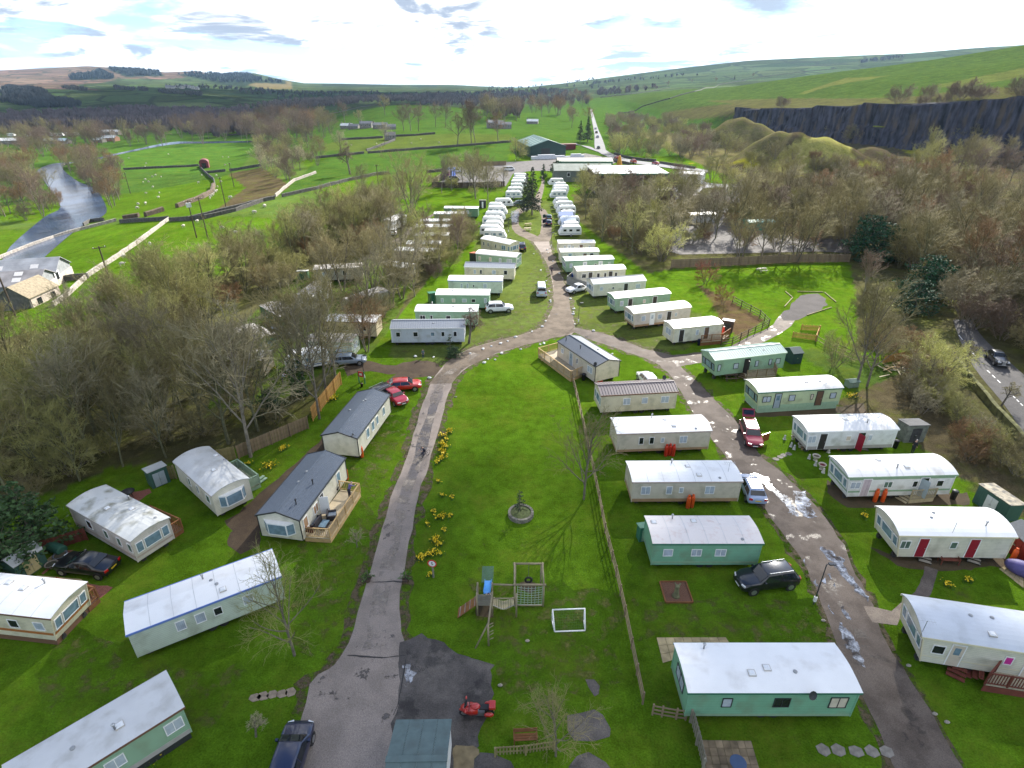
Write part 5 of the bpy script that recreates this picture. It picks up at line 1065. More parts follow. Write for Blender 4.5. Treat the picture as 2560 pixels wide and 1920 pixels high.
for (p,k,sc,tw,lab) in [
 ((-29,171.7),T_MULTI,1.25,'olive','tall many-stemmed tree left of the tourers'),((-48,196.2),T_BIG,.8,'olive','medium bare tree left of the many-stemmed one'),((-11.98,197.3),T_BIG,1.05,'olive','bare tree beside the storage yard'),((-7.47,187.3),T_TALL,1.0,'olive','upright bare tree beside the top tourers'),
 ((-67.2,254.9),T_APPLE,2.3,'purple','lone round-headed tree in the green field'),((-100.4,327),T_BIG,.8,'rust','tree on the field wall'),((-31.3,361.4),T_BIG,1.3,'purple','first of the tall trees on the wall'),((-23.39,363.6),T_TALL,1.6,'purple','tallest of the trees on the wall'),((-20.85,359.9),T_TALL,1.5,'purple','third tree on the wall'),((-8.16,372.6),T_BIG,1.3,'rust','rusty tree near the warehouse'),
 ((-73.9,364.6),T_BIG,.9,'pale','pale tree beside the ruined barn'),((-88.2,321.3),T_BIG,.9,'pale','pale thin tree behind the round-headed one'),((-83.1,487),T_BIG,1.4,'purple','left of the three farm trees'),((-76.5,479),T_BIG,1.5,'purple','middle of the three farm trees'),((-67.9,460),T_BIG,1.4,'purple','right of the three farm trees'),
 ((-64.2,534),T_BIG,1.4,'purple','first tree right of the farm'),((-55.7,534),T_BIG,1.5,'purple','second tree right of the farm'),((-157.6,601),T_BIG,1.5,'purple','dark tree at the foot of the green hillock'),((-122.3,617),T_BIG,1.4,'olive','tree on the side of the green hillock'),((-133.1,555),T_BIG,1.0,'olive','tree beside the grey farm sheds'),
 ((-242.3,605),T_BIG,1.3,'purple','first of the dark trees on the far lane'),((-231.4,612),T_TALL,1.6,'purple','second of the dark trees on the far lane'),((-216.1,607),T_BIG,1.7,'purple','third of the dark trees on the far lane'),((-203.3,598),T_BIG,1.6,'purple','fourth of the dark trees on the far lane'),
 ((553,1780),T_BIG,1.1,'rust','roundish brown tree on the hill crest'),((751,2053),T_BIG,1.1,'purple','grey tree right of the crest conifer'),((386.6,1629),T_BIG,1.2,'purple','dark tree on the hill fields'),((235,1294),T_BIG,1.3,'purple','left of the trees below the hill wall'),((290.8,1436),T_BIG,1.1,'purple','middle of the trees below the hill wall'),((320.1,1466),T_BIG,1.0,'purple','right of the trees below the hill wall'),((503,1836),T_BIG,.9,'olive','small tree on the hill fields'),
 ((-21.9,57),T_TALL,1.0,'grey','grey trunked tree behind the new orange fence'),((-26.7,49.4),T_TALL,1.05,'grey','tall tree growing through the brown fence'),((-23.07,63.6),T_TALL,.95,'olive','leaning tree behind the new orange fence'),((-22.91,67.4),T_BIG,.75,'olive','tree beside the estate car'),((-20.56,75.6),T_MULTI,.6,'rust','reddish many-stemmed tree left of the white lodge'),
 ((48.2,121.5),T_MULTI,.85,'olive','first tree along the long fence'),((53.1,122.3),T_TALL,.85,'olive','second tree along the long fence'),((56.6,122.3),T_BIG,.85,'olive','third tree along the long fence'),((60.6,122.3),T_MULTI,.95,'olive','fourth tree along the long fence'),((64.7,124.2),T_TALL,.95,'olive','fifth tree along the long fence'),((74.2,128),T_MULTI,1.0,'olive','tree at the right end of the long fence'),
 ((43.4,65),T_TALL,.95,'olive','tall bare tree behind the green and cream caravan'),((44.6,64.8),T_BIG,.7,'olive','smaller bare tree behind the green and cream caravan'),((63,100),T_TALL,.55,'purple','pinkish birch at the lawn edge'),((57.9,60),T_APPLE,.6,'olive','crooked tree on the main road verge'),((59.6,68.6),T_APPLE,.85,'olive','spreading tree leaning over the main road'),((87.8,97),T_BIG,.9,'grey','bare tree beyond the main road'),
 ((-14.52,26.2),T_THIN,1.0,'bud','slender bare tree in front of the pale green caravan'),((6.6,42.6),T_THIN,1.12,'olive','slender bare tree by the lawn fence'),((2.49,19.65),T_THIN,.72,'olive','thin bare tree at the lower edge of the lawn'),((-6.32,78.6),T_APPLE,1.05,'purple','dark crooked apple tree beside the white lodge'),
 ((-12.68,36.4),T_SAP,.9,'grey','tiny bare sapling by the timber deck'),((-14.98,20.75),T_APPLE,.33,'pale','small gnarled pruned tree on the lower left lawn'),((-12.77,36.3),T_SAP,.8,'grey','bare sapling between deck and drive')]:
 put_tree(k,p,sc,lab,None,tw,'bare_tree' if p[1]<130 else 'field_tree')
for (p,sc,tw,lab) in [((31.9,122.5),1.25,'willow','large pale budding willow beside the right caravans'),((56.1,321.3),1.7,'willow','yellow budding willow by the main road'),((66.6,321.6),1.6,'bud','olive budding willow by the main road'),((81.7,321.9),1.0,'willow','small yellow willow in the quarry scrub'),((107.8,363.7),1.3,'willow','yellowish bush below the spoil heap'),((2.94,305),1.5,'bud','olive bush beside the green warehouse'),
                          ((36.6,106.7),.62,'red','larger red-leaved bush on the bank'),((36.4,95.8),.45,'red','smaller red-leaved bush on the bank'),((133.6,261.9),1.0,'bud','greenish bush at the foot of the spoil mound'),((140.1,264.5),1.2,'olive','grey bush at the foot of the spoil mound'),((77.9,239),1.5,'bud','round olive bush by the service road'),((53.2,65.2),.95,'willow','pale budding bush by the roadside wall'),((66.9,305.6),.45,'willow','small bright bush on the road bend'),((43.2,70.4),.7,'bud','mossy stump bush by the garden fence')]:
 put_tree(T_BUD,p,sc,lab,None,tw,'budding_bush','bush')
# evergreens: branches hung with small sprays
def evergreen(seed,H,r,n,droop,shape='cone',leaf=.11,base=.12):
 g =np.random.default_rng(seed);segs =[];C =[]
 segs.append(((0,0,-.2),(0,0,H*.95),.022*H,.02))
 whorls =int(H*3.2)
 for k in range(whorls):
  z =H*(base+(1-base)*k/whorls)
  t =(z/H-base)/(1-base)
  R_ =r*((1-t)**.8 if shape == 'cone' else math.sin(math.pi*min(.12+.88*t,.999))**.6)*(.75+.5*g.random())+.08
  for j in range(5):
   a =g.random()*6.28;e =np.array([math.cos(a)*R_,math.sin(a)*R_,-droop*R_+.1])
   segs.append(((0,0,z),tuple(np.array([0,0,z])+e),.012*H*.3,.01))
   m =max(3,int(n*R_/r))
   tt =g.random(m)**.6;pts =np.array([0,0,z])+e[None,:]*tt[:,None]+g.normal(size=(m,3))*np.array([.10,.10,.07])*max(R_,.6)*.9
   C.append(pts)
 C =np.concatenate(C);V,F =leaf_quads(C,leaf,g,.4)
 return seg_mesh('trunk',segs,4),raw_mesh('crown',V,F)
def put_evergreen(var,p,sc,mat,label,cat='conifer',name='conifer',rz=None,group=None):
 tm,cm =var
 if not tm.materials:tm.materials.append(BARK);cm.materials.append(CONIF)
 r_ =thing(name,label,cat,p,random.random()*6 if rz is None else rz,group);r_.scale =sc if hasattr(sc,'__len__') else (sc,)*3
 obj('trunk',tm,None,r_);c =obj('crown',cm,None,r_);c.material_slots[0].link ='OBJECT';c.material_slots[0].material =mat
 return r_
E_SPR =evergreen(1,12,2.6,16,.35,leaf=.16,base=.16);E_BUSH =evergreen(2,7,3.2,34,.1,'round',.15,.02);E_SML =evergreen(3,2.2,.55,14,.1,leaf=.05,base=.1);E_GLB =evergreen(4,.6,.32,30,0,'round',.035,.02);E_CYP =evergreen(5,8,2.3,30,-.25,leaf=.14,base=.03)
put_evergreen(E_SPR,(5.76,171.3),1.10,CONIF,'tall dark conifer on the green island')
put_evergreen(E_SPR,(4.36,175.5),.92,CONIF,'second dark conifer behind the tall one')
put_evergreen(E_BUSH,(18.37,247.5),(1.0,1.0,.9),CYPR,'broad dark evergreen beside the top tourer','evergreen','evergreen_bush')
put_evergreen(E_CYP,(12.29,239.6),(.6,.6,.75),CYPR,'narrow dark cypress beside the broad evergreen','evergreen','cypress_tree')
put_evergreen(E_CYP,(-39.1,33.8),(1.15,1.15,1.0),CYPR,'dark cypress at the left edge beside the shed','evergreen','cypress_tree')
put_evergreen(E_CYP,(-38.7,36.1),(1.15,1.15,.85),CYPR,'dark spreading cypress behind the black saloon','evergreen','cypress_tree')
put_evergreen(E_BUSH,(75.3,122.9),(1.5,1.5,1.4),SPRUCE,'big bluish evergreen at the end of the long fence','evergreen','evergreen_bush')
put_evergreen(E_BUSH,(81,124.2),(1.35,1.35,1.1),SPRUCE,'bluish evergreen next to the big one','evergreen','evergreen_bush')
put_evergreen(E_SPR,(85,124.2),.5,SPRUCE,'small pointed evergreen in the right wood','evergreen')
put_evergreen(E_BUSH,(73.3,99.5),(1.2,1.2,1.1),SPRUCE,'dark evergreen on the bank above the main road','evergreen','evergreen_bush')
put_evergreen(E_BUSH,(66.8,91.6),(1.0,1.0,.8),SPRUCE,'low evergreen below the bank','evergreen','evergreen_bush')
put_evergreen(E_SML,(0.7,40.7),1.15,CYPR,'small conifer in the round stone planter on the lawn')
put_evergreen(E_SML,(-8.78,75.8),1.25,CYPR,'dwarf conifer on the rockery by the white lodge')
put_evergreen(E_GLB,(-11.03,32.8),1.5,BOX,'round box shrub in the left tub by the drive','shrub','box_shrub').location.z =.3
put_evergreen(E_GLB,(-8.11,32.8),1.5,BOX,'round box shrub in the right tub by the drive','shrub','box_shrub').location.z =.3
put_evergreen(E_BUSH,(-27.6,57.7),(.55,.55,.5),CYPR,'dark laurel bush behind the brown fence','evergreen','evergreen_bush')
put_evergreen(E_BUSH,(-7.97,74),(.35,.35,.2),CYPR,'low rockery heather under the dwarf conifer','shrub','evergreen_bush')
put_evergreen(E_SPR,(688,2034),1.15,CONIF,'dark conifer on the hill crest')
put_evergreen(E_SPR,(46,382.4),1.2,CONIF,'dark conifer left of the main road')
put_evergreen(E_SPR,(41.3,381.3),1.0,CONIF,'shorter conifer left of the main road')
# ivy sleeves on two trunks
def ivy(p,H,r,label):
 g =np.random.default_rng(int(H*100));n =1600;a =g.random(n)*6.28;z =g.random(n)**1.3*H;rr_ =r*(1-.5*z/H)*(.7+.6*g.random(n))
 V,F =leaf_quads(np.stack([np.cos(a)*rr_,np.sin(a)*rr_,z],1),.09,g)
 t =thing('ivy_clad_tree',label,'tree',p);tm,cm =T_TALL[0]
 obj('trunk',tm,None,t);c =obj('crown',cm,None,t);c.material_slots[0].link ='OBJECT';c.material_slots[0].material =TWIG['olive']
 obj('ivy',raw_mesh('ivy',V,F),IVY,t);t.scale =(.92,)*3
ivy((-26.4,62.7),7,.55,'tree with ivy-clad trunk, left of the pair');ivy((-25.4,62.7),6,.45,'tree with ivy-clad trunk, right of the pair')
# far woodland: brush-like little trees joined in one mass per wood
def far_wood(name,polys,label,col,seed,H=(9,15),per=26):
 g =np.random.default_rng(seed);Vs =[];Fs =[];n0 =0
 for (poly,n) in polys:
  xs =np.array([p[0] for p in poly]);ys =np.array([p[1] for p in poly])
  x =g.uniform(xs.min(),xs.max(),n*12);y =g.uniform(ys.min(),ys.max(),n*12)
  m =inside(poly,x,y);x,y =x[m][:n],y[m][:n];z =terr(x,y);k =len(x)
  h =g.uniform(H[0],H[1],k)
  for j in range(per):
   a =g.random(k)*6.28;rad =h*.36*np.sqrt(g.random(k));zt =h*(.45+.55*np.sqrt(np.maximum(0,1-(rad/(h*.40))**2))*(.75+.25*g.random(k)))
   b =np.stack([x+np.cos(a)*rad*.35,y+np.sin(a)*rad*.35,z+h*.12*g.random(k)],1);t =np.stack([x+np.cos(a)*rad*1.15,y+np.sin(a)*rad*1.15,z+zt],1)
   w =h*.085*(.5+g.random(k));ax =a+1.57+g.normal(size=k)*.6
   s =np.stack([np.cos(ax)*w,np.sin(ax)*w,g.normal(size=k)*w*.3],1)
   mid =(b+t)/2+s*.2
   V =np.stack([b,mid-s,t,mid+s],1).reshape(-1,3);Vs.append(V);Fs.append(np.arange(4*k).reshape(-1,4)+n0);n0 += 4*k
 me =raw_mesh(name,np.concatenate(Vs),np.concatenate(Fs))
 return tag(obj(name,me,pm('far_'+name+str(seed),col,.9,.35,.02)),label,'wood',kind='stuff')
far_wood('woodland',[([(-685,810),(-669,899),(-617,929),(-461,760),(-327.9,619),(-265.2,562),(-242.6,624),(-419,1159),(-554,1199),(-746,1244),(-770,1101),(-818,1022),(-830,987)],900),([(-517,607),(-450,673),(-402,672),(-461,760),(-644,866),(-655,774)],160)],'purple brown leafless woodland filling the valley floor on the left',(.13,.105,.11),1)
far_wood('woodland',[([(-443,1042),(-410,1264),(-383.1,1703),(-252.5,1723),(-204.6,1493),(-64.9,1329),(-2.42,652),(7.91,632),(27.4,2225),(-298.7,2364),(-568,2005),(-587,1621),(-556,1316)],1100),([(-19.79,630),(7.47,595),(11.06,888),(-33.3,1135)],60)],'brown leafless woodland across the valley beyond the green hillock',(.15,.125,.11),2)
far_wood('woodland',[([(-33.2,667),(35.7,1236),(118,991),(182.1,1540),(154.9,2300),(-27.7,2698),(-124.3,2526)],260),([(186.5,1353),(387.9,1606),(408,1690),(220.1,1751)],40)],'leafless woodland where the main road disappears',(.14,.115,.10),3)
far_wood('woodland',[([(-1557,2016),(-1262,1735),(-1022,1434),(-1002,1399),(-1069,1380),(-1136,1450)],260),([(-1069,1380),(-1009,1410),(-879,1320),(-877,1280),(-927,1260),(-1039,1312)],240)],'dark plantation on the near left hill',(.06,.07,.075),4,(11,17))
far_wood('woodland',[([(-2066,3068),(-2210,3318),(-2228,3514),(-2358,3785),(-2024,3362),(-1962,3219)],260),([(-2426,3957),(-2325,4342),(-2011,3791),(-2047,3498),(-2270,3767)],260),([(-2002,3942),(-1977,4284),(-2461,5667),(-1658,4221),(-1467,3874),(-1454,4152),(-1323,3772),(-1395,3466),(-1549,3423)],400)],'dark conifer plantations on the far moor',(.04,.058,.06),5,(16,26),14)
far_wood('woodland',[([(-1564,2291),(-1182,1816),(-1052,1614),(-1347,1949)],60),([(-1310,2150),(-1063,1912),(-970,1738),(-1060,1735)],70),([(-927,1713),(-788,1655),(-773,1615),(-895,1652)],80),([(-1435,2702),(-963,2707),(-835,2344),(-1171,2202)],90),([(-1015,2435),(-548,2689),(-484,2371),(-861,2059)],160),([(-736,2042),(-79,2732),(-69.1,2387),(-642,1777)],160),([(-198.7,5615),(327.4,2315),(266.2,1787),(-98.5,2772)],60),([(303.8,2866),(675,2404),(640,2262),(252.8,2381)],40),([(1332,2551),(1533,2618),(1495,2550),(1293,2475)],50),([(457,5634),(715,5647),(404,2865),(270.4,3191)],80)],'scattered hedgerow trees dotting the far fields',(.09,.09,.08),6,(8,15),14)
# ------------------------------------------------------------------ vehicles
def paint(name,col,rough=.28):return pm('paint_'+name,col,rough,.04,2,spec=.5,coat=.8)
CP ={'black':paint('black',(.008,.009,.012)),'navy':paint('navy',(.012,.016,.045)),'red':paint('red',(.42,.018,.012)),'crimson':paint('crimson',(.36,.015,.035)),'maroon':paint('maroon',(.24,.012,.03)),'silver':paint('silver',(.32,.37,.43),.3),'blue':paint('blue',(.30,.38,.55),.3),'white':paint('white',(.72,.73,.74)),'steel':paint('steel',(.20,.24,.30)),'dkgreen':paint('dkgreen',(.03,.07,.06)),'camper':paint('camper',(.42,.48,.52))}
GLASS =pm('car_glass',(.012,.016,.02),.04,.2,2,spec=.7);LENS =pm('headlamp',(.62,.64,.66),.12,.05);TAIL =pm('tail_lamp',(.45,.01,.01),.2,.1);PLATEY =pm('plate_yellow',(.65,.45,.03),.5,.05);PLATEW =pm('plate_white',(.7,.7,.68),.5,.05)
BLACKP =pm('black_plastic',(.02,.02,.021),.55,.1)
SPECS ={  # length, half width, height, rear glass base, roof rear, roof front, screen base, bonnet height, tail height, belt
 'hatch':(4.15,.88,1.45,.12,.75,2.45,3.15,.93,.98,.90),'estate':(4.7,.89,1.46,.10,.45,2.75,3.50,.92,.98,.90),'saloon':(4.75,.91,1.42,.75,1.55,2.75,3.50,.93,.99,.92),
 'suv':(4.65,.92,1.68,.10,.60,2.70,3.35,1.08,1.10,1.04),'mini':(3.75,.85,1.40,.12,.55,2.15,2.62,.95,.95,.92),'beetle':(4.25,.90,1.48,.35,1.25,2.35,3.05,.98,.85,.90),'van':(4.9,.95,1.98,.03,.18,3.75,4.45,1.15,1.15,1.12),'vintage':(4.3,.80,1.55,.45,1.2,2.35,2.70,1.05,.85,1.0)}
def car_body(kind):
 L_,w,h,rb,rt,ft,fb,hz,tzz,bl =SPECS[kind]
 sill =.30;S =[]
 def sec(x,zb,zbelt,ztop,wb,wt):
  half =[(0,zb),(wb*.86,zb),(wb,zb+.14),(wb*1.0,(zb+zbelt)/2+.06),(wb*.965,zbelt),(wt,ztop-.07 if ztop >zbelt+.15 else ztop-.025),(wt*.86,ztop-.012),(0,ztop)]
  return [(x-L_/2,-y,z) for y,z in half]+[(x-L_/2,y,z) for y,z in reversed(half[1:-1])]
 rd =h-.0
 S.append(sec(0,.42,.72,tzz-.16,w*.80,w*.70));S.append(sec(.07,.34,bl-.06,tzz-.02,w*.93,w*.82))
 S.append(sec(rb+.08,sill,bl,tzz+.03,w*.985,w*.84))
 S.append(sec(rt,sill,bl,rd-.05,w,w*.72));S.append(sec((rt+ft)/2,sill,bl,rd,w,w*.74));S.append(sec(ft,sill,bl,rd-.04,w,w*.73))
 S.append(sec(fb,sill,bl,hz+.03,w*.99,w*.84));S.append(sec((fb+L_)/2+.05,sill,bl-.02,hz-.02,w*.97,w*.82));S.append(sec(L_-.16,.32,.74,hz-.14,w*.90,w*.76));S.append(sec(L_,.40,.62,hz-.30,w*.74,w*.62))
 return S
def car(kind,colr,p,front,label,name='car',cat='car',group=None,tailgate=False,open_door=0,roofc=None,stripe=False):
 """p: ground point below the middle; front: ground point ahead"""
 L_,w,h,rb,rt,ft,fb,hz,tzz,bl =SPECS[kind]
 root =thing(name,label,cat,(p[0],p[1],tz(*p)+.02),heading(p,front),group)
 S =car_body(kind);b =MB().loft(S).build('body',CP[colr],root,True)
 md =b.modifiers.new('smooth','BEVEL');md.width =.05;md.segments =2;md.limit_method ='ANGLE';md.angle_limit =R(28)
 # glass patches lie just proud of the cabin
 def P(i,j):return Vector(S[i][j])
 n =len(S[0])
 def quad(nm,pts,off,parent=root,mat=GLASS):
  pts =[Vector(q) for q in pts];c =sum(pts,Vector())/len(pts)
  nrm =(pts[1]-pts[0]).cross(pts[2]-pts[0]).normalized()
  if nrm.dot(c-Vector((0,0,.9)))<0:nrm =-nrm
  a =[q+nrm*off for q in pts];k =len(a);m =MB().add(a+[q-nrm*.01 for q in pts],[tuple(range(k))]+[(i,(i+1) % k,k+(i+1) % k,k+i) for i in range(k)])
  return m.build(nm,mat,parent)
 l6,l2 =5,4      # roof edge and belt indices on the -y side
 def mix(a,c,t):return a.lerp(c,t)
 for s_ in (1,-1):
  def Q(i,j):v =P(i,j).copy();v.y *= s_;return v
  # windscreen is drawn once
  lo =.06;up_ =.90
  a =mix(Q(3,4),Q(3,5),lo);d =mix(Q(3,4),Q(3,5),up_);b1 =mix(Q(5,4),Q(5,5),lo);c1 =mix(Q(5,4),Q(5,5),up_);m0 =mix(Q(4,4),Q(4,5),lo);m1 =mix(Q(4,4),Q(4,5),up_)
  fbp =mix(Q(5,4),Q(6,4),.62);fbp.z += .05;rbp =mix(Q(3,4),Q(2,4),.55);rbp.z += .05
  g =Vector((.04,0,0))
  quad('side_window',[a+g*0,m0-g,m1-g,d] if kind == 'van' else [rbp,m0-g,m1-g,d],.012);quad('side_window',[m0+g,fbp,c1,m1+g],.012)
 wf =[mix(P(5,5),P(6,5),.08),mix(P(5,5),P(6,5),.9)];ww =[]
 for v in wf:ww.append(v)
 quad('windscreen',[Vector((wf[0].x,wf[0].y*.96,wf[0].z+.03)),Vector((wf[0].x,-wf[0].y*.96,wf[0].z+.03)),Vector((wf[1].x,-wf[1].y*.96,wf[1].z+.035)),Vector((wf[1].x,wf[1].y*.96,wf[1].z+.035))],.035)
 wr =[mix(P(3,5),P(2,5),.10),mix(P(3,5),P(2,5),.82)]
 quad('rear_window',[Vector((wr[0].x,wr[0].y*.93,wr[0].z+.03)),Vector((wr[0].x,-wr[0].y*.93,wr[0].z+.03)),Vector((wr[1].x,-wr[1].y*.93,wr[1].z+.035)),Vector((wr[1].x,wr[1].y*.93,wr[1].z+.035))],.035)
 if roofc:
  MB().bx(rt-L_/2+.1,ft-L_/2-.1,-w*.60,w*.60,h-.02,h+.012).build('roof_panel',CP[roofc],root)
 for x in (.78,L_-.86):
  for s_ in (-1,1):
   r =.32 if kind not in ('suv','van') else .35
   MB().tube((x-L_/2,s_*(w-.10),r),(x-L_/2,s_*(w+.006),r),r+.06,n=18).build('wheel_arch',BLACKP,root)
   t =MB().tube((x-L_/2,s_*(w-.16),r),(x-L_/2,s_*(w+.018),r),r,n=18).build('wheel',RUBBER,root)
   MB().tube((x-L_/2,s_*(w+.0),r),(x-L_/2,s_*(w+.028),r),r*.64,n=14).build('rim',STEEL,t)
 for s_ in (-1,1):
  MB().ob((L_/2-.10,s_*w*.66,hz-.26),(.35,-s_*.9,0),UP,(.9,s_*.35,0),.34,.14,.08).build('headlight',LENS,root)
  MB().ob((-L_/2+.035,s_*w*.74,tzz-.16),(.3,s_*.95,0),UP,(-.95,s_*.3,0),.30,.20,.07).build('tail_light',TAIL,root)
  mr_ =MB().bx(fb-L_/2-.42,fb-L_/2-.28,s_*(w+.03)-.07,s_*(w+.03)+.09,bl+.02,bl+.15).build('mirror',CP[colr] if kind != 'van' else BLACKP,root)
 MB().bx(-L_/2-.015,-L_/2+.02,-.26,.26,.62,.73).build('number_plate',PLATEY,root);MB().bx(L_/2-.02,L_/2+.012,-.26,.26,.42,.53).build('number_plate',PLATEW,root)
 MB().bx(L_/2-.10,L_/2+.004,-w*.5,w*.5,.55,.66).build('grille',BLACKP,root)
 if tailgate:
  MB().ob((-L_/2-.15,0,h+.28),(-.62,0,.78),(0,1,0),(.78,0,.62),.95,1.3,.05).build('tailgate',CP[colr],root)
  MB().ob((-L_/2-.10,0,h+.36),(-.62,0,.78),(0,1,0),(.78,0,.62),.5,1.05,.07).build('tailgate_window',GLASS,root)
 if open_door:
  s_ =open_door;d =MB().ob((ft-L_/2+.42,s_*(w+.42),.78),(-.62,s_*.78,0),UP,(.78,s_*.62,0),.95,.95,.06).build('open_door',CP[colr],root)
 if kind in ('suv','estate'):
  for s_ in (-1,1):MB().beam((rt-L_/2+.1,s_*w*.66,h+.03),(ft-L_/2-.1,s_*w*.66,h+.03),.035).build('roof_rail',STEEL,root)
 if kind == 'vintage':
  for s_ in (-1,1):
   MB().ball((L_/2-.75,s_*.66,.62),.62,.22,.34).build('front_wing',CP[colr],root,True);MB().ball((-L_/2+.8,s_*.66,.6),.6,.2,.32).build('rear_wing',CP[colr],root,True)
   MB().ball((L_/2-.25,s_*.55,.82),.14).build('round_headlamp',LENS,root,True)
  MB().bx(L_/2-.02,L_/2+.05,-.7,.7,.40,.48).build('chrome_bumper',STEEL,root);MB().bx(L_/2-.1,L_/2+.01,-.2,.2,.55,.95).build('chrome_grille',STEEL,root)
 return root
car('suv','black',(19.25,32.4),(16.91,32),'black off-road car parked beside the green caravan on the lawn')
car('saloon','black',(-33.2,33.9),(-35.3,34.2),'black saloon parked on the grass by the left caravans')
car('hatch','navy',(-12.36,19.22),(-12.36,20.28),'dark blue car cut by the lower edge on the drive')
car('hatch','red',(-13.34,64.2),(-11.65,64.5),'bright red hatchback behind the slate roofed lodge')
car('mini','crimson',(-13.87,61.1),(-12.98,60),'small crimson car nosing out behind the slate roofed lodge',stripe=True)
car('estate','black',(-15.53,62.7),(-14.53,63.9),'black car mostly hidden behind the slate roofed lodge')
car('estate','steel',(-22.13,71.6),(-20.12,71.9),'blue grey estate car on the muddy track by the wood')
car('hatch','blue',(22.22,43.5),(22.45,46.2),'pale blue hatchback beside the beige caravan, rear to the camera',roofc='white')
car('estate','maroon',(25.6,52.9),(25.2,50.4),'maroon estate car with tailgate and door open on the lane',tailgate=True,open_door=1)
car('suv','white',(-2.12,91.9),(0.24,92.2),'white crossover car beside the leafless apple tree')
car('van','camper',(5.28,100.9),(5.35,105.8),'silver campervan on the grass beside the drive','camper_van','van',roofc='white')
car('beetle','white',(11.83,102.2),(10.16,101.2),'rounded white car by the grey fenced deck')
car('suv','navy',(2.2,132.4),(1.95,137.7),'dark blue car beside the angled cream caravan')
car('hatch','dkgreen',(10.24,165),(10.58,172.1),'farther of the two dark cars on the tourer lane',open_door=1)
car('hatch','navy',(9.87,158.3),(10.22,165.7),'nearer of the two dark cars on the tourer lane',open_door=1)
car('hatch','white',(17.17,65.7),(16.77,67.7),'white car half hidden behind the brown tiled caravan')
car('hatch','white',(-29.8,147.5),(-30.5,152),'white car on the gravel track by the back row')
car('vintage','black',(66.1,72.1),(65.3,69.3),'black vintage car driving on the main road','vintage_car')
car('estate','dkgreen',(1.9,186.4),(0.64,186),'dark car parked beside the nose-out tourer')
car('hatch','steel',(-34.9,81.4),(-33.8,81.1),'grey car half hidden among the caravans in the wood')
for (p,f,c_,k,lab) in [((66.9,508),(72.5,559),'silver','hatch','farthest car on the straight main road'),((59.8,448),(67.4,511),'black','suv','dark car on the straight main road'),((55.2,407),(59.8,448),'steel','hatch','grey car on the straight main road'),((48.6,351.4),(51.2,377.6),'dkgreen','hatch','green car nearing the road junction'),
                           ((51.9,306.5),(50.6,311.6),'red','hatch','first red car on the road bend'),((57.1,291.7),(55.9,298),'red','suv','red van-like car on the road bend'),((66.1,285.1),(64.8,288.4),'crimson','hatch','third red car by the stone wall')]:
 car(k,c_,p,f,lab).location.z += .25
# red touring motorbike
def motorbike(p,front,label):
 root =thing('motorbike',label,'motorbike',(p[0],p[1],.03),heading(p,front));red =CP['red']
 root.rotation_euler[0]=R(-5)
 for (x,w) in ((.78,.12),(-.72,.17)):
  t =MB().tube((x,-w/2,.31),(x,w/2,.31),.31,n=18).build('wheel',RUBBER,root);MB().tube((x,-w/2-.01,.31),(x,w/2+.01,.31),.2,n=14).build('rim',STEEL,t)
 MB().loft([[(-.05,s*.20,.35),(-.05,s*.26,.6),(-.05,s*.2,.85)][::1]+[(-.05,-s*.2,.85),(-.05,-s*.26,.6),(-.05,-s*.20,.35)] for s in (1,)]+[[(.35,.24,.30),(.35,.32,.62),(.35,.24,.98),(.35,-.24,.98),(.35,-.32,.62),(.35,-.24,.30)],[(.72,.18,.45),(.72,.27,.68),(.72,.2,1.02),(.72,-.2,1.02),(.72,-.27,.68),(.72,-.18,.45)],[(.98,.08,.62),(.98,.12,.70),(.98,.08,.86),(.98,-.08,.86),(.98,-.12,.70),(.98,-.08,.62)]]).build('fairing',red,root,True)
 MB().ball((.12,0,.93),.34,.22,.17).build('fuel_tank',red,root,True)
 MB().ball((.80,0,.60),.30,.09,.10).build('mudguard',red,root,True)
 MB().bx(-.72,-.12,-.16,.16,.80,.90).build('seat',BLACKP,root)
 MB().bx(-.45,.3,-.18,.18,.22,.55).build('engine',STEEL,root)
 MB().ob((.66,0,1.18),(-.5,0,.85),(0,1,0),(.85,0,.5),.34,.36,.02).build('windshield',GLASS,root)
 MB().tube((.45,-.40,1.03),(.45,.40,1.03),.018).build('handlebar',BLACKP,root)
 for s in (-1,1):
  MB().ball((.66,s*.42,1.12),.06,.11,.07).build('mirror',red,root,True);MB().ball((-.72,s*.34,.62),.30,.13,.17).build('pannier',red,root,True)
 bx =MB().bx(-1.12,-.72,-.25,.25,.92,1.20).build('top_box',red,root);m =bx.modifiers.new('b','BEVEL');m.width =.06;m.segments =3
 MB().bx(-1.03,-1.0,-.10,.10,.55,.75).build('number_plate',PLATEY,root)
 MB().tube((-.95,-.2,.32),(-.2,-.16,.28),.05).build('exhaust',STEEL,root)
 return root
motorbike((-2.09,22.07),(-3.14,22.07),'red touring motorbike with panniers on the dark apron')
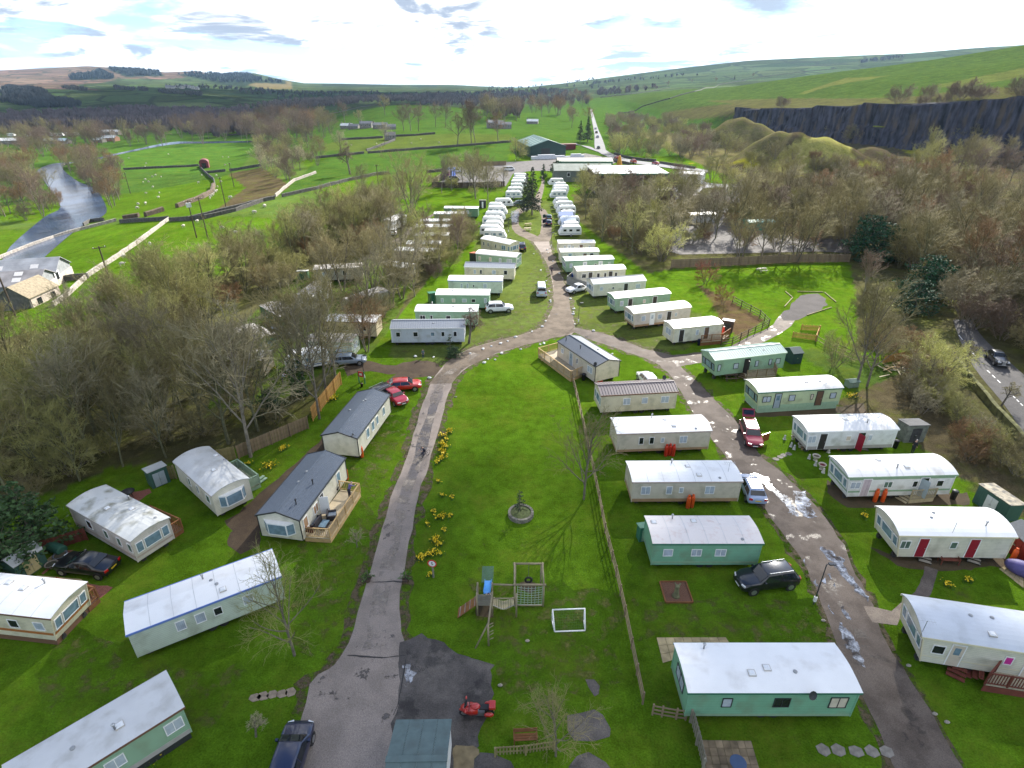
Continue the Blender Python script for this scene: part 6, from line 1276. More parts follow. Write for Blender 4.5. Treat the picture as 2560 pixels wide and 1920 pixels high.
# ------------------------------------------------------------------ people
def person_mat(name,top,legs,hair=(.05,.035,.025)):
 m =bpy.data.materials.new(name);m.use_nodes =True;nt =m.node_tree;N,L =nt.nodes,nt.links;b =N['Principled BSDF'];b.inputs['Roughness'].default_value =.8
 at =N.new('ShaderNodeAttribute');at.attribute_name ='zone'
 cr =N.new('ShaderNodeValToRGB');cr.color_ramp.interpolation ='CONSTANT';e =cr.color_ramp.elements
 e[0].position =0;e[0].color =(.03,.025,.02,1);e[1].position =.15;e[1].color =(*legs,1)
 for (p_,c) in ((.35,top),(.65,(.50,.31,.23)),(.85,hair)):k =e.new(p_);k.color =(*c,1)
 L.new(at.outputs['Fac'],cr.inputs[0]);L.new(cr.outputs[0],b.inputs['Base Color']);return m
def person(p,face,label,top,legs,pose='stand',h=1.72,z=None,hair=(.05,.035,.025),group=None):
 """one skinned body; zones of the surface carry clothes, skin and hair"""
 s =h/1.72
 bend ={'lean':.75,'ride':.45}.get(pose,.04);up =1.0
 V ={};
 hip =Vector((0,0,.92));step =.16 if pose == 'walk' else .02
 if pose in ('ride','sit'):hip.z =.95 if pose == 'ride' else .42
 def spine(t):return hip+Vector((math.sin(bend)*t,0,math.cos(bend)*t))
 chest =spine(.38);neck =spine(.55);headb =neck+Vector((.05+.04*bend,0,.10));head =headb+Vector((.02,0,.13))
 pts =[(hip,.145,2),(spine(.2),.135,3),(chest,.155,3),(neck,.065,4),(headb,.095,4),(head,.088,5)];ed =[(0,1),(1,2),(2,3),(3,4),(4,5)]
 def add(v,r,zn,par):pts.append((v,r,zn));ed.append((par,len(pts)-1));return len(pts)-1
 for sd in (-1,1):
  a =add(hip+Vector((0,sd*.09,-.06)),.105,2,0)
  if pose == 'sit':k =add(hip+Vector((.42,sd*.11,.02)),.07,2,a);f =add(hip+Vector((.72,sd*.11,-.22)),.05,2,k);add(f_ := pts[f][0]+Vector((.12,0,.02)),.04,0,f)
  elif pose == 'ride':k =add(hip+Vector((.34,sd*.11,-.30+sd*.10)),.07,2,a);f =add(hip+Vector((.22,sd*.11,-.70+sd*.12)),.05,2,k);add(pts[f][0]+Vector((.14,0,-.02)),.04,0,f)
  else:k =add(Vector((.02+sd*step*.6,sd*.10,.48)),.07,2,a);f =add(Vector((sd*step*1.3-.03,sd*.10,.08)),.05,2,k);add(Vector((sd*step*1.3+.13,sd*.11,.035)),.042,0,f)
  sh =add(chest+Vector((0,sd*.18,.10)),.062,3,2)
  if pose in ('lean','ride','sit'):el =add(chest+Vector((.22,sd*.24,-.08)),.045,3,sh);ha =add(chest+Vector((.45,sd*.20,-.10)),.036,4,el);add(chest+Vector((.53,sd*.19,-.11)),.028,4,ha)
  else:el =add(chest+Vector((-.03,sd*.24,-.17)),.045,3,sh);ha =add(chest+Vector((.07,sd*.23,-.40)),.035,4,el);add(chest+Vector((.10,sd*.22,-.49)),.028,4,ha)
 me =bpy.data.meshes.new('person');me.from_pydata([tuple(q[0]*s) for q in pts],ed,[]);me.update()
 o =bpy.data.objects.new('person',me);COL.objects.link(o);bpy.context.view_layer.objects.active =o
 sk =o.modifiers.new('skin','SKIN');sk.use_smooth_shade =True
 for i,q in enumerate(pts):me.skin_vertices[0].data[i].radius =(q[1]*s,q[1]*s*(.8 if q[2]== 3 else 1));
 me.skin_vertices[0].data[0].use_root =True
 sb =o.modifiers.new('sub','SUBSURF');sb.levels =1;sb.render_levels =1
 dg =bpy.context.evaluated_depsgraph_get();ev =o.evaluated_get(dg);nm =bpy.data.meshes.new_from_object(ev)
 o.modifiers.clear();o.data =nm
 P_ =np.array([tuple(q[0]*s) for q in pts]);zn =np.array([q[2] for q in pts],float)
 co =np.array([v.co[:] for v in nm.vertices]);d =np.linalg.norm(co[:,None]-P_[None],axis=2);near =zn[d.argmin(1)]
 hz_ =(head.z+.02)*s;near =np.where((near >= 4) & (co[:,2]>(head.z-.02)*s) & (co[:,0]<head.x*s+.05*s),5,near)
 val =np.select([near == 0,near == 2,near == 3,near == 4,near == 5],[.05,.25,.5,.75,.95],.5)
 a =nm.attributes.new('zone','FLOAT','POINT');a.data.foreach_set('value',val.astype(np.float32))
 nm.materials.clear();nm.materials.append(person_mat('clothes',top,legs,hair));nm.shade_smooth()
 o.location =(p[0],p[1],tz(*p) if z is None else z);o.rotation_euler =(0,0,heading(p,face));return tag(o,label,'person',group)
person((7.91,113.1),(7.47,108.4),'person in dark jacket walking down the middle of the drive',(.03,.03,.05),(.03,.035,.06),'walk')
person((-14.72,42.2),(-14.27,43),'person in purple top bending over the deck rail',(.10,.08,.22),(.015,.018,.035),'lean',z=.48,hair=(.25,.23,.2))
person((-1.68,30),(-1.76,30.8),'child in pale hoodie sitting at the top of the blue slide',(.55,.53,.55),(.45,.45,.5),'sit',1.2,z=.80,hair=(.02,.025,.06))
person((-12.31,73.5),(-12.02,71.3),'child in grey top standing by the muddy track',(.12,.16,.20),(.03,.05,.10),'stand',1.35)
person((41.2,50),(41.8,50.2),'grey haired person in dark clothes behind the green striped caravan',(.015,.015,.022),(.02,.022,.03),'stand',1.75,hair=(.4,.4,.4))
person((-29.1,65.7),(-27.9,65.7),'person in pale top bending beside the tourer in the wood',(.40,.40,.50),(.03,.035,.06),'lean')
person((62.7,196.7),(60.7,193.4),'figure in pale blue work clothes in the depot yard',(.35,.40,.46),(.25,.28,.33),'stand')
# cyclist
cy =(-8.91,49.4);cf =(-9.33,48.9)
person(cy,cf,'child cyclist in dark clothes riding down the drive',(.012,.012,.03),(.015,.015,.04),'ride',1.45)
def bicycle(p,f,label):
 root =thing('bicycle',label,'bicycle',(p[0],p[1],.012),heading(p,f));fr =CP['navy']
 for x in (-.45,.48):
  m =MB();n =20
  for i in range(n):
   a,b =2*math.pi*i/n,2*math.pi*(i+1)/n;m.tube((x+.29*math.cos(a),0,.31+.29*math.sin(a)),(x+.29*math.cos(b),0,.31+.29*math.sin(b)),.022,n=5)
  w =m.build('wheel',RUBBER,root);k =MB()
  for i in range(8):k.tube((x,0,.31),(x+.28*math.cos(i*.785),0,.31+.28*math.sin(i*.785)),.005,n=3)
  k.build('spokes',STEEL,w)
 MB().tube((-.45,0,.31),(-.12,0,.72),.016).tube((-.45,0,.31),(0,0,.30),.016).tube((0,0,.30),(-.14,0,.78),.018).tube((0,0,.30),(.36,0,.72),.018).tube((-.12,0,.70),(.36,0,.74),.018).tube((.48,0,.31),(.34,0,.86),.018).build('frame',fr,root)
 MB().tube((.32,-.28,.90),(.32,.28,.90),.015).build('handlebar',BLACKP,root);MB().ball((-.15,0,.80),.13,.07,.035).build('saddle',BLACKP,root,True)
 MB().tube((0,-.10,.18),(0,.10,.42),.015).bx(-.05,.05,-.18,-.09,.16,.19).bx(-.05,.05,.09,.18,.41,.44).build('pedals',BLACKP,root)
bicycle(cy,cf,'small dark bicycle under the child on the drive')
# ------------------------------------------------------------------ timber, decks and fences
def timber(name,col,var=.18,bump=.25):return pm('timber_'+name,col,.8,var,2.5,bump=bump,bscale=22,orand=.14)
TM ={'new':timber('new',(.44,.30,.14)),'pale':timber('pale',(.40,.34,.22)),'brown':timber('brown',(.20,.085,.032)),'grey':timber('grey',(.22,.20,.16)),'dark':timber('dark',(.075,.052,.035)),'redbrown':timber('redbrown',(.13,.035,.022)),'green':timber('green',(.26,.36,.27)),'orange':timber('orange',(.46,.25,.075)),'olive':timber('olive',(.24,.20,.09)),'log':timber('log',(.26,.22,.14)),'greyboard':timber('greyboard',(.25,.25,.23)),'fence':timber('fence',(.22,.16,.10))}
def decking(name):return pm('decking_'+name,{'new':(.44,.36,.24),'brown':(.20,.12,.07),'green':(.30,.34,.24),'redbrown':(.14,.07,.045),'grey':(.26,.26,.25),'pale':(.36,.31,.22)}[name],.75,.15,2,stripes=(0,.15,.45))
POST_M ={}
def shared_box(key,sx,sy,sz,mat):
 """one mesh for many equal posts, boards or balusters, standing on its base"""
 k =(key,round(sx,3),round(sy,3),round(sz,3),mat.name)
 if k not in POST_M:
  me =MB().bx(-sx/2,sx/2,-sy/2,sy/2,0,sz).mesh(key);me.materials.append(mat);POST_M[k]=me
 return POST_M[k]
def deck(label,poly,z,mat,dk,rails=(),h=1.0,solid=False,step=None,group=None):
 """poly: ground points of the platform; rails: indices of the railed edges"""
 c =(sum(p[0] for p in poly)/len(poly),sum(p[1] for p in poly)/len(poly))
 long_ =max(range(len(poly)),key=lambda i:dist(poly[i],poly[(i+1) % len(poly)]));hd =heading(poly[long_],poly[(long_+1) % len(poly)])
 root =thing('timber_deck',label,'deck',(c[0],c[1],0),hd,group);ca,sa =math.cos(-hd),math.sin(-hd)
 loc =[((p[0]-c[0])*ca-(p[1]-c[1])*sa,(p[0]-c[0])*sa+(p[1]-c[1])*ca) for p in poly]
 MB().prism(loc,z-.10,z).build('decking',decking(dk),root)
 n =len(loc)
 for i in range(n):
  a,b =loc[i],loc[(i+1) % n];ln =dist(a,b);an =heading(a,b)
  MB().beam((a[0],a[1],z/2-.06),(b[0],b[1],z/2-.06),.04,z-.14).build('fascia_board',TM[mat],root)
  if i not in rails:continue
  k =max(1,int(round(ln/1.5)))
  for j in range(k+1):
   p =lerp(a,b,j/k);inst(shared_box('post',.09,.09,h+.08,TM[mat]),'post',root,(p[0],p[1],z-.02),an)
  MB().beam((a[0],a[1],z+h),(b[0],b[1],z+h),.10,.05).build('hand_rail',TM[mat],root);MB().beam((a[0],a[1],z+.12),(b[0],b[1],z+.12),.05,.07).build('bottom_rail',TM[mat],root)
  if solid:MB().beam((a[0],a[1],z+h*.52),(b[0],b[1],z+h*.52),.02,h*.72).build('panel',pm('boarded_'+mat,tuple(TM[mat].node_tree.nodes['Hue/Saturation/Value'].inputs['Color'].default_value[:3]) if 'Hue/Saturation/Value' in TM[mat].node_tree.nodes else (.2,.15,.1),.8,.15,2,stripes=(0,.12,.5)),root)
  else:
   m =max(2,int(ln/.16))
   for j in range(1,m):
    p =lerp(a,b,j/m);inst(shared_box('baluster',.045,.03,h-.18,TM[mat]),'baluster',root,(p[0],p[1],z+.14),an)
 if step:
  p,q,w,nst =step;sh =heading(p,q);d =Vector((q[0]-p[0],q[1]-p[1])).normalized()
  for k in range(nst):
   zz =z*(nst-k-.0)/(nst+1);pp =(p[0]+d.x*(.28*k+.14),p[1]+d.y*(.28*k+.14))
   l_ =((pp[0]-c[0])*ca-(pp[1]-c[1])*sa,(pp[0]-c[0])*sa+(pp[1]-c[1])*ca)
   s_ =MB().bx(-.14,.14,-w/2,w/2,zz-.08,zz).build('step',TM[mat],root);s_.location =(l_[0],l_[1],0);s_.rotation_euler =(0,0,sh-hd)
 return root
deck('furnished timber deck along the slate roofed lodge',[(-17.21,37.1),(-15.03,36.9),(-13.96,43),(-15.89,43.4)],.48,'new','new',(0,1,2))
deck('brown railed deck beside the mossy grey caravan',[(-31.7,39.3),(-28.6,36.9),(-27.9,38.2),(-31.3,39.9)],.45,'brown','brown',(1,2,3))
deck('pale green railed deck beside the grey roofed caravan',[(-27.3,46.2),(-24.46,43.6),(-23.73,44.4),(-26.7,46.9)],.45,'green','green',(1,2,3),solid=True,step=((-24.28,45.5),(-23.39,45.1),.9,2))
deck('red brown railed deck beside the orange striped caravan',[(-34,31.3),(-30.5,29.8),(-30.3,30.7),(-33.6,31.6)],.5,'brown','redbrown',(1,2,3))
deck('wrap-round timber deck on the lawn side of the slate lodge',[(6.57,75.4),(3.66,73.5),(7.48,66.2),(9.21,67.7)],.5,'new','pale',(0,1,2),step=((4.6,72.7),(4.19,71.9),.9,2))
deck('brown railed deck of the cream caravan by the gravel track',[(27.3,77.6),(30.5,78.3),(32.4,80.4),(28.4,79.5)],.62,'brown','pale',(0,1),step=((26.9,79.5),(25.9,78.3),.8,3))
deck('weathered porch deck of the jade tiled caravan',[(29.8,66.1),(33.8,66.8),(34.2,68.7),(30.1,68.1)],.65,'fence','pale',(0,1),step=((30.1,67.8),(28.8,66.3),.8,3))
deck('cream timber porch of the green striped caravan',[(36,42),(38.4,42.3),(39,43),(36.7,42.8)],.55,'pale','pale',(0,),h=.9,step=((36.2,42.7),(35,42.1),1.0,3))
deck('dark red railed deck at the lower right edge',[(29.5,23.66),(31.9,23.18),(32.8,24.09),(30.8,24.54)],.65,'redbrown','pale',(0,3),step=((30.1,24.43),(29.9,24.58),.9,3))
deck('dark red steps with rails at the grey roofed caravan',[(28.5,25),(29,24.92),(29.2,25.2),(28.7,25.2)],.6,'redbrown','redbrown',(),step=((28.9,25.1),(28.4,24.48),1.0,3))
deck('grey fenced deck of the cream caravan',[(10.36,106.5),(13.93,103.2),(15.12,108.4),(12.67,111.6)],.6,'greyboard','grey',(0,3),solid=True)
def rail_fence(name,label,pts,h,mat,nr=3,gap=1.9,flat=True,cat='fence'):
 root =thing(name,label,cat,(pts[0][0],pts[0][1],tz(*pts[0])));ox,oy,oz =root.location
 for a,b in zip(pts,pts[1:]):
  n =max(1,int(round(dist(a,b)/gap)));an =heading(a,b)
  for j in range(n):
   p,q =lerp(a,b,j/n),lerp(a,b,(j+1)/n);zp,zq =tz(*p)-oz,tz(*q)-oz
   inst(shared_box('post',.10,.10,h,TM[mat]),'post',root,(p[0]-ox,p[1]-oy,zp),an)
   for k in range(nr):
    zz =h*(k+.75)/nr-.05
    MB().beam((p[0]-ox,p[1]-oy-.02,zp+zz),(q[0]-ox,q[1]-oy-.02,zq+zz),.04,.10).build('rail',TM[mat],root,fix=False)
 inst(shared_box('post',.10,.10,h,TM[mat]),'post',root,(pts[-1][0]-ox,pts[-1][1]-oy,tz(*pts[-1])-oz));return root
def board_fence(name,label,pts,h,mat,w=.17,gap=.0,pick=False,stagger=True):
 root =thing(name,label,'fence',(pts[0][0],pts[0][1],tz(*pts[0])));ox,oy,oz =root.location
 for a,b in zip(pts,pts[1:]):
  ln =dist(a,b);an =heading(a,b);n =max(1,int(ln/(w+gap)));nx,ny =-math.sin(an)*.02,math.cos(an)*.02
  for j in range(n):
   p =lerp(a,b,(j+.5)/n);s_ =1 if (j % 2 and stagger) else -1
   inst(shared_box('board',w*.97,.022,h*(1 if not pick else .95+.05*(j % 3)),TM[mat]),'board',root,(p[0]-ox+nx*s_,p[1]-oy+ny*s_,tz(*p)-oz+.04),an)
  k =max(1,int(round(ln/2.2)))
  for j in range(k+1):p =lerp(a,b,j/k);inst(shared_box('post',.10,.10,h+.1,TM[mat]),'post',root,(p[0]-ox-nx*4,p[1]-oy-ny*4,tz(*p)-oz),an)
  for zz in (.25,.8):
   MB().beam((a[0]-ox+nx*2.6,a[1]-oy+ny*2.6,tz(*a)-oz+h*zz),(b[0]-ox+nx*2.6,b[1]-oy+ny*2.6,tz(*b)-oz+h*zz),.05,.08).build('rail',TM[mat],root,fix=False)
 return root
rail_fence('rail_fence','weathered post and rail fence down the lawn edge',[(7.71,66.7),(7.83,61.1),(7.94,50.9),(7.94,42.4),(7.89,38.1),(8.05,33.2),(8.08,29.4),(8.06,26.7),(8.03,22.77)],1.15,'fence',3)
rail_fence('rail_fence','stepped rail fence running up to the big green caravan',[(8.49,22.09),(9.03,21.97),(9.85,21.82),(10.4,21.76)],1.0,'fence',3,1.0)
board_fence('board_fence','grey weathered close-boarded fence at the lower edge',[(10.72,21.62),(10.71,20.28),(10.64,18.83)],1.1,'grey',.13)
board_fence('picket_fence','low mossy picket fence beside the thin bare tree',[(-0.96,19.7),(0.77,19.81),(2.42,20.04)],.75,'olive',.09,.09,True,False)
board_fence('board_fence','new orange boarded fence above the daffodils',[(-22.53,56.5),(-21.64,65.4)],1.7,'orange',.16)
board_fence('board_fence','brown boarded fence along the wood behind the lodges',[(-27.8,49.1),(-26.8,50.2),(-22.53,54.9)],1.5,'fence',.16)
board_fence('board_fence','short yellowish fence behind the grey roofed caravan',[(-29.4,48.4),(-28,49)],1.5,'olive',.16)
board_fence('board_fence','short yellowish fence between shed and grey roofed caravan',[(-33.1,45.5),(-32.4,45.8)],1.5,'olive',.16)
board_fence('board_fence','low brown boarded fence behind the black saloon',[(-38.2,35.6),(-35.5,37.3)],1.2,'redbrown',.2)
board_fence('board_fence','long tan boarded fence below the bare trees',[(32.7,117.6),(47.5,119.6),(53.8,120.8),(60.9,121.9),(71.6,121.9)],1.7,'fence',.42)
rail_fence('rail_fence','dark post and rail fence round the rough bank',[(30.3,77.6),(32.1,78.1),(33.9,79.8),(40.3,85.4),(40.4,89.4),(38.3,96.4)],1.2,'dark',3,2.2)
board_fence('picket_fence','yellow picket enclosure round the black tub',[(42,80.7),(44.9,79.5),(47.1,83.1),(44.6,83.6)],.9,'orange',.10,.06,True,False)
rail_fence('rail_fence','yellowish rail fence running down to the wood',[(44.8,79),(45.5,75.3),(46.5,72.3),(49.2,70.9)],1.1,'olive',2,1.8)
board_fence('board_fence','tan boarded fence above the timber pile',[(50.4,71.6),(56.4,74)],1.1,'orange',.16)
rail_fence('rail_fence','dark wire-like fence behind the right caravans',[(23.77,142.9),(26.4,132.7),(28.3,126.2)],1.4,'dark',2,2.5)
board_fence('board_fence','pale boarded fence along the storage yard',[(-29.4,223.8),(-24.45,276.2)],2.2,'pale',.5)
board_fence('board_fence','low brown retaining fence in front of the storage yard',[(-28.9,220.3),(-18.02,218.6),(-7.13,220.3),(-2.74,222)],2.0,'dark',.7)
board_fence('board_fence','brown fence along the far side of the storage yard',[(-23.4,280.2),(-9,282.8),(-2.75,284.2)],1.8,'fence',.7)
# ------------------------------------------------------------------ playground
def playground():
 o =(-2.47,29.5);ex =(-1.44,29.5);hd =heading(o,ex)
 root =thing('climbing_frame','log climbing frame with tower, rope net and tyre swing on the lawn','playground',(o[0],o[1],0),hd);lg =TM['log']
 def log(p,q,nm='log',r=.065):return MB().tube(p,q,r,n=8).build(nm,lg,root,True)
 for (x,y) in ((0,0),(1.05,0),(0,.95),(1.05,.95)):log((x,y,-.1),(x,y,2.2),'post')
 MB().bx(.04,1.01,.02,.93,.95,1.0).build('platform',TM['grey'],root)
 for k in range(4):MB().bx(.05,1.0,-.05,-.01,1.02+.27*k,1.26+.27*k).build('board',TM['grey'],root)
 for k in range(4):
  if k <2:MB().bx(-.05,-.01,.05,.90,1.5+.3*k,1.75+.3*k).build('board',TM['grey'],root)
 # ramp of planks
 for k in range(8):
  t0,t1 =k/8,(k+1)/8-.015;m =MB()
  A =lambda t,y:(-.02-1.42*t,y-.35*t,1.0-.97*t)
  m.add([A(t0,.08),A(t0,.95),A(t1,.95),A(t1,.08)]+[(x,y,z-.05) for x,y,z in (A(t0,.08),A(t0,.95),A(t1,.95),A(t1,.08))],[(0,1,2,3),(7,6,5,4),(0,4,5,1),(1,5,6,2),(2,6,7,3),(3,7,4,0)]);m.build('plank',TM['brown'],root)
  if k in (1,3,5,7):m2 =MB();a,b =Vector(A(t0,.10)),Vector(A(t0,.93));m2.beam(a+UP*.02,b+UP*.02,.05,.05);m2.build('batten',TM['grey'],root)
 # slide
 bl =pm('blue_plastic',(.06,.26,.62),.35,.05,2);prof =[(0,1.12),(.3,1.05),(1.6,.28),(2.15,.16)]
 MB().loft([[(.42,.97+y,z+.16),(.42,.97+y,z),(.88,.97+y,z),(.88,.97+y,z+.16),(.91,.97+y,z+.16),(.91,.97+y,z-.03),(.39,.97+y,z-.03),(.39,.97+y,z+.16)] for y,z in prof]).build('slide',bl,root)
 # rails and bridge
 log((1.05,.9,2.1),(2.65,.82,2.1),'rail');log((1.05,0,1.68),(2.65,0,1.68),'rail',.05)
 for k in range(12):
  t =(k+.5)/12;x =1.12+1.48*t;z =1.0-.42*math.sin(math.pi*t);MB().bx(x-.045,x+.045,.0,.80,z-.03,z).build('plank',TM['pale'],root)
 MB().tube((1.08,.02,1.0),(1.85,.02,.58),.02).tube((1.85,.02,.58),(2.65,.02,1.0),.02).build('bridge_chain',STEEL,root)
 log((2.78,-.12,-.1),(2.78,-.12,2.25),'post');log((2.66,.8,-.1),(2.66,.8,2.15),'post');log((4.74,.8,-.1),(4.74,.8,2.15),'post');log((2.72,2.85,-.1),(2.72,2.85,2.15),'post');log((4.66,2.85,-.1),(4.66,2.85,2.15),'post')
 log((2.55,.8,2.16),(4.9,.8,2.16),'beam',.075);log((2.55,2.85,2.16),(4.85,2.85,2.16),'beam',.075);log((2.66,.75,2.2),(2.66,2.9,2.2),'beam');log((4.74,.75,2.2),(4.74,2.9,2.2),'beam');log((2.7,.8,.12),(4.7,.8,.12),'beam')
 net =MB();rope =pm('rope',(.42,.52,.44),.8,.1)
 for i in range(8):x =2.85+1.78*i/7;net.tube((x,.78,.15),(x+.02,.78,2.1-.12*math.sin(math.pi*i/7)),.014,n=4)
 for k in range(8):
  z =.25+1.7*k/7
  for i in range(7):s_ =lambda t:.10*math.sin(math.pi*t)*(.4+z/2);net.tube((2.85+1.78*i/7,.78,z-s_(i/7)),(2.85+1.78*(i+1)/7,.78,z-s_((i+1)/7)),.014,n=4)
 net.build('rope_net',rope,root)
 t =MB();n =18
 secs =[]
 for i in range(n+1):
  a =2*math.pi*i/n;c =Vector((3.72+.24*math.cos(a),2.75,.62+.24*math.sin(a)));secs.append([tuple(c+Vector((.085*math.cos(b)*math.cos(a),.085*math.sin(b),.085*math.cos(b)*math.sin(a)))) for b in [2*math.pi*j/8 for j in range(8)]])
 t.loft(secs,cap=False).build('tyre',RUBBER,root,True);MB().tube((3.72,2.75,.9),(3.72,2.85,2.12),.015).build('chain',STEEL,root)
 # peg beam and its props
 log((1.08,.1,2.2),(.90,-2.5,2.05),'beam');log((.88,-2.52,-.1),(.88,-2.52,2.05),'post');log((0,-2.75,0),(.86,-2.35,1.9),'brace',.055)
 for k in range(5):log((.80,-2.5,.45+.36*k),(1.22,-2.35+.1*(k % 2),.55+.36*k),'peg',.03)
 mat =thing('ground_mat','green slatted safety mat at the foot of the blue slide','mat',(o[0],o[1],0),hd)
 for k in range(10):MB().bx(.15+.09*k,.20+.09*k,3.05,4.75,.004,.03).build('slat',pm('mat_green',(.06,.13,.10),.8,.1),mat)
 # bare patches under tower and tyre
 def L2W(x,y):return (o[0]+x*math.cos(hd)-y*math.sin(hd),o[1]+x*math.sin(hd)+y*math.cos(hd))
 sheet('worn_patch',[L2W(-.05,-.1),L2W(1.1,-.1),L2W(1.1,.9),L2W(-.05,.9)],EARTH,.006,'bare earth under the play tower','ground',jag=.08,step=.4)
 sheet('worn_patch',[L2W(3.1,2.3),L2W(4.3,2.2),L2W(4.4,3.0),L2W(3.3,3.2)],EARTH,.006,'bare earth under the tyre swing','ground',jag=.12,step=.4)
playground()
def goal():
 a,b =(2.85,29),(5.11,29.1);hd =heading(a,b);ln =dist(a,b);root =thing('football_goal','white framed football goal on the lawn','goal',(a[0],a[1],0),hd);wp =TR['white']
 T =lambda p,q,nm:MB().tube(p,q,.05,n=8).build(nm,wp,root,True)
 T((0,0,1.12),(ln,0,1.12),'crossbar');T((.08,-.95,.05),(ln-.05,-.95,.05),'ground_bar')
 for x,x2 in ((0,.08),(ln,ln-.05)):T((x,0,0),(x,0,1.14),'post');T((x,0,1.12),(x2,-.95,.05),'back_stay');T((x,0,.05),(x2,-.95,.05),'side_bar')
 n =MB();
 for i in range(19):x =ln*i/18;n.tube((x,0,1.1),(x,-.93,.07),.006,n=3)
 for k in range(9):t =k/8;n.tube((0,-.93*t,1.1-1.03*t),(ln,-.93*t,1.1-1.03*t),.006,n=3)
 n.build('net',pm('net_green',(.10,.17,.06),.8,.1),root)
goal()
# foreground hut with felt roof
def hut():
 a,b =(-6.53,20.25),(-3.38,20.29);hd =heading(b,a);ln =dist(a,b);dp =5.0;mid =lerp(a,b,.5);nx,ny =-math.sin(hd),math.cos(hd)
 root =thing('site_hut','hut with grey green felt roof at the lower edge','hut',(mid[0]+nx*dp/2,mid[1]+ny*dp/2,0),hd)
 felt =pm('roof_felt',(.105,.15,.15),.85,.14,2.5,bump=.3,bscale=60,dirt=((.07,.085,.08),1.2,.5,.75,.6));w =ln/2
 MB().loft([[(x,-dp/2,0),(x,-dp/2,2.12),(x,0,2.92),(x,dp/2,2.12),(x,dp/2,0)] for x in (-w+.1,w-.1)]).build('wall',TR['white'],root)
 for s_ in (-1,1):
  for k in range(4):
   x0,x1 =-w+2*w*k/4,-w+2*w*(k+1)/4-.012
   lift =.004*(k % 2);P_ =[(x0,s_*(dp/2+.12),2.16),(x1,s_*(dp/2+.12),2.16),(x1,0,2.98),(x0,0,2.98)]
   MB().add([(x,y,z+.05+lift) for x,y,z in P_]+[(x,y,z) for x,y,z in P_],[(0,1,2,3),(7,6,5,4),(0,4,5,1),(1,5,6,2),(2,6,7,3),(3,7,4,0)]).build('felt_sheet',felt,root)
 MB().bx(-w-.02,w+.02,-.16,.16,3.0,3.05).build('ridge_felt',felt,root)
 door(root,(w-.1,1.0,1.05),(0,1,0),(1,0,0),.8,2.0,'g');window(root,(0,-dp/2-.012,1.4),(1,0,0),(0,-1,0),1.0,.8,'d',TR['white'],2);window(root,(-.2,dp/2+.012,1.4),(-1,0,0),(0,1,0),1.0,.8,'d',TR['white'],2)
hut()
sheet('patio',[(-3.41,20.09),(-3.21,20.24),(-2.22,20.22),(-1.9,19.99),(-1.86,19.79),(-2.13,19.49),(-2.17,18.9),(-3.25,18.9)],pm('tan_concrete',(.20,.155,.085),.9,.3,2,bump=.3),.022,'tan concrete pad beside the hut','pavement',step=.3,jag=.02)
sheet('paving',[(-1.84,19.89),(-1.11,19.79),(-0.64,19.59),(-0.08,19.39),(0.17,18.9),(-2.17,18.9),(-2.13,19.49)],TARMAC2,.020,'grey slabs beside the tan pad','pavement',step=.4,jag=.03)
# ------------------------------------------------------------------ sheds, tubs and other garden things
def shed(label,c,hd,L_,W_,h,wall,roofm,doorm='w',kind='pent',name='garden_shed',doors2=True,z0=0):
 root =thing(name,label,'shed',(c[0],c[1],tz(*c)),hd)
 if kind == 'pent':ring =[(-W_/2,0),(-W_/2,h),(W_/2,h*.9),(W_/2,0)];rf =[(-W_/2-.1,h+.02),(W_/2+.1,h*.9)]
 else:ring =[(-W_/2,0),(-W_/2,h*.78),(0,h),(W_/2,h*.78),(W_/2,0)];rf =[(-W_/2-.1,h*.76),(0,h+.03),(W_/2+.1,h*.76)]
 MB().loft([[(x,y,z) for y,z in ring] for x in (-L_/2,L_/2)]).build('wall',wall,root)
 MB().loft([[(x,y,z+.06) for y,z in rf]+[(x,y,z) for y,z in reversed(rf)] for x in (-L_/2-.08,L_/2+.08)]).build('roof',roofm,root)
 for k in ((-.26,.26) if doors2 else (0,)):
  d =MB().bx(k*1.0-.25,k*1.0+.25,-W_/2-.03,-W_/2-.004,.08,h*.72 if kind != 'pent' else h*.82).build('door',doorm,root);MB().bx(k*.2-.03,k*.2+.03,-W_/2-.06,-W_/2-.03,h*.4,h*.4+.1).build('handle',STEEL,d)
 return root
GREENM =pm('shed_green',(.045,.105,.085),.5,.1,2,stripes=(0,.2,.25));GREYR =pm('shed_roof',(.42,.44,.44),.6,.1,2);DKGR =pm('shed_dark',(.02,.05,.055),.55,.15);PATCH =pm('patchy_roof',(.38,.33,.24),.8,.4,1.6,dirt=((.16,.15,.13),2.2,.48,.58,.9));REDW =pm('shed_red',(.20,.016,.012),.6,.12,2,stripes=(2,.15,.25));WHD =pm('shed_white',(.60,.63,.62),.5,.06);CRD =pm('shed_cream',(.52,.44,.24),.55,.12)
shed('green metal shed with cream doors at the left edge',(-38,33.9),heading((-37.8,33.3),(-37.4,34.4)),2.1,1.6,1.95,GREENM,GREYR,CRD,'gable')
shed('small green metal shed with grey doors by the fence',(-33.7,45.1),heading((-33.8,44.1),(-32.9,45.1)),1.6,1.3,1.85,GREENM,GREYR,pm('shed_grey',(.33,.38,.42),.5,.06),'pent')
shed('green shed with white doors and patched roof',(43.1,41),heading((42.3,41.9),(42.6,40.4)),3.0,1.6,1.9,GREENM,PATCH,WHD,'pent')
shed('dark green arched shed beside the jade tiled caravan',(38.4,72.5),heading((37.4,72.1),(39.3,72.5)),1.5,2.0,2.0,DKGR,DKGR,DKGR,'gable')
shed('red wooden shed with dark roof at the right edge',(41.4,35.6),heading((41,35.9),(41,35)),2.6,2.0,2.4,REDW,TILE['charcoal'],REDW,'gable')
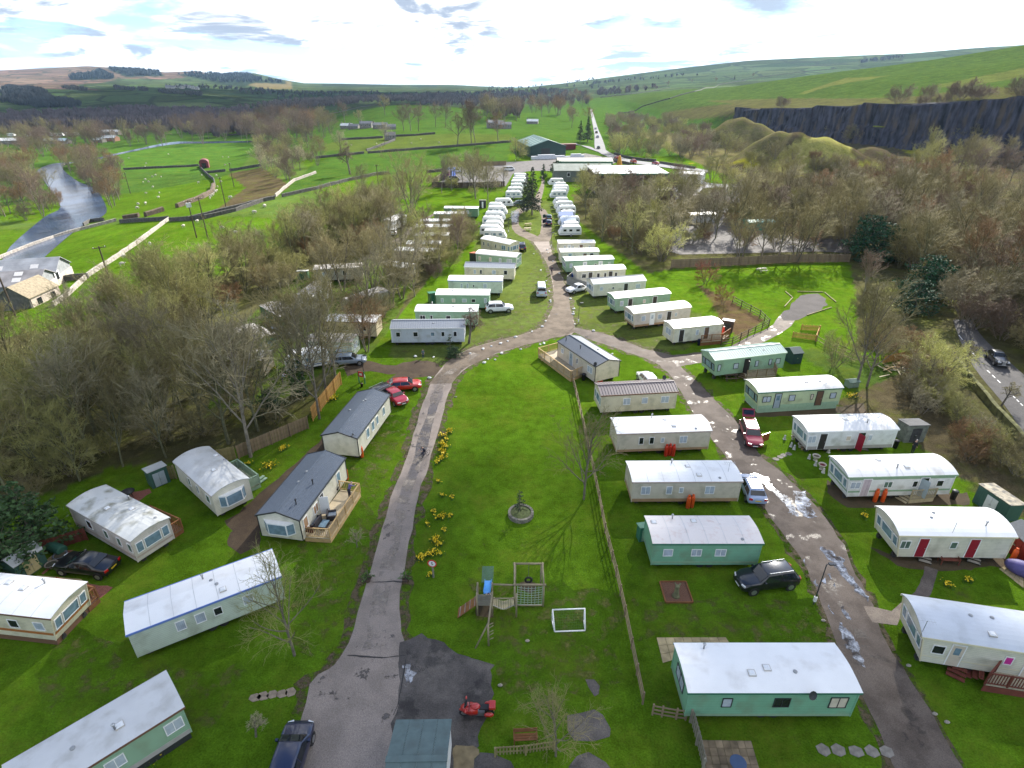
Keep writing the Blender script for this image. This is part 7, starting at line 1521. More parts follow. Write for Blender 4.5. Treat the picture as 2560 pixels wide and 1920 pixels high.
shed('small green plastic store near the tall bare tree',(42.7,65),0.2,1.4,.9,.95,pm('store_green',(.20,.26,.20),.5,.1),pm('store_lid',(.10,.16,.13),.5,.1),pm('store_green2',(.20,.26,.20),.5,.1),'gable','storage_box')
shed('grey open-sided lean-to beside the white caravan',(42.6,52.9),heading((41.4,52.5),(43.3,52.6)),2.2,1.6,2.1,pm('leanto',(.16,.17,.14),.8,.3),pm('leanto_roof',(.10,.10,.10),.8,.2),pm('leanto_d',(.05,.05,.05),.8,.3),'pent','lean_to')
shed('green lean-to at the end of the green caravan',(-13.81,96.3),heading((-14.18,96),(-13.34,96.3)),1.2,1.5,1.9,CL['mossy'],TR['green'],TR['green'],'pent','lean_to',False)
shed('lean-to with red roof at the end of the mid green caravan',(-8.08,122.4),heading((-8.36,122.1),(-7.78,122.7)),1.2,1.5,2.0,pm('leanto_dk',(.05,.06,.05),.7,.2),pm('red_roof',(.42,.10,.05),.6,.1),TR['dark'],'pent','lean_to',False)
shed('dark kennel-like run beside the cream caravan',(33,83.2),heading((32.5,83.2),(33.7,82.6)),1.6,1.4,1.9,pm('run_frame',(.06,.035,.025),.7,.2),pm('run_roof',(.10,.10,.12),.5,.2),TR['dark'],'pent','kennel')
shed('tiny green hut in the wood',(-40.5,110),.1,2.0,1.3,1.7,CL['mossy'],TR['white'],TR['green'],'pent','garden_shed',False)
shed('small dark shed beside the left tourers',(-8.91,182.6),0,2.0,2.0,2.3,TR['dark'],TR['grey'],TR['white'],'pent','garden_shed',False)
shed('green bin store at the end of the near green caravan',(10.95,37.4),heading((10.71,37.4),(11.28,37.5)),.9,.7,1.5,TR['green'],TR['green'],TR['sage'],'pent','bin_store',False)
def gas_bottle(p,label,mat,sc=1.0,group='gas bottles'):
 if not hasattr(gas_bottle,'src'):gas_bottle.src ={}
 root =thing('gas_bottle',label,'gas bottle',(p[0],p[1],0),random.random()*6,group)
 b =MB().lathe([(.17,0),(.185,.03),(.185,1.05),(.16,1.16),(.09,1.24),(.05,1.25)],14);o =b.build('cylinder',mat,root,True)
 MB().lathe([(.09,1.24),(.11,1.26),(.11,1.38),(.085,1.38)],12).build('collar',mat,root);MB().bx(-.03,.03,-.03,.03,1.24,1.36).build('valve',STEEL,root);root.scale =(sc,)*3
GO =pm('gas_orange',(.62,.09,.015),.45,.1,3);GRD =pm('gas_red',(.50,.035,.015),.45,.12,3)
for p,m_,lab in [((15.8,41.4),GO,'left orange gas bottle of the beige ribbed caravan'),((16.18,41.5),GO,'right orange gas bottle of the beige ribbed caravan'),((15.74,49.6),GRD,'left one of three red gas bottles'),((16.12,49.7),GRD,'middle one of three red gas bottles'),((16.48,49.6),GRD,'right one of three red gas bottles'),((-15.31,49.4),GO,'orange gas bottle at the end of the slate lodge by the red cars'),((-15.91,45.6),GO,'orange gas bottle behind the furnished deck'),((33.1,42.3),GO,'left orange gas bottle of the green striped caravan'),((33.8,42.3),GO,'right orange gas bottle of the green striped caravan'),((39.9,34.8),GO,'orange gas bottle at the end of the red doored caravan'),((10.92,65.9),GRD,'left red gas bottle at the slate lodge gable'),((11.36,66),GRD,'right red gas bottle at the slate lodge gable'),((31.3,80.2),GRD,'red gas bottle on the brown railed deck'),((-29.8,157.8),GO,'orange gas bottle by the lone white caravan')]:
 gas_bottle(p,lab,m_)
bpy.data.objects[[o.name for o in bpy.data.objects if o.get('label')== 'red gas bottle on the brown railed deck'][0]].location.z =.62
def bin_(p,label,col=(.02,.022,.025),h=.9,r=.26):
 root =thing('dustbin',label,'bin',(p[0],p[1],0));m =pm('bin_%.2f_%.2f' % (col[0],col[2]),col,.5,.1)
 MB().lathe([(r*.85,0),(r,h*.92),(r*1.05,h*.93)],14).build('body',m,root,True);MB().lathe([(r*1.1,h*.93),(r*1.1,h*.98),(r*.6,h*1.05),(r*.1,h*1.07)],14).build('lid',m,root,True)
for p,lab,c in [((40.5,42.7),'dark dustbin with pale lid beside the green striped caravan',(.03,.035,.035)),((27.2,77.9),'dark blue bin beside the brown deck steps',(.01,.015,.05)),((9.19,66.7),'dark bin at the corner of the slate lodge',(.02,.02,.025)),((40.1,51.1),'black bin beside the white caravan',(.012,.012,.016))]:bin_(p,lab,c)
def urn(p,label,col,h=.5,r=.3,bowl=(.10,.07,.05),z=0.):
 root =thing('planter',label,'planter',(p[0],p[1],z));m =pm('urn_%.2f%.2f' % (col[0],col[1]),col,.85,.2,6)
 MB().lathe([(r*.6,0),(r*.55,.06),(r*.3,h*.3),(r*.75,h*.5),(r,h*.9),(r*1.08,h),(r*.9,h),(r*.85,h*.8),(r*.1,h*.78)],14).build('bowl',m,root,True);MB().lathe([(r*.86,h*.80),(r*.5,h*.86),(r*.05,h*.87)],12).build('soil',pm('soil_%.2f' % bowl[0],bowl,.95,.3,8),root)
PUT =[((30.7,48.8),'large pale stone urn on the lawn',(.48,.45,.38),.6,.36,(.10,.08,.06)),((30.6,47.3),'stone urn filled with red soil',(.48,.42,.36),.6,.36,(.12,.015,.02)),((30.2,51.2),'shallow pale urn by the white caravan corner',(.42,.39,.32),.4,.26,(.08,.06,.04)),((30.1,52.7),'pale tub under the white caravan bay',(.42,.39,.32),.4,.24,(.08,.06,.04)),((30.2,50.7),'small tan pot by the white caravan',(.35,.25,.15),.3,.18,(.06,.05,.03)),((30.8,50.7),'small mossy pot by the white caravan',(.25,.22,.14),.3,.18,(.05,.05,.03)),((34,50.7),'terracotta pot by the white caravan steps',(.36,.14,.06),.5,.2,(.06,.05,.03)),((-36.3,34.2),'tyre-like tub nearest the black saloon',(.18,.16,.13),.35,.45,(.05,.025,.02)),((-36.3,35.2),'tyre tub beside the green tank',(.10,.11,.13),.35,.5,(.06,.04,.03)),((-11.04,32.7),'dark tub left of the drive',(.09,.06,.04),.36,.3,(.04,.03,.02)),((-8.12,32.7),'dark tub right of the drive',(.09,.06,.04),.36,.3,(.04,.03,.02)),((-16.12,43.1),'black pot on the furnished deck',(.015,.015,.018),.45,.2,(.03,.02,.02))]
for (p,lab,c,h,r,bw) in PUT:urn(p,lab,c,h,r,bw,.48 if 'deck' in lab else 0.)
def statue(p,label,h=.55):
 root =thing('garden_statue',label,'statue',(p[0],p[1],0),random.random()*6);m =pm('statue_stone',(.50,.49,.45),.85,.2,8)
 MB().lathe([(.15,0),(.15,.08),(.10,.1),(.12,h*.3),(.13,h*.5),(.07,h*.66),(.10,h*.72),(.095,h*.9),(.02,h)],10).build('figure',m,root,True);MB().bx(-.15,.15,-.15,.15,-.01,.05).build('plinth',m,root)
for p,lab in [((29.2,52.7),'pale garden statue nearest the lane'),((29.3,51.3),'dark little statue on the lawn edge'),((29.4,50.8),'statue beside the tan pot'),((30.5,51.1),'white figure by the caravan corner'),((30.2,49.1),'white figure in front of the large urn'),((30.3,47.9),'white figure between the two urns'),((30.5,46.7),'worn stone figure below the red urn'),((32.7,50.2),'white statue by the caravan door')]:statue(p,lab)
# furniture on the deck
WICK =pm('dark_wicker',(.035,.032,.036),.7,.3,20,bump=.5,bscale=60);CUSH =pm('grey_cushion',(.16,.19,.23),.9,.1,4);dh =heading((-17.17,36.5),(-15.66,45.3))
def sofa(p,rz,w,label,name='garden_sofa',cat='sofa'):
 root =thing(name,label,cat,(p[0],p[1],.48),rz)
 MB().bx(-w/2,w/2,-.38,.38,.04,.34).build('base',WICK,root);MB().bx(-w/2,w/2,.26,.38,.35,.78).build('backrest',WICK,root)
 for s_ in (-1,1):MB().bx(s_*w/2-.06,s_*w/2+.06,-.38,.25,.35,.58).build('arm',WICK,root);
 MB().bx(-w/2+.08,w/2-.08,-.36,.24,.345,.45).build('seat_cushion',CUSH,root)
 for x in (-w/2+.06,w/2-.06):
  for y in (-.3,.3):MB().bx(x-.03,x+.03,y-.03,y+.03,0,.04).build('foot',WICK,root)
sofa((-16.76,38.5),dh+R(180)+R(0),1.25,'dark wicker two seat sofa against the lodge wall');sofa((-15.58,39.4),dh+R(20),.8,'dark wicker armchair on the deck','garden_armchair','chair')
tb =thing('garden_table','glass topped dark wicker table on the deck','table',(*(-15.91,38.3),.48),dh);MB().bx(-.45,.45,-.28,.28,.05,.38).build('base',WICK,tb);MB().bx(-.47,.47,-.30,.30,.385,.40).build('glass_top',PN['b'],tb)
_tw =(-16.81,37.1);tw =MB().bx(-.45,.45,-.01,.01,-.62,.0).build('towel',pm('towel_maroon',(.10,.015,.02),.95,.2,8));tw.location =(_tw[0],_tw[1],1.55);tw.rotation_euler =(0,0,heading((-17.11,37.1),(-14.95,36.8)));tag(tw,'maroon towel hanging on the deck rail','towel')
def picnic(p,rz,label,mat='olive'):
 root =thing('picnic_table',label,'picnic table',p,rz);m =TM[mat]
 for k in range(4):MB().bx(-.9,.9,-.36+.18*k,-.20+.18*k,.70,.74).build('top_plank',m,root)
 for s_ in (-1,1):MB().bx(-.9,.9,s_*.72-.13,s_*.72+.13,.42,.46).build('bench',m,root)
 for x in (-.6,.6):MB().beam((x,-.7,0),(x,-.2,.70),.08).beam((x,.7,0),(x,.2,.70),.08).beam((x,-.75,.40),(x,.75,.40),.07).build('leg_frame',m,root)
picnic((4.31,156.9),.3,'farther picnic table on the green island');picnic((4.02,151.5),.1,'nearer picnic table on the green island','pale');picnic((50.4,114.9),.3,'grey picnic table under the long fence','grey')
picnic((28.1,67),.0,'dark picnic table under the jade tiled caravan','dark')
def bench(p,rz,label,mat):
 root =thing('garden_bench',label,'bench',p,rz);m =TM[mat]
 for k in range(3):MB().bx(-.7,.7,-.22+.15*k,-.09+.15*k,.42,.45).build('seat_slat',m,root)
 for k in range(3):MB().bx(-.7,.7,.24,.27,.52+.12*k,.61+.12*k).build('back_slat',m,root)
 for x in (-.66,.66):
  MB().bx(x-.03,x+.03,-.24,-.18,0,.62).build('leg',m,root);MB().bx(x-.03,x+.03,.22,.28,0,.86).build('leg',m,root);MB().bx(x-.03,x+.03,-.24,.28,.60,.64).build('arm',m,root)
bench((34.7,34.6),heading((34,34.6),(35.5,34.5)),'dark red bench between the red doors','redbrown');bench((0.78,20.48),heading((-0.13,20.48),(1.79,20.58)),'brown bench behind the low picket fence','brown')
def steps(p,q,label,n,w,rise,mat):
 root =thing('door_steps',label,'steps',(p[0],p[1],0),heading(p,q));m =mat
 for k in range(n):zz =rise*(n-k)/(n+.3);MB().bx(.27*k,.27*k+.26,-w/2,w/2,zz-.05,zz).build('tread',m,root)
 for s_ in (-1,1):MB().beam((0,s_*(w/2-.03),rise),(.27*n+.05,s_*(w/2-.03),.02),.04,.10).build('stringer',CHASSIS,root)
 MB().tube((.05,-w/2,rise*.6),(.05,-w/2,rise+.75),.018).tube((.05,-w/2,rise+.75),(.27*n,-w/2,.55),.018).build('hand_rail',CHASSIS,root)
CONC2 =pm('step_stone',(.30,.27,.22),.9,.2,4)
for p,q,lab in [((33.2,35.3),(32.7,34.3),'stone steps at the left red door'),((37.1,35.2),(36.4,34.1),'stone steps at the right red door'),((36.7,51.3),(36.5,50.4),'wooden steps at the white caravan'),((31.6,60.4),(30.9,58.5),'steps at the grey door of the green and cream caravan'),((36.7,60.8),(36.5,59.7),'steps at the brown door of the green and cream caravan')]:steps(p,q,lab,3,.85,.5,CONC2)
# slabs and stepping stones
def slabs(label,pts,sz,mat,group=None,name='stepping_stone'):
 for k,p in enumerate(pts):
  o =MB().prism([(sz*random.uniform(.42,.55)*math.cos(a),sz*random.uniform(.36,.5)*math.sin(a)) for a in [.4+1.05*i for i in range(6)]],.004,.035).build(name,mat);o.location =(p[0],p[1],0);tag(o,label[k] if isinstance(label,list) else label,'paving stone',group)
SL =pm('slab_pale',(.21,.19,.165),.9,.3,3)
ordn =['first','second','third','fourth','fifth','sixth']
slabs(['%s pale stepping stone from the left below the big green caravan' % ordn[i] for i in range(5)],[(17.87,19.99),(18.7,19.96),(19.68,19.91),(20.58,19.89),(21.42,19.88)],.85,SL,'pale stepping stones by the lane')
slabs(['%s flat stone from the left in the row by the drive' % ordn[i] for i in range(5)],[(-15.99,23.17),(-15.5,23.27),(-14.96,23.38),(-14.39,23.45),(-13.89,23.52)],.75,pm('slab_brown',(.24,.19,.14),.9,.25,3),'flat stones by the drive')
slabs(['%s stepping stone from the lane towards the white caravan' % ordn[i] for i in range(4)],[(26.8,49),(27.4,49.4),(27.9,49.7),(28.5,49.9)],.7,SL,'stepping stones by the maroon car')
def patio(label,corners,n,m_,mat,skip=()):
 root =thing('patio',label,'patio',(corners[0][0],corners[0][1],0));ox,oy =corners[0];a,b,c,d =corners
 for i in range(n):
  for j in range(m_):
   if (i,j) in skip:continue
   g =.02;q =[]
   for (u,v) in ((i+g,j+g),(i+1-g,j+g),(i+1-g,j+1-g),(i+g,j+1-g)):
    p1,p2 =lerp(a,b,u/n),lerp(d,c,u/n);p =lerp(p1,p2,v/m_);q.append((p[0]-ox,p[1]-oy))
   MB().prism(q,.004,.03+.012*random.random()).build('slab',mat,root)
patio('brown slab patio at the lower edge below the big green caravan',[(10.95,20.55),(13.89,20.5),(13.77,18.74),(10.8,18.74)],7,4,pm('slab_mossy',(.17,.13,.085),.95,.45,1.2,orand=.3))
patio('tan slab patio behind the corner of the big green caravan',[(9.96,27.6),(14.73,27.6),(14.87,27.1),(9.93,25.6)],8,3,pm('slab_tan',(.34,.27,.15),.95,.3,1.5,orand=.2))
patio('tan slab patio at the right edge',[(38.3,34),(39.3,34.4),(39.7,33.3),(38.7,32)],4,5,MATS['slab_tan'])
patio('slab path in front of the green shed',[(-37.5,33.1),(-37.3,34.1),(-36.8,35.3),(-37.2,35.4)],1,8,MATS['slab_tan'])
patio('slab row beside the red brown deck',[(-37,33.3),(-36,32.8),(-32.6,32.5),(-33.1,32.9)],1,1,MATS['slab_tan'])
sheet('gravel_bed',[(-32.7,32.5),(-31.9,32.4),(-30.2,32.1),(-30.5,31)],pm('red_gravel',(.22,.085,.06),.95,.4,14),.02,'red gravel corner beside the red brown deck','ground',step=.5,jag=.03)
sheet('gravel_bed',[(-36.4,33.4),(-36.3,34.3),(-36.1,35.3),(-35.9,36),(-36.5,36),(-36.5,34.8),(-36.7,33.5)],pm('red_gravel2',(.20,.08,.055),.95,.4,14),.02,'red gravel strip beside the black saloon','ground',step=.5,jag=.04)
# planters and mounds
tp =(0.78,40.4);st =thing('stone_planter','round dry stone planter in the middle of the lawn','planter',(tp[0],tp[1],0))
stn =pm('planter_stone',(.17,.16,.13),.9,.35,3,orand=.3)
for k in range(3):
 for i in range(22):
  a =2*math.pi*(i+.5*(k % 2))/22;o =MB().bx(-.15,.15,-.11,.11,0,.12).build('stone',stn,st);o.location =(1.02*math.cos(a),1.02*math.sin(a),.125*k);o.rotation_euler =(0,0,a+1.57);o.scale =(random.uniform(.8,1.05),1,1)
MB().lathe([(.93,0),(.93,.28),(.5,.34),(.05,.36)],20).build('soil',pm('planter_soil',(.07,.09,.03),.95,.4,5),st)
bed =thing('flower_bed','square timber edged bed round a tree stump','flower bed',(*(12.3,31.6),0),heading((11.19,30.7),(13.16,30.7)))
for k in range(4):
 o =MB().bx(-.98,.98,-.04,.04,0,.14).build('edging_board',TM['brown'],bed);a =k*math.pi/2;o.rotation_euler =(0,0,a);o.location =(1.0*math.sin(a),-1.0*math.cos(a),0)
MB().bx(-.95,.95,-.95,.95,.01,.06).build('bark_chips',pm('bark_chips',(.14,.07,.045),.95,.6,18),bed)
stp =thing('tree_stump','gnarled tree stump in the square bed','stump',(*(12.18,31.2),.05));MB().lathe([(.32,0),(.24,.15),(.17,.5),(.15,.9),(.18,1.05),(.05,1.1)],9).tube((0,0,.8),(.22,.05,1.25),.08,.05).tube((0,0,.85),(-.2,.1,1.3),.07,.04).tube((0,.0,.8),(.0,-.2,1.15),.07,.04).build('stump',BARKG,stp,True)
fp =thing('flower_box','brown timber trough of yellow flowers under the bay window','planter',(*(-29.5,36.1),0),heading((-30.1,35.6),(-29,36.9)));MB().bx(-1.25,1.25,-.2,.2,.30,.62).build('trough',TM['brown'],fp)
for x in (-1.0,1.0):MB().bx(x-.06,x+.06,-.18,.18,0,.30).build('leg',TM['brown'],fp)
_g =np.random.default_rng(3);_V,_F =leaf_quads(np.stack([_g.uniform(-1.15,1.15,240),_g.uniform(-.15,.15,240),_g.uniform(.63,.82,240)],1),.05,_g);obj('flowers',raw_mesh('flowers',_V,_F),pm('yellow_flowers',(.55,.42,.02),.7,.4,6),fp)
# daffodils
YEL =pm('daffodil_petal',(.75,.55,.02),.6,.2,8);LEAFG =pm('daffodil_leaf',(.06,.15,.03),.6,.3,4)
def daff_mesh(seed,n,r):
 g =np.random.default_rng(seed);x,y =g.normal(0,r*.5,n),g.normal(0,r*.5,n);h =g.uniform(.25,.42,n)
 C =np.stack([x,y,h],1);V,F =leaf_quads(C,.075,g);b =[]
 for k in range(n*3):i =g.integers(0,n);q =g.normal(0,.05,3);b.append(((x[i]+q[0],y[i]+q[1],0),(x[i]+q[0]*2,y[i]+q[1]*2,h[i]*.9),.012,.004))
 return seg_mesh('leaves',b,3),raw_mesh('blooms',V,F)
DF =[daff_mesh(k,n,r) for k,(n,r) in enumerate(((40,.5),(24,.4),(60,.75)))]
for a,b in DF:a.materials.append(LEAFG);b.materials.append(YEL)
def daff(p,k,label,group=None,sc=1.0):
 t =thing('daffodil_clump',label,'daffodils',p,random.random()*6,group);t.scale =(sc,)*3;obj('leaves',DF[k][0],None,t);obj('blooms',DF[k][1],None,t)
DG ='daffodils along the drive'
for i,(u,v,k) in enumerate([(1700,695,0),(1655,735,0),(1680,765,1),(1650,800,0),(1680,815,1),(1640,850,0),(1660,870,1),(1640,905,0),(1610,930,1)]):daff({0:(-6.85,54.1),1:(-7.39,53.1),2:(-6.95,52.3),3:(-7.28,51.4),4:(-6.83,51),5:(-7.29,50.2),6:(-6.97,49.7),7:(-7.15,48.9),8:(-7.49,48.3)}[i],k,'daffodil clump in the upper drift beside the drive',DG)
for p,k in [((-7,45.1),1),((-6.4,43),1),((-5.52,42.8),1),((-6.99,40.8),1),((-5.98,40.1),0),((-5.4,40.2),1),((-6.37,40),0),((-7.24,39),1),((-5.8,38.4),1),((-6.34,37.2),0),((-5.94,36.6),1),((-6.57,35.5),1),((-7.18,35.2),1),((-6.4,37),0),((-6.4,35.8),1),((-6.91,35.4),1),((-5.8,35.5),1),((-7.33,34.9),0),((-6.3,33.3),1)]:daff(p,k,'daffodil clump in the lower drift beside the drive',DG,.85)
for p,k,lab in [((-24.07,47.6),2,'large golden daffodil clump by the pale green deck'),((-26.3,48),1,'small golden clump against the mossy trunk'),((-23.87,50.6),1,'daffodil clump by the muddy track'),((-21.62,61.5),2,'daffodil clump below the new orange fence'),((-23.77,50.7),0,'daffodils under the brown fence'),((-31.9,69.6),2,'daffodil clump beside the tan caravan in the wood'),((41.3,62.1),2,'daffodil bed at the end of the green and cream caravan'),((33,32.3),1,'pale daffodils left of the red doored caravan path'),((35,32.7),1,'pale daffodils below the red doored caravan'),((31,40.2),1,'few daffodils on the lawn by the lane'),((-20.7,19.56),2,'daffodil border under the lower left caravan'),((-20.23,20.03),0,'end of the daffodil border under the lower left caravan')]:daff(p,k,lab)
# white painted stones beside the drive
WS =pm('white_stone',(.70,.70,.68),.85,.15,3);SM =[]
for k in range(3):
 rr =random.Random(k);m =MB().ball((0,0,.10),.34,.22,.17,8,5);m.v =[(x*rr.uniform(.8,1.15),y*rr.uniform(.8,1.15),z*rr.uniform(.8,1.2)) for x,y,z in m.v];me =m.mesh('painted_stone');me.materials.append(WS);SM.append(me)
for i,p in enumerate([(-5.9,74.9),(-4.15,76.4),(-2.99,77.4),(-1.68,78.4),(-0.64,79.3),(0.55,80.8),(3.06,83),(4.74,85),(5.38,87.4),(6.68,97.2),(6.72,96.4),(6.78,102.2),(6.56,108.6),(5.85,115.7),(4.82,128.5),(10.43,93),(10.22,91.5),(10.05,90.5),(9.9,86.1),(12.52,83.3),(14.09,74.7),(10.31,98.2),(4.1,78),(4.66,78.4),(1.25,76.3),(-1.47,74.9),(-2.32,72.8),(-3.78,71.8),(-3.33,73),(-10.66,67.2),(-10.9,73.6),(-13.46,73.8),(8.08,129.4),(8.02,132),(8.74,122.5),(9.46,113.6)]):
 o =obj('painted_stone',SM[i % 3]);o.location =(p[0],p[1],0);o.scale =(.62+.25*(i % 2),)*3;o.rotation_euler =(0,0,i*1.3);tag(o,'white painted stone %s' % min([((-4.37,76.3),'along the left bend of the drive'),((0.67,80.8),'along the outer bend by the white lodge'),((5.16,86.4),'at the junction corner'),((6.77,99.7),'by the silver campervan'),((5.94,117.9),'left of the walking person'),((10.22,91.5),'in the row by the thin lamp post'),((12.59,83.2),'by the right branch of the junction'),((14.11,74.8),'below the slate lodge lane'),((-2.12,73.2),'on the long lawn edge'),((-10.67,67.6),'near the red cars'),((8.26,131.4),'by the right tourer lamp'),((9.08,117.9),'by the green caravan right of the drive')],key=lambda q:dist(q[0],p))[1],'stone','white stones along the drive')
for p,lab in [((-6.83,62.1),'grey brown stone alone on the long lawn'),((1.06,27.3),'squared stone below the goal'),((-0.74,23.99),'pale stone by the apron edge'),((22.12,29),'buff stone at the lane edge'),((25.6,22.11),'grey boulder right of the lane'),((26,21.6),'small pale stone right of the lane'),((26,25.4),'white stone under the grey roofed caravan')]:
 o =obj('stone',SM[0].copy());o.data.materials.clear();o.data.materials.append(pm('fieldstone',(.30,.27,.22),.9,.25,3));o.location =(p[0],p[1],0);o.scale =(.5,)*3;tag(o,lab,'stone')
# lamp posts and signs
def lamp(p,h,label,arm=.5,rz=0):
 root =thing('lamp_post',label,'lamp post',p,rz);m =pm('lamp_metal',(.06,.065,.075),.5,.1,metal=.4)
 MB().tube((0,0,0),(0,0,h),.05,.035,8).tube((0,0,h),(arm*.5,0,h+.05),.03).build('pole',m,root);MB().bx(arm*.3,arm+.12,-.12,.12,h+.0,h+.10).build('lantern',m,root);MB().bx(-.09,.09,-.08,.08,.3,.75).build('service_box',TR['white'],root)
for p,h,lab in [((22.12,30.5),3.9,'grey lamp post beside the gravel lane'),((10.51,86.4),3.4,'thin lamp post on the grass right of the drive'),((-18.95,66.7),3.4,'lamp post beside the red notice board'),((-0.88,148.9),3.5,'lamp post beside the left tourers'),((9.02,133.8),3.5,'lamp post beside the right tourers'),((13.49,230.8),5,'lamp post beside the top tourer')]:lamp(p,h,lab)
sg =thing('speed_sign','round white speed limit sign with red ring beside the drive','sign',(-6.07,33.1),R(-8));MB().bx(-.06,.06,-.05,.05,0,1.35).build('post',TM['grey'],sg)
sd =MB().tube((0,-.06,1.5),(0,-.085,1.5),.36,n=28).build('disc',pm('sign_red',(.55,.02,.02),.5,.05),sg);MB().tube((0,-.083,1.5),(0,-.09,1.5),.27,n=28).build('face',TR['white'],sd)
def text(body,parent,loc,size,mat,rot=(R(90),0,0),name='lettering'):
 c =bpy.data.curves.new(name,'FONT');c.body =body;c.size =size;c.align_x ='CENTER';c.align_y ='CENTER';c.extrude =.003
 o =bpy.data.objects.new(name,c);COL.objects.link(o);me =bpy.data.meshes.new_from_object(o.evaluated_get(bpy.context.evaluated_depsgraph_get()));bpy.data.objects.remove(o)
 me.materials.clear();o =obj(name,me,mat,parent);o.location =loc;o.rotation_euler =rot;return o
text('5',sd,(0,-.096,1.49),.42,TR['dark'])
for s_ in (sg,):s_.scale =(1.0,)*3
nb =thing('fire_point','red fire notice board on two posts by the track','sign',(-19.05,65.8),R(-20));
for x in (-.42,.42):MB().bx(x-.05,x+.05,-.05,.05,0,1.75).build('post',TR['green'],nb)
MB().bx(-.36,.36,-.10,-.055,.95,1.65).build('board',pm('board_red',(.50,.03,.03),.5,.08),nb);MB().bx(-.2,.2,-.115,-.10,1.15,1.45).build('notice',PLATEW,nb);bin_((-18.85,64.8),'dark pail below the red notice board',(.06,.04,.03),.5,.16)
# small things
tk =MB().lathe([(.3,-1.0),(.42,-.95),(.42,.95),(.3,1.0)],14).build('oil_tank',pm('tank_green',(.03,.10,.07),.5,.1));p_ =(-37.2,35.9);tk.location =(p_[0],p_[1],.45);tk.rotation_euler =(R(90),0,1.2);tag(tk,'green tank lying behind the black saloon','tank')
tr =thing('trampoline','blue topped round table at the lower edge of the brown patio','table',(12.46,18.88));MB().lathe([(.42,.70),(.45,.71),(.45,.74),(.42,.745)],24).build('top',pm('table_blue',(.04,.07,.14),.35,.1),tr);MB().tube((0,0,0),(0,0,.7),.04).build('leg',STEEL,tr);MB().lathe([(.25,0),(.05,.04)],12).build('base',STEEL,tr);tr.name ='round_table'
rt_ =thing('round_table','round dark garden table on red gravel behind the caravans','table',(-35.2,42.8));MB().lathe([(.55,.70),(.58,.71),(.58,.74),(.5,.745)],20).build('top',PN['d'],rt_)
for k in range(4):a =k*1.57;MB().tube((.35*math.cos(a),.35*math.sin(a),0),(.3*math.cos(a),.3*math.sin(a),.7),.025).build('leg',CHASSIS,rt_)
sheet('gravel_bed',[(-35.6,42.2),(-35.3,43.6),(-34.2,44.2),(-33.7,43.6),(-34.2,42.1)],pm('red_gravel3',(.20,.075,.055),.95,.4,14),.012,'red gravel patch under the round garden table','ground',step=.5,jag=.05)
pur =MB();g_ =MB().ball((0,0,.5),1.3,.7,.62,14,8);pur.add([(x*(1+.04*math.sin(5*y)),y,max(z,.02)) for x,y,z in g_.v],g_.f);po =pur.build('covered_trailer',pm('purple_cover',(.09,.075,.22),.6,.15,3,bump=.3,bscale=4),None,True);p_ =(39.7,33.4);po.location =(p_[0],p_[1],0);po.rotation_euler =(0,0,-.7);tag(po,'bulky thing under a purple cover at the right edge','cover')
bt =MB().ball((0,0,.35),.75,.5,.42,12,7).build('tarpaulin',pm('blue_tarp',(.02,.10,.42),.45,.2,3,bump=.5,bscale=5),None,True);p_ =(11.98,109.1);bt.location =(p_[0],p_[1],.62);tag(bt,'blue tarpaulin heap on the grey fenced deck','tarpaulin')
# timber pile by the road
tpile =random.Random(5)
for k in range(16):
 p =lerp((49.3,68.6),(53.2,70.4),tpile.random());o =MB().bx(-.9,.9,-.07,.07,0,.05).build('loose_plank',TM[tpile.choice(['pale','new','grey'])]);o.location =(p[0]+tpile.gauss(0,.7),p[1]+tpile.gauss(0,.7),.01+.05*(k % 5));o.rotation_euler =(0,0,tpile.random()*3.1);tag(o,'loose plank in the scattered timber pile','plank','scattered planks by the wood')
pal =thing('pallet','pale pallet on the scattered timber pile','pallet',(*(52.7,71.1),.2),.5)
for k in range(7):MB().bx(-.6,.6,-.5+.15*k,-.4+.15*k,.12,.145).build('slat',TM['new'],pal)
for k in range(3):MB().bx(-.58+.53*k,-.48+.53*k,-.5,.5,0,.115).build('bearer',TM['new'],pal)
# white sleepers round the hard standing
for a,b,lab in [((49.9,102.1),(49.8,99),'pale log left of the round pitch'),((49.8,98.8),(46.4,94.1),'pale log below left of the round pitch'),((52.1,102.1),(56.6,101.8),'pale log along the top of the round pitch'),((56.8,101.6),(56.3,96.4),'pale log right of the round pitch'),((48.4,90),(54.2,93.7),'pale log below the round pitch')]:
 o =MB().tube((0,0,.09),(dist(a,b),0,.09),.09,n=7).build('edging_log',TM['olive']);o.location =(a[0],a[1],0);o.rotation_euler =(0,0,heading(a,b));tag(o,lab,'log')
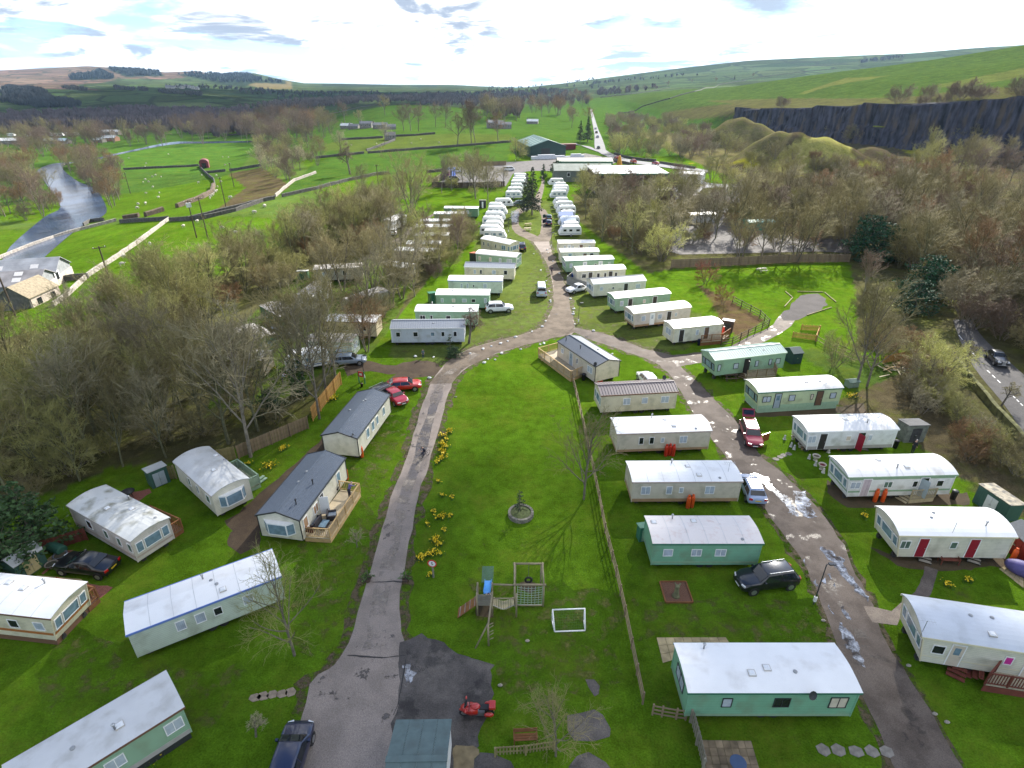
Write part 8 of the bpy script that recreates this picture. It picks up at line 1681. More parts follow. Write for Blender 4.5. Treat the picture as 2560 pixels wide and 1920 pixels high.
# ------------------------------------------------------------------ field walls, barns and the far valley
WALLD =pm('drystone_dark',(.085,.08,.072),.95,.45,1.6,bump=.8,bscale=5);WALLP =pm('drystone_pale',(.30,.27,.235),.95,.4,1.8,bump=.8,bscale=5);HEDGE =pm('hedge_twigs',(.105,.075,.05),.95,.4,1.2,bump=.8,bscale=4);WALLM =pm('mossy_wall',(.12,.12,.045),.95,.5,1.6,bump=.8,bscale=5)
def stone_wall(label,pts,mat,h=1.35,w=.65,name='drystone_wall',step=3.0):
 p0 =pts[0];root_z =tz(*p0);m =MB();rr =random.Random(len(label));rows =[]
 for a,b in zip(pts,pts[1:]):
  n =max(1,int(dist(a,b)/step))
  for i in range(n):rows.append((lerp(a,b,i/n),heading(a,b)))
 rows.append((pts[-1],heading(pts[-2],pts[-1])));secs =[]
 for (p,an) in rows:
  z =tz(*p)-root_z;hh =h*rr.uniform(.88,1.08);nx,ny =-math.sin(an),math.cos(an);x,y =p[0]-p0[0],p[1]-p0[1];k =w/2*rr.uniform(.9,1.15)
  secs.append([(x+nx*k,y+ny*k,z-.6),(x+nx*k*.75,y+ny*k*.75,z+hh*.9),(x+nx*k*.3,y+ny*k*.3,z+hh),(x-nx*k*.3,y-ny*k*.3,z+hh*.98),(x-nx*k*.75,y-ny*k*.75,z+hh*.9),(x-nx*k,y-ny*k,z-.6)])
 o =m.loft(secs).build(name,mat);o.location =(p0[0],p0[1],root_z);return tag(o,label,'hedge' if name == 'hedge' else 'wall')
for lab,pts,mat in [
 ('pale tumbled wall running down from the barns',[(-80.3,96.8),(-81.8,102.7),(-86.8,116.1),(-89.4,129),(-93.7,146.6),(-102.5,177.1)],WALLP),('pale wall along the river field',[(-138.7,152.3),(-138.9,155.9),(-140.6,167),(-140.4,179),(-137.1,187.2),(-130.1,194.7)],WALLP),('dark wall across the top of the barn field',[(-124.4,187.8),(-113.4,182),(-102.5,177.1)],WALLD),('dark wall climbing away across the pasture',[(-100.4,173.7),(-93.5,171.4),(-88.3,170.6),(-82.9,179.1),(-79.5,196.5)],WALLD),('short dark wall by the river',[(-142.5,196.3),(-145,203.9),(-138.6,201.2)],WALLD),('short wall joining the barn',[(-90.8,114.2),(-88.5,114.4),(-85.8,114.7)],WALLD),
 ('wall along the middle of the river meadow',[(-229.4,363.4),(-209.8,372.3),(-192.2,378.8)],WALLD),('curving wall below the red barn',[(-190.4,375.8),(-163.5,328.2),(-138.6,284.1),(-127.3,261),(-113.9,230.3)],WALLD),('wall right of the red barn',[(-166.4,334.3),(-151.5,324.9)],WALLD),('wall towards the gully',[(-147.5,321.5),(-128.9,316.6)],WALLD),('wall below the gully',[(-93.2,170.7),(-86.4,181.6),(-77.8,197.5)],WALLD),
 ('wall rising along the gully',[(-79.1,201.7),(-82.1,218.9),(-84.6,237.3),(-82.4,258)],WALLP),('wall across the pasture behind the bare trees',[(-76.6,201.2),(-69.9,216.3),(-63.5,235.7),(-55.7,252.3),(-50.9,254.9)],WALLD),('long wall under the tall trees',[(-76.6,331.1),(-52.4,345.4),(-25.3,359),(-0.66,373.2)],WALLD),('wall left of the field gate',[(-99.7,315.6),(-88.2,321.3),(-78.4,330.1)],WALLD),('wall round the ruined barn',[(-79.4,340.8),(-75.3,362.2),(-71.3,383.6)],WALLD),('wall beyond the ruined barn',[(-109.6,404),(-95.6,396.7),(-81.5,398.3)],WALLD),('wall right of the ruined barn',[(-74.7,403),(-62.3,404),(-49.9,410)],WALLD),('wall over the green hillock',[(-317.6,985),(-320.6,1170),(-330.8,1417),(-329.7,1604)],WALLD),('wall along the storage yard field',[(-35.7,258.6),(-25.8,267.7)],WALLD),('wall in the far meadows',[(-270.6,600),(-225.8,625)],WALLD),
 ('wall running up the hill pasture',[(138.5,839),(176,857),(202.6,832),(253.7,902),(495,1573),(696,1954)],WALLD),('wall along the hill crest',[(702,2011),(790,2072),(864,2110),(957,2141),(1048,2138)],WALLD),('wall across the hill fields',[(172.9,1271),(244.7,1328),(387.9,1606)],WALLD),('dark wall along the road bend',[(44.7,307.9),(50.8,293.1),(54.2,285.1)],WALLD),('wall behind the road bend',[(53.6,326.7),(57.3,313.3),(63.7,300.5),(69.3,298)],WALLD),('wall below the mossy quarry floor',[(69.2,289.8),(74.9,279.3),(80.5,270.7)],WALLD)]:
 stone_wall(lab,pts,mat,1.0 if mat is WALLP else 1.2,.55)
stone_wall('brown hedge bending through the river meadow',[(-124.4,253.7),(-113.9,230.3),(-111.6,217.1),(-113.2,202.3)],HEDGE,1.6,1.6,'hedge');stone_wall('short brown hedge left of the pale wall',[(-119,193),(-116.5,199.3)],HEDGE,1.6,1.6,'hedge');stone_wall('brown hedge by the river field',[(-127.5,194.8),(-122.5,195.2)],HEDGE,1.5,1.5,'hedge')
stone_wall('mossy roadside wall along the main road',[(60.4,71.8),(59,67.7),(57.6,63.6),(55.9,58.1),(54,51.6),(52.3,46.3)],WALLM,1.0,.6,step=1.0)
# barns at the left edge
STONE =pm('barn_stone',(.12,.11,.10),.95,.35,1.5,bump=.8,bscale=6);RENDER =pm('barn_block',(.46,.39,.33),.9,.2,2);CLADW =pm('barn_boards',(.24,.25,.26),.8,.2,1.5,stripes=(0,.3,.4));ASB =pm('barn_sheet',(.24,.23,.235),.85,.3,.5,bump=.3,bscale=8,stripes=(0,.55,.2));ASB2 =pm('barn_sheet_pale',(.30,.31,.33),.8,.25,.5,stripes=(0,.55,.2));STSL =pm('stone_slate',(.26,.215,.145),.9,.3,3,stripes=(1,.4,.35));RLT =pm('rooflight',(.62,.60,.58),.4,.1)
def barn():
 e1,e2 =(-91.8,118.8),(-87.7,104.1);hd =heading(e2,e1);ln =dist(e1,e2);z =min(tz(*e1),tz(*e2))
 root =thing('cattle_barn','long grey sheeted double-span barn at the left edge','barn',(e2[0],e2[1],z),hd);dp =34.0      # x along the end wall, y to the left
 h1,sp =2.7,ln/2
 for k,(hh,sheetm) in enumerate(((4.5,ASB),(4.9,ASB2))):
  x0,x1 =k*sp,(k+1)*sp;xm =(x0+x1)/2
  MB().loft([[(x0,y,-1),(x0,y,h1),(xm,y,hh),(x1,y,h1),(x1,y,-1)] for y in (.05,dp)]).build('wall',CLADW,root)
  for (xa,za,xb,zb) in ((x0-.2,h1+.05,xm,hh+.08),(xm,hh+.08,x1+.2,h1+.05)):
   MB().add([(xa,-.3,za),(xb,-.3,zb),(xb,dp,zb),(xa,dp,za),(xa,-.3,za-.12),(xb,-.3,zb-.12),(xb,dp,zb-.12),(xa,dp,za-.12)],[(0,1,2,3),(7,6,5,4),(0,4,5,1),(1,5,6,2),(2,6,7,3),(3,7,4,0)]).build('roof',sheetm,root)
  for i in range(5):
   for t in ((.45,) if k else (.35,.75)):
    xx =x0+(xm-x0)*t;zz =h1+(hh-h1)*t+.14;y =3+i*6
    MB().add([(xx-.5,y,zz-.5*(hh-h1)/(xm-x0)),(xx+.5,y,zz+.5*(hh-h1)/(xm-x0)),(xx+.5,y+1.4,zz+.5*(hh-h1)/(xm-x0)),(xx-.5,y+1.4,zz-.5*(hh-h1)/(xm-x0))],[(0,1,2,3)]).build('rooflight',RLT,root)
 MB().bx(-.1,ln+.1,-.12,.04,-1,1.9).build('plinth_wall',RENDER,root)
 MB().bx(ln*.46,ln*.60,-.16,-.05,1.2,2.9).build('hatch_frame',TR['white'],root);MB().bx(ln*.49,ln*.57,-.18,-.16,1.3,2.7).build('hatch',PN['d'],root)
 g1,g2 =(-90,97.1),(-84.4,97.1);h2 =heading(g1,g2);l2 =dist(g1,g2);zz =min(tz(*g1),tz(*g2));r2 =thing('stone_barn','low stone barn with stone slate roof beside the big barn','barn',(g1[0],g1[1],zz),h2);d2 =min(dist(g2,e2)*.95,14)
 MB().loft([[(0,y,-1),(0,y,2.6),(l2/2,y,4.4),(l2,y,2.6),(l2,y,-1)] for y in (0,d2)]).build('wall',STONE,r2);MB().bx(l2-.02,l2+.06,.3,d2,-1,2.5).build('side_wall',RENDER,r2)
 for (xa,za,xb,zb) in ((-.25,2.5,l2/2,4.55),(l2/2,4.55,l2+.25,2.5)):
  MB().add([(xa,-.2,za),(xb,-.2,zb),(xb,d2,zb),(xa,d2,za),(xa,-.2,za-.15),(xb,-.2,zb-.15),(xb,d2,zb-.15),(xa,d2,za-.15)],[(0,1,2,3),(7,6,5,4),(0,4,5,1),(1,5,6,2),(2,6,7,3),(3,7,4,0)]).build('roof',STSL,r2)
 for y in (1.6,5.0):MB().bx(l2+.06,l2+.09,y,y+1.1,.8,1.9).build('window',PN['d'],r2)
barn()
# red field barn
rb =thing('field_barn','small dark red arched barn alone in the meadow','barn',(-182,365.8),R(20));RBM =pm('barn_red',(.16,.03,.035),.7,.15,.6,stripes=(0,.5,.2))
arc =[(-2.4,0),(-2.4,3.6)]+[(-2.4*math.cos(math.pi*k/8),3.6+1.7*math.sin(math.pi*k/8)) for k in range(1,8)]+[(2.4,3.6),(2.4,0)]
MB().loft([[(x,y,z-.3) for x,z in arc] for y in (-3,3)]).build('wall',RBM,rb);MB().loft([[(x*1.04,y,z-.25) for x,z in arc[1:-1]] for y in (-3.1,3.1)],cap=False,closed=False).build('roof',RBM,rb,fix=False);MB().bx(-1.2,1.2,-3.06,-3.0,0,3).build('door',PN['d'],rb)
# generic houses and sheds
def house(label,p,hd,L_,W_,h,rise,wall,roofm,name='farm_house',cat='house',wins=3,chim=True,z=None):
 root =thing(name,label,cat,(p[0],p[1],tz(*p) if z is None else z),hd)
 MB().loft([[(x,-W_/2,-1),(x,-W_/2,h),(x,0,h+rise),(x,W_/2,h),(x,W_/2,-1)] for x in (-L_/2,L_/2)]).build('wall',wall,root)
 r_ =None
 for s_ in (-1,1):
  r_ =MB().add([(-L_/2-.2,s_*(W_/2+.3),h-.1),(L_/2+.2,s_*(W_/2+.3),h-.1),(L_/2+.2,0,h+rise+.1),(-L_/2-.2,0,h+rise+.1),(-L_/2-.2,s_*(W_/2+.3),h-.25),(L_/2+.2,s_*(W_/2+.3),h-.25),(L_/2+.2,0,h+rise-.05),(-L_/2-.2,0,h+rise-.05)],[(0,1,2,3),(7,6,5,4),(0,4,5,1),(1,5,6,2),(2,6,7,3),(3,7,4,0)]).build('roof',roofm,root)
 for k in range(wins):
  x =-L_/2+L_*(k+.5)/wins;f =MB().bx(x-.6,x+.6,-W_/2-.05,-W_/2-.01,h*.45,h*.8).build('window',TR['white'],root);MB().bx(x-.5,x+.5,-W_/2-.07,-W_/2-.05,h*.48,h*.77).build('pane',PN['d'],f)
 if chim:MB().bx(-L_/2+.2,-L_/2+1.0,-.4,.4,h+rise-.3,h+rise+1.1).build('chimney',wall,r_)
 return root
# green warehouse
def warehouse():
 fl,fr =(9.29,314.1),(27.3,317.5);hd =heading(fl,fr);W_ =dist(fl,fr);L_ =34.0;root =thing('warehouse','big dark green sheeted warehouse with rooflight strips','warehouse',(fl[0],fl[1],tz(*fl)),hd);gw =pm('sheet_green',(.02,.055,.05),.45,.12,.4,stripes=(0,.6,.25));gr =pm('sheet_green_roof',(.06,.125,.115),.5,.12,.4,stripes=(1,1.0,.2))
 MB().loft([[(0,y,-1),(0,y,5.2),(W_/2,y,8.0),(W_,y,5.2),(W_,y,-1)] for y in (0,L_)]).build('wall',gw,root)
 for s_,(xa,xb) in ((-1,(-.4,W_/2)),(1,(W_+.4,W_/2))):
  r_ =MB().add([(xa,-.5,5.15),(xb,-.5,8.15),(xb,L_,8.15),(xa,L_,5.15),(xa,-.5,4.95),(xb,-.5,7.95),(xb,L_,7.95),(xa,L_,4.95)],[(0,1,2,3),(7,6,5,4),(0,4,5,1),(1,5,6,2),(2,6,7,3),(3,7,4,0)]).build('roof',gr,root)
  for k in range(6):
   y =2.5+k*5.2;t0,t1 =.2,.75;P_ =lambda t:(xa+(xb-xa)*t,5.15+3*t+.06)
   (x0,z0),(x1,z1)=P_(t0),P_(t1);MB().add([(x0,y,z0),(x1,y,z1),(x1,y+1.6,z1),(x0,y+1.6,z0)],[(0,1,2,3)]).build('rooflight',pm('rooflight_green',(.32,.42,.38),.4,.1),r_)
 MB().bx(W_*.3,W_*.55,-.06,-.01,0,4.2).build('roller_door',TR['dark'],root)
warehouse()
SACK =pm('white_sacks',(.62,.63,.66),.8,.15,2);sk =random.Random(9)
for k in range(16):
 a =lerp((9.48,305.1),(36,311.4),(k+.5)/16);h =sk.choice((1.2,1.6,2.2));t =thing('pallet_stack','white wrapped pallet in the row before the green warehouse','pallet',a,sk.random()*.3,'white pallets before the warehouse');MB().bx(-.9,.9,-.6,.6,.14,h).build('load',SACK,t);MB().bx(-.9,.9,-.6,.6,0,.135).build('base',TM['grey'],t)
# white roofed shed
def open_shed():
 a,b =(28.3,208.4),(53.5,210);hd =heading(a,b);L_ =dist(a,b);dp =15.0;root =thing('open_shed','long open-fronted shed with blinding white roof','shed',(a[0],a[1],0),hd)
 MB().add([(-.3,-.5,6.4),(L_+.3,-.5,6.4),(L_-.5,dp,7.2),(-.3,dp,7.2),(-.3,-.5,6.2),(L_+.3,-.5,6.2),(L_-.5,dp,7.0),(-.3,dp,7.0)],[(0,1,2,3),(7,6,5,4),(0,4,5,1),(1,5,6,2),(2,6,7,3),(3,7,4,0)]).build('roof',RF['white'],root)
 MB().bx(0,L_,dp-.3,dp-.05,0,6.9).build('back_wall',pm('shed_purple',(.09,.06,.07),.8,.2,1),root);MB().bx(.05,.3,.2,dp-.35,0,6.1).build('side_wall',MATS['shed_purple'],root);MB().bx(L_-.3,L_-.05,.2,dp-.35,0,6.1).build('side_wall',MATS['shed_purple'],root);MB().bx(-.3,L_+.3,-.62,-.52,5.9,6.45).build('gutter',TR['green'],root)
 for k in range(7):MB().bx(.1+(L_-.4)*k/6,.3+(L_-.4)*k/6,-.05,.15,0,6.15).build('column',STEEL,root)
open_shed()
GS =pm('grey_green_sheet',(.20,.23,.19),.7,.2,.6,stripes=(0,.6,.25))
house('grey green sheeted shed left of the white roof',(27.1,239),heading((22.15,239),(32.1,239)),22,10,4.2,1.8,pm('sheet_wall',(.12,.14,.12),.7,.2),GS,'depot_shed','shed',2,False)
house('flat green edged shed behind the broad evergreen',(31.8,272.8),heading((25.1,272.8),(39.1,272.8)),24,8,3.5,1.0,TR['green'],pm('sheet_tan',(.36,.33,.28),.7,.2),'depot_shed','shed',0,False)
house('white panelled garage by the service road',(68.5,233.6),heading((66.1,233.6),(70.5,231.3)),9,6,3.4,.4,TR['white'],RF['grey'],'garage','garage',0,False)
house('blue portable cabin in the depot yard',(48.6,195.6),heading((47.1,194.4),(50.3,196.1)),5.5,3.5,3.4,.12,pm('cabin_blue',(.07,.12,.22),.6,.15),RF['grey'],'site_cabin','cabin',1,False)
house('low red trailer in the depot yard',(58.2,197.8),.1,6,2.2,1.2,.1,CP['red'],CP['maroon'],'flat_trailer','trailer',0,False)
house('dark red shipping container behind the warehouse',(29.3,348.1),heading((25.9,347.8),(32.8,349.5)),12,2.6,2.9,.05,pm('container_red',(.14,.02,.025),.6,.15),pm('container_red2',(.16,.03,.035),.6,.15),'shipping_container','container',0,False)
for p,c,lab in [((-24.55,251.2),(.03,.10,.45),'bright blue container by the yard fence'),((-24.98,245.9),(.06,.12,.40),'second blue container by the yard fence'),((-25.8,241.8),(.12,.025,.12),'purple container by the yard fence')]:house(lab,p,heading((-26.3,240.8),(-24.73,260.3)),3.2,2.4,3.0,.05,pm('cont%.2f' % c[0],c,.55,.15),pm('cont%.2f' % c[0],c),'shipping_container','container',0,False)
for p,lab,c,wd in [((-23.83,259.1),'white lorry by the yard fence','white',4),((-22.7,235.8),'dark blue flatbed in the yard','navy',4),((-1.27,265),'yellow digger in the yard','white',3)]:car('van',c,p,(p[0]+5,p[1]+1),lab,'lorry','lorry')
for p,lab in [((51.5,162),'white caravan half hidden in the depot yard'),((65.5,164),'teal skip beside the depot'),((63.7,152.5),'teal container in the depot')]:
 house(lab,p,.15,7,2.6,2.4,.15,TR['white'] if 'white' in lab else pm('teal',(.03,.24,.20),.6,.2),TR['white'] if 'white' in lab else pm('teal2',(.08,.33,.29),.6,.2),'depot_unit','container',0,False)
WHS =pm('house_stone',(.22,.20,.18),.95,.25,.5);SLT =pm('house_slate',(.16,.16,.17),.7,.2,.5);PSH =pm('pale_sheet',(.55,.57,.58),.6,.15,.4)
for p,L_,W_,h,lab,wl,rf in [((-146,562),14,8,3,'grey farm shed with pale roof in the valley',WHS,PSH),((-134.6,542),12,8,3,'second grey farm shed in the valley',WHS,SLT),((-122.2,534),14,8,5,'stone farmhouse in the valley',WHS,SLT),((-107.1,517),16,8,4,'low stone farm range in the valley',WHS,SLT),((-97.2,508),12,7,3,'end barn of the valley farm',WHS,SLT),((-75.1,389),9,6,3.5,'ruined stone field barn',WHS,WHS),((-15.52,523),14,8,6,'tall stone house behind the rusty tree',WHS,SLT),((-7.06,515),18,8,4.5,'stone house range behind the rusty tree',WHS,SLT),((-13,531),16,8,5,'stone house left of the main road',WHS,SLT),((18.61,577),14,8,3,'pale roofed bungalow left of the main road',WHS,PSH),
                              ((-395.1,607),30,14,5,'white roofed farm building across the river',WHS,PSH),((-392,622),18,10,4,'smaller pale building across the river',WHS,PSH),((-352.2,553),16,10,4,'orange brown building across the river',pm('brick',(.30,.16,.10),.9,.2),PSH),((-421,527),26,14,4,'white roofed shed at the far left',WHS,PSH),((-382.7,529),28,10,3.5,'pale blue roofed shed across the river',WHS,pm('blue_sheet',(.45,.55,.60),.6,.1)),((-354.7,541),12,8,3,'small pale roofed shed across the river',WHS,PSH)]:
 house(lab,p,random.uniform(-.2,.2),L_*.72,W_*.72,h*.75,1.6,wl,rf)
_vil =[(-1166,2215),(-1129,2170),(-1192,2326),(-1113,2204),(-1245,2496),(-1178,2389),(-1076,2206),(-1029,2135)]
for i,p in enumerate(_vil):house('tiny pale house in the far hillside village',p,random.random()*3,16,10,6,4,pm('village',(.40,.38,.34),.9,.1),SLT,'village_house','house',0,False)['group']='houses of the hillside village'
for i,p in enumerate([(-473,597),(-458,599),(-451,600),(-445,602),(-438,603),(-429,599),(-428,599),(-426,607),(-420,609),(-413,609)]):tourer(i % 3,p,.1*(i % 3),'white caravan in the row across the river','caravans across the river',1.25)
# telegraph poles
def pole(p,h,label,arm=1.6,rz=.8,box=False):
 root =thing('telegraph_pole',label,'pole',p,rz);MB().tube((0,0,-.3),(0,0,h),.16,.11,8).build('post',TM['dark'],root);MB().bx(-arm/2,arm/2,-.06,.06,h-.35,h-.22).build('crossarm',TM['dark'],root)
 for x in (-arm*.42,0,arm*.42):MB().lathe([(.05,0),(.07,.08),(.03,.16)],8,(x,0,h-.22)).build('insulator',TR['white'],root)
 if box:MB().bx(-.5,.5,-.4,.4,h-1.6,h-.6).build('transformer',RF['grey'],root)
pole((-78.5,145.5),9,'telegraph pole with transformer in the pasture',2,box=True);pole((-76,146),9.5,'plain telegraph pole in the pasture',2);pole((-84.4,93.2),10,'leaning-looking pole beside the stone barn',1.2);pole((-75,105.3),8,'pole with bright insulators above the wood',2.2);pole((-109,238.4),9,'thin pole in the meadow by the gully',1);pole((-89.8,187.9),9,'thin pole below the gully',1);pole((-175.2,277.7),9,'thin pole by the river meadow',1);pole((-46.3,210.9),9,'tall lamp-like pole in the near pasture',1.8)
lamp((-24.49,277),9,'tall yard light beside the storage yard');lamp((1.67,300.1),11,'tall yard light beside the green warehouse');lamp((54.8,295.5),7,'road lamp on the bend');lamp((59.1,212.3),8,'lamp beside the service road')
cone =thing('traffic_cone','orange salt hopper on the road bend','hopper',(48.2,277.9),0);MB().lathe([(1.6,0),(1.5,.3),(.5,4.5),(.2,5)],12).build('body',pm('hopper_orange',(.55,.25,.02),.6,.1),cone,True);MB().bx(-1.8,1.8,-1.8,1.8,-.2,.1).build('base',CHASSIS,cone);cone.name ='salt_hopper'
# sheep
WOOL =pm('wool',(.52,.48,.39),.95,.15,6);SH =[]
for k in range(2):
 m =MB().ball((0,0,.62),.55,.28,.30,10,7)
 hd_ =MB().ball((.62 if k else .58,0,.72 if k else .38),.17,.10,.11,8,5);
 nk =MB().tube((.38,0,.68),(.60,0,.72 if k else .42),.13,.10,8)
 lg =MB()
 for x in (-.32,.32):
  for y in (-.13,.13):lg.tube((x,y,0),(x+.03*(1 if x >0 else -1),y,.25),.032,.04,6).tube((x+.03*(1 if x >0 else -1),y,.25),(x,y,.55),.04,.07,6)
 m.add(hd_.v,hd_.f);m.add(nk.v,nk.f);m.add(lg.v,lg.f);me =m.mesh('sheep');me.materials.append(WOOL);me.shade_smooth();SH.append(me)
for i,p in enumerate([(-231.2,390.8),(-222.8,374.8),(-196.9,338.7),(-195.3,332.5),(-189.6,330.9),(-193.4,322.4),(-186.9,313.7),(-189,312.5),(-172.2,291.5),(-162.9,269.1),(-153,262.5),(-143.5,244.8),(-145.3,233.1),(-140.4,229.9),(-138.3,220.6),(-144.9,281.7),(-162.3,320.8),(-146.1,302.9),(-127.2,266.4),(-119.1,245.8),(-113.1,232.2),(-113.3,231),(-110.2,223.4),(-109.1,220.1),(-108.5,217.1),(-106.2,211.9),(-111.9,228.6),(-96.8,206.7),(-96.2,206.7),(-244.4,443),(-259.3,420),(-197.8,425),(-190.7,418),(-169,364),(-81.4,188.6),(-75.7,183.6),(-75.3,174.2)]+[(-81.6,189.1),(-76.1,184.1),(-75.5,174.4),(-58.9,367.8),(-55.3,382.3),(-42.7,368.8),(-93.6,365.4),(-79.4,368)]+[(-81.5,188.7),(-75.9,183.5),(-89.3,160.3),(-75.9,154),(-87.7,140.9),(-87.8,130.3),(-83.4,122.4),(-76.4,107.5),(-88.1,165.7),(-137.7,219.8),(-145.3,233.2),(-141.5,231.8),(-69.6,147.7)]):
 o =obj('sheep',SH[i % 2]);o.location =(p[0],p[1],tz(*p));o.rotation_euler =(0,0,i*2.1);tag(o,'white sheep '+min([((-226.4,385.7),'in the meadow above the wall'),((-189.8,322),'in the middle of the river meadow'),((-152,249.7),'near the river trees'),((-137.4,282.8),'beside the red barn wall'),((-111.2,225.4),'by the brown hedge bend'),((-96.5,206.5),'below the gully'),((-77,182.5),'on the slope below the gully'),((-87.7,163.5),'by the transformer pole'),((-81.8,122.6),'by the pale tumbled wall'),((-55.8,369.9),'in the field under the tall trees')],key=lambda q:dist(q[0],p))[1],'sheep','sheep in the pastures')
# quarry face: basalt-like columns
def cliff():
 g =np.random.default_rng(4);ys =np.arange(525,205,-.8);n,nz =len(ys),15;cx =cliff_x(ys)-5.5
 def fine(f,a):return a*np.interp(np.arange(n)*f,np.arange(int(n*f)+3),g.normal(size=int(n*f)+3))
 but =fine(.04,2.2)+fine(.14,1.0);col =fine(.6,.55);top =terr(cx+11,ys)+fine(.07,1.5)+fine(.5,.35);base =terr(cx-9,ys)-1.5;V =np.zeros((n,nz+2,3));led =fine(.05,1)
 for k in range(nz+1):
  t =k/nz;step_ =1.5*sstep((.42+.08*np.clip(led,-1.5,1.5)-t)/.06)+1.0*sstep((.18-t)/.08);V[:,k,0]=cx+but*(.6+.4*t)+col+fine(.3,.3)-step_-1.4*(1-t)+g.normal(0,.14,n);V[:,k,1]=ys+g.normal(0,.12,n);V[:,k,2]=base+(top-base)*t
 V[:,nz+1]=np.stack([cx+15,ys,terr(cx+15,ys)+.1],1);V[:,:,2] /= 4;m_ =nz+2;i =np.arange(n-1)[:,None]*m_;k =np.arange(m_-1)[None]
 F =np.stack([i+k,i+k+1,i+m_+k+1,i+m_+k],-1).reshape(-1,4);CM =pm('cliff_rock',(.045,.045,.062),.95,.8,.5,bump=.9,bscale=1.6,spec=.1,dirt=((.13,.095,.06),.22,.52,.66,.6))
 o =obj('quarry_face',raw_mesh('quarry_face',V.reshape(-1,3),F),CM);o.scale =(1,1,4);return tag(o,'dark vertical quarry face of streaked rock','cliff',kind='structure')
cliff()
for i,p in enumerate([(247.7,372.1),(256.2,376.2),(259.8,374.4),(261,367.8),(259.8,357.9),(238.2,398.9),(243.4,383.6),(210.3,502),(266.9,340.5),(267.7,337.3),(256.4,399.9)]):put_tree(T_SHRUB,p,1.2+.5*(i % 3),'dark shrub growing along the top of the quarry face','shrubs on the quarry edge','purple','bare_shrub','shrub')
for p,sc,tw,lab in [((223.8,411),2.0,'olive','pine-like tree on the rock stack slope'),((228,407),1.6,'purple','dark tree beside the rock stack'),((219.3,435),1.7,'grey','bare tree in front of the quarry face'),((251.7,352.6),2.0,'olive','bare bush at the foot of the quarry face'),((255.8,343.7),2.2,'olive','second bare bush at the foot of the quarry face'),((201.9,491),1.3,'olive','bush beside the small rocky dome')]:put_tree(T_SHRUB,p,sc,lab,None,tw,'bare_shrub','shrub')
# rock stack left standing in the quarry
rkx =(233.3,397.1);rk =thing('rock_stack','flat topped rock stack with mossy cap in the quarry','rock',rkx);rr_ =random.Random(8)
for k in range(14):
 a =k*.45;x,y =6.5*math.cos(a)*rr_.uniform(.3,1),3.5*math.sin(a)*rr_.uniform(.3,1);w =rr_.uniform(1.5,2.6);MB().prism([(x+w*math.cos(b),y+w*math.sin(b)) for b in (0,1.1,2.2,3.1,4.2,5.3)],-2,rr_.uniform(7.6,8.4)).build('column',MATS['cliff_rock'],rk)
MB().prism([(7.6*math.cos(b)*rr_.uniform(.9,1.05),4.4*math.sin(b)*rr_.uniform(.9,1.05)) for b in [k*.45 for k in range(14)]],8.2,8.8).build('moss_cap',pm('moss',(.16,.18,.02),.95,.3,1),rk)
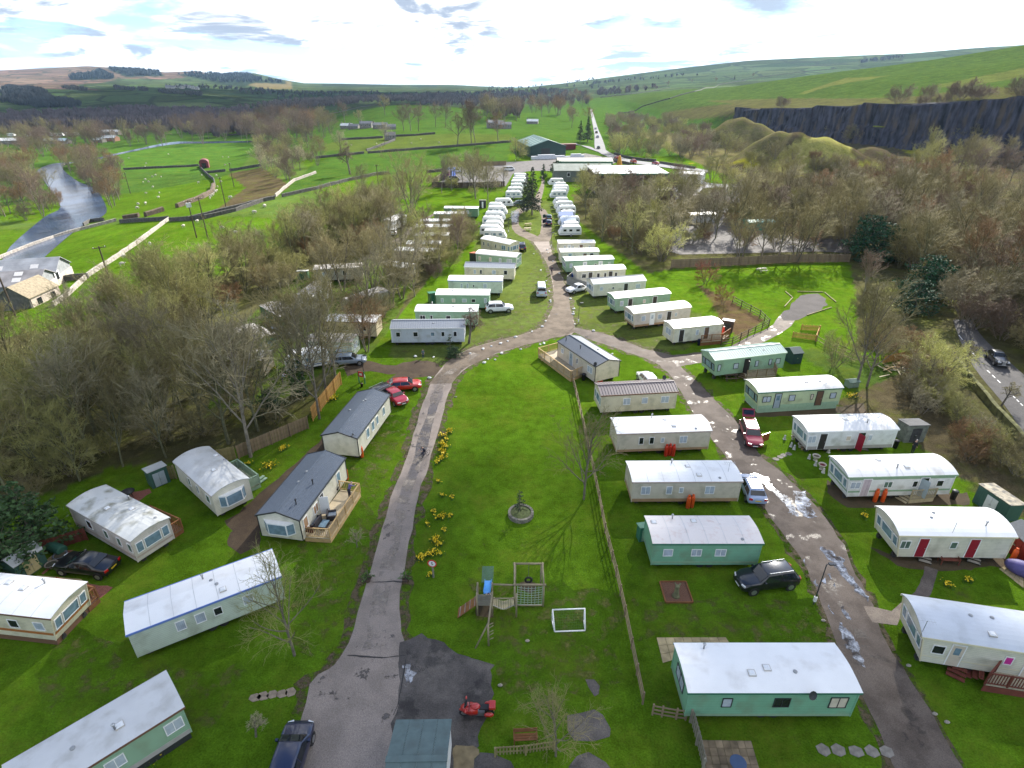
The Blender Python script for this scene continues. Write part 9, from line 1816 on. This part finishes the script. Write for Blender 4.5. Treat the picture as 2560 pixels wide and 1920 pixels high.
# ------------------------------------------------------------------ clouds that shade parts of the valley, and the air
def cloud_mat():
 m =bpy.data.materials.new('cloud');m.use_nodes =True;nt =m.node_tree;N,L =nt.nodes,nt.links
 out =N['Material Output'];N.remove(N['Principled BSDF'])
 t =N.new('ShaderNodeBsdfTransparent');d =N.new('ShaderNodeBsdfTranslucent');d.inputs[0].default_value =(.9,.9,.9,1);d2 =N.new('ShaderNodeBsdfDiffuse');d2.inputs[0].default_value =(.9,.9,.9,1)
 a =N.new('ShaderNodeMixShader');L.new(d.outputs[0],a.inputs[1]);L.new(d2.outputs[0],a.inputs[2]);b =N.new('ShaderNodeMixShader');b.inputs[0].default_value =.08
 L.new(t.outputs[0],b.inputs[1]);L.new(a.outputs[0],b.inputs[2]);L.new(b.outputs[0],out.inputs[0]);return m
CLM =cloud_mat()
def cloud(center,rx,ry,alt,n,seed,label,size):
 """a fair-weather cloud whose shadow falls round the ground point center"""
 off =SUN_DIR*(alt/SUN_DIR.z);rr =random.Random(seed);m =MB()
 for k in range(n):
  a =rr.random()*6.28;t =math.sqrt(rr.random());s =size*rr.uniform(.6,1.2)
  x,y =t*rx*math.cos(a),t*ry*math.sin(a);b =MB().ball((x,y,rr.uniform(-.1,.35)*s),s,s*.9,s*.45,14,9);ph =rr.random()*6
  b.v =[(p[0]*(1+.05*math.sin(p[1]/s*5+ph)),p[1]*(1+.05*math.sin(p[0]/s*4+ph)),p[2]+.06*s*math.sin(p[0]/s*6)*math.cos(p[1]/s*5)) for p in b.v];m.add(b.v,b.f)
 o =m.build('cloud',CLM,None,True,fix=False);o.location =(center[0]+off.x,center[1]+off.y,alt);return tag(o,label,'cloud',kind='stuff')
cloud((0,16),95,50,420,60,1,'white cloud overhead that shades the near caravans',24)
cloud((-540,1100),520,500,720,110,2,'white cloud that shades the left valley side',150)
cloud((-650,2150),800,620,950,130,3,'white cloud that shades the far left hills',190)
def haze():
 b =MB().bx(-15000,15000,-15000,15000,-140,290).build('haze');m =bpy.data.materials.new('haze');m.use_nodes =True;nt =m.node_tree;N,L =nt.nodes,nt.links
 N.remove(N['Principled BSDF']);v =N.new('ShaderNodeVolumePrincipled');v.inputs['Density'].default_value =4.2e-5;v.inputs['Color'].default_value =(.46,.70,1.0,1);v.inputs['Anisotropy'].default_value =.2
 L.new(v.outputs[0],N['Material Output'].inputs['Volume']);b.data.materials.append(m);return tag(b,'thin bluish haze filling the valley','haze',kind='stuff')
haze()
# look-alikes that share a label are told apart by their order from the left
_by ={}
for o in bpy.data.objects:
 if o.parent is None and o.get('category') in ('tree','shrub','daffodils','stone','sheep','pallet','house','touring caravan','plank','marking'):_by.setdefault(o['label'],[]).append(o)
for lab,os_ in _by.items():
 if 1<len(os_) <= 40:
  os_.sort(key=lambda o:o.location.x/max(o.location.y,1))
  for k,o in enumerate(os_):o['label']=lab+', '+(['first','second','third']+['%dth' % i for i in range(4,50)])[k]+' from the left'
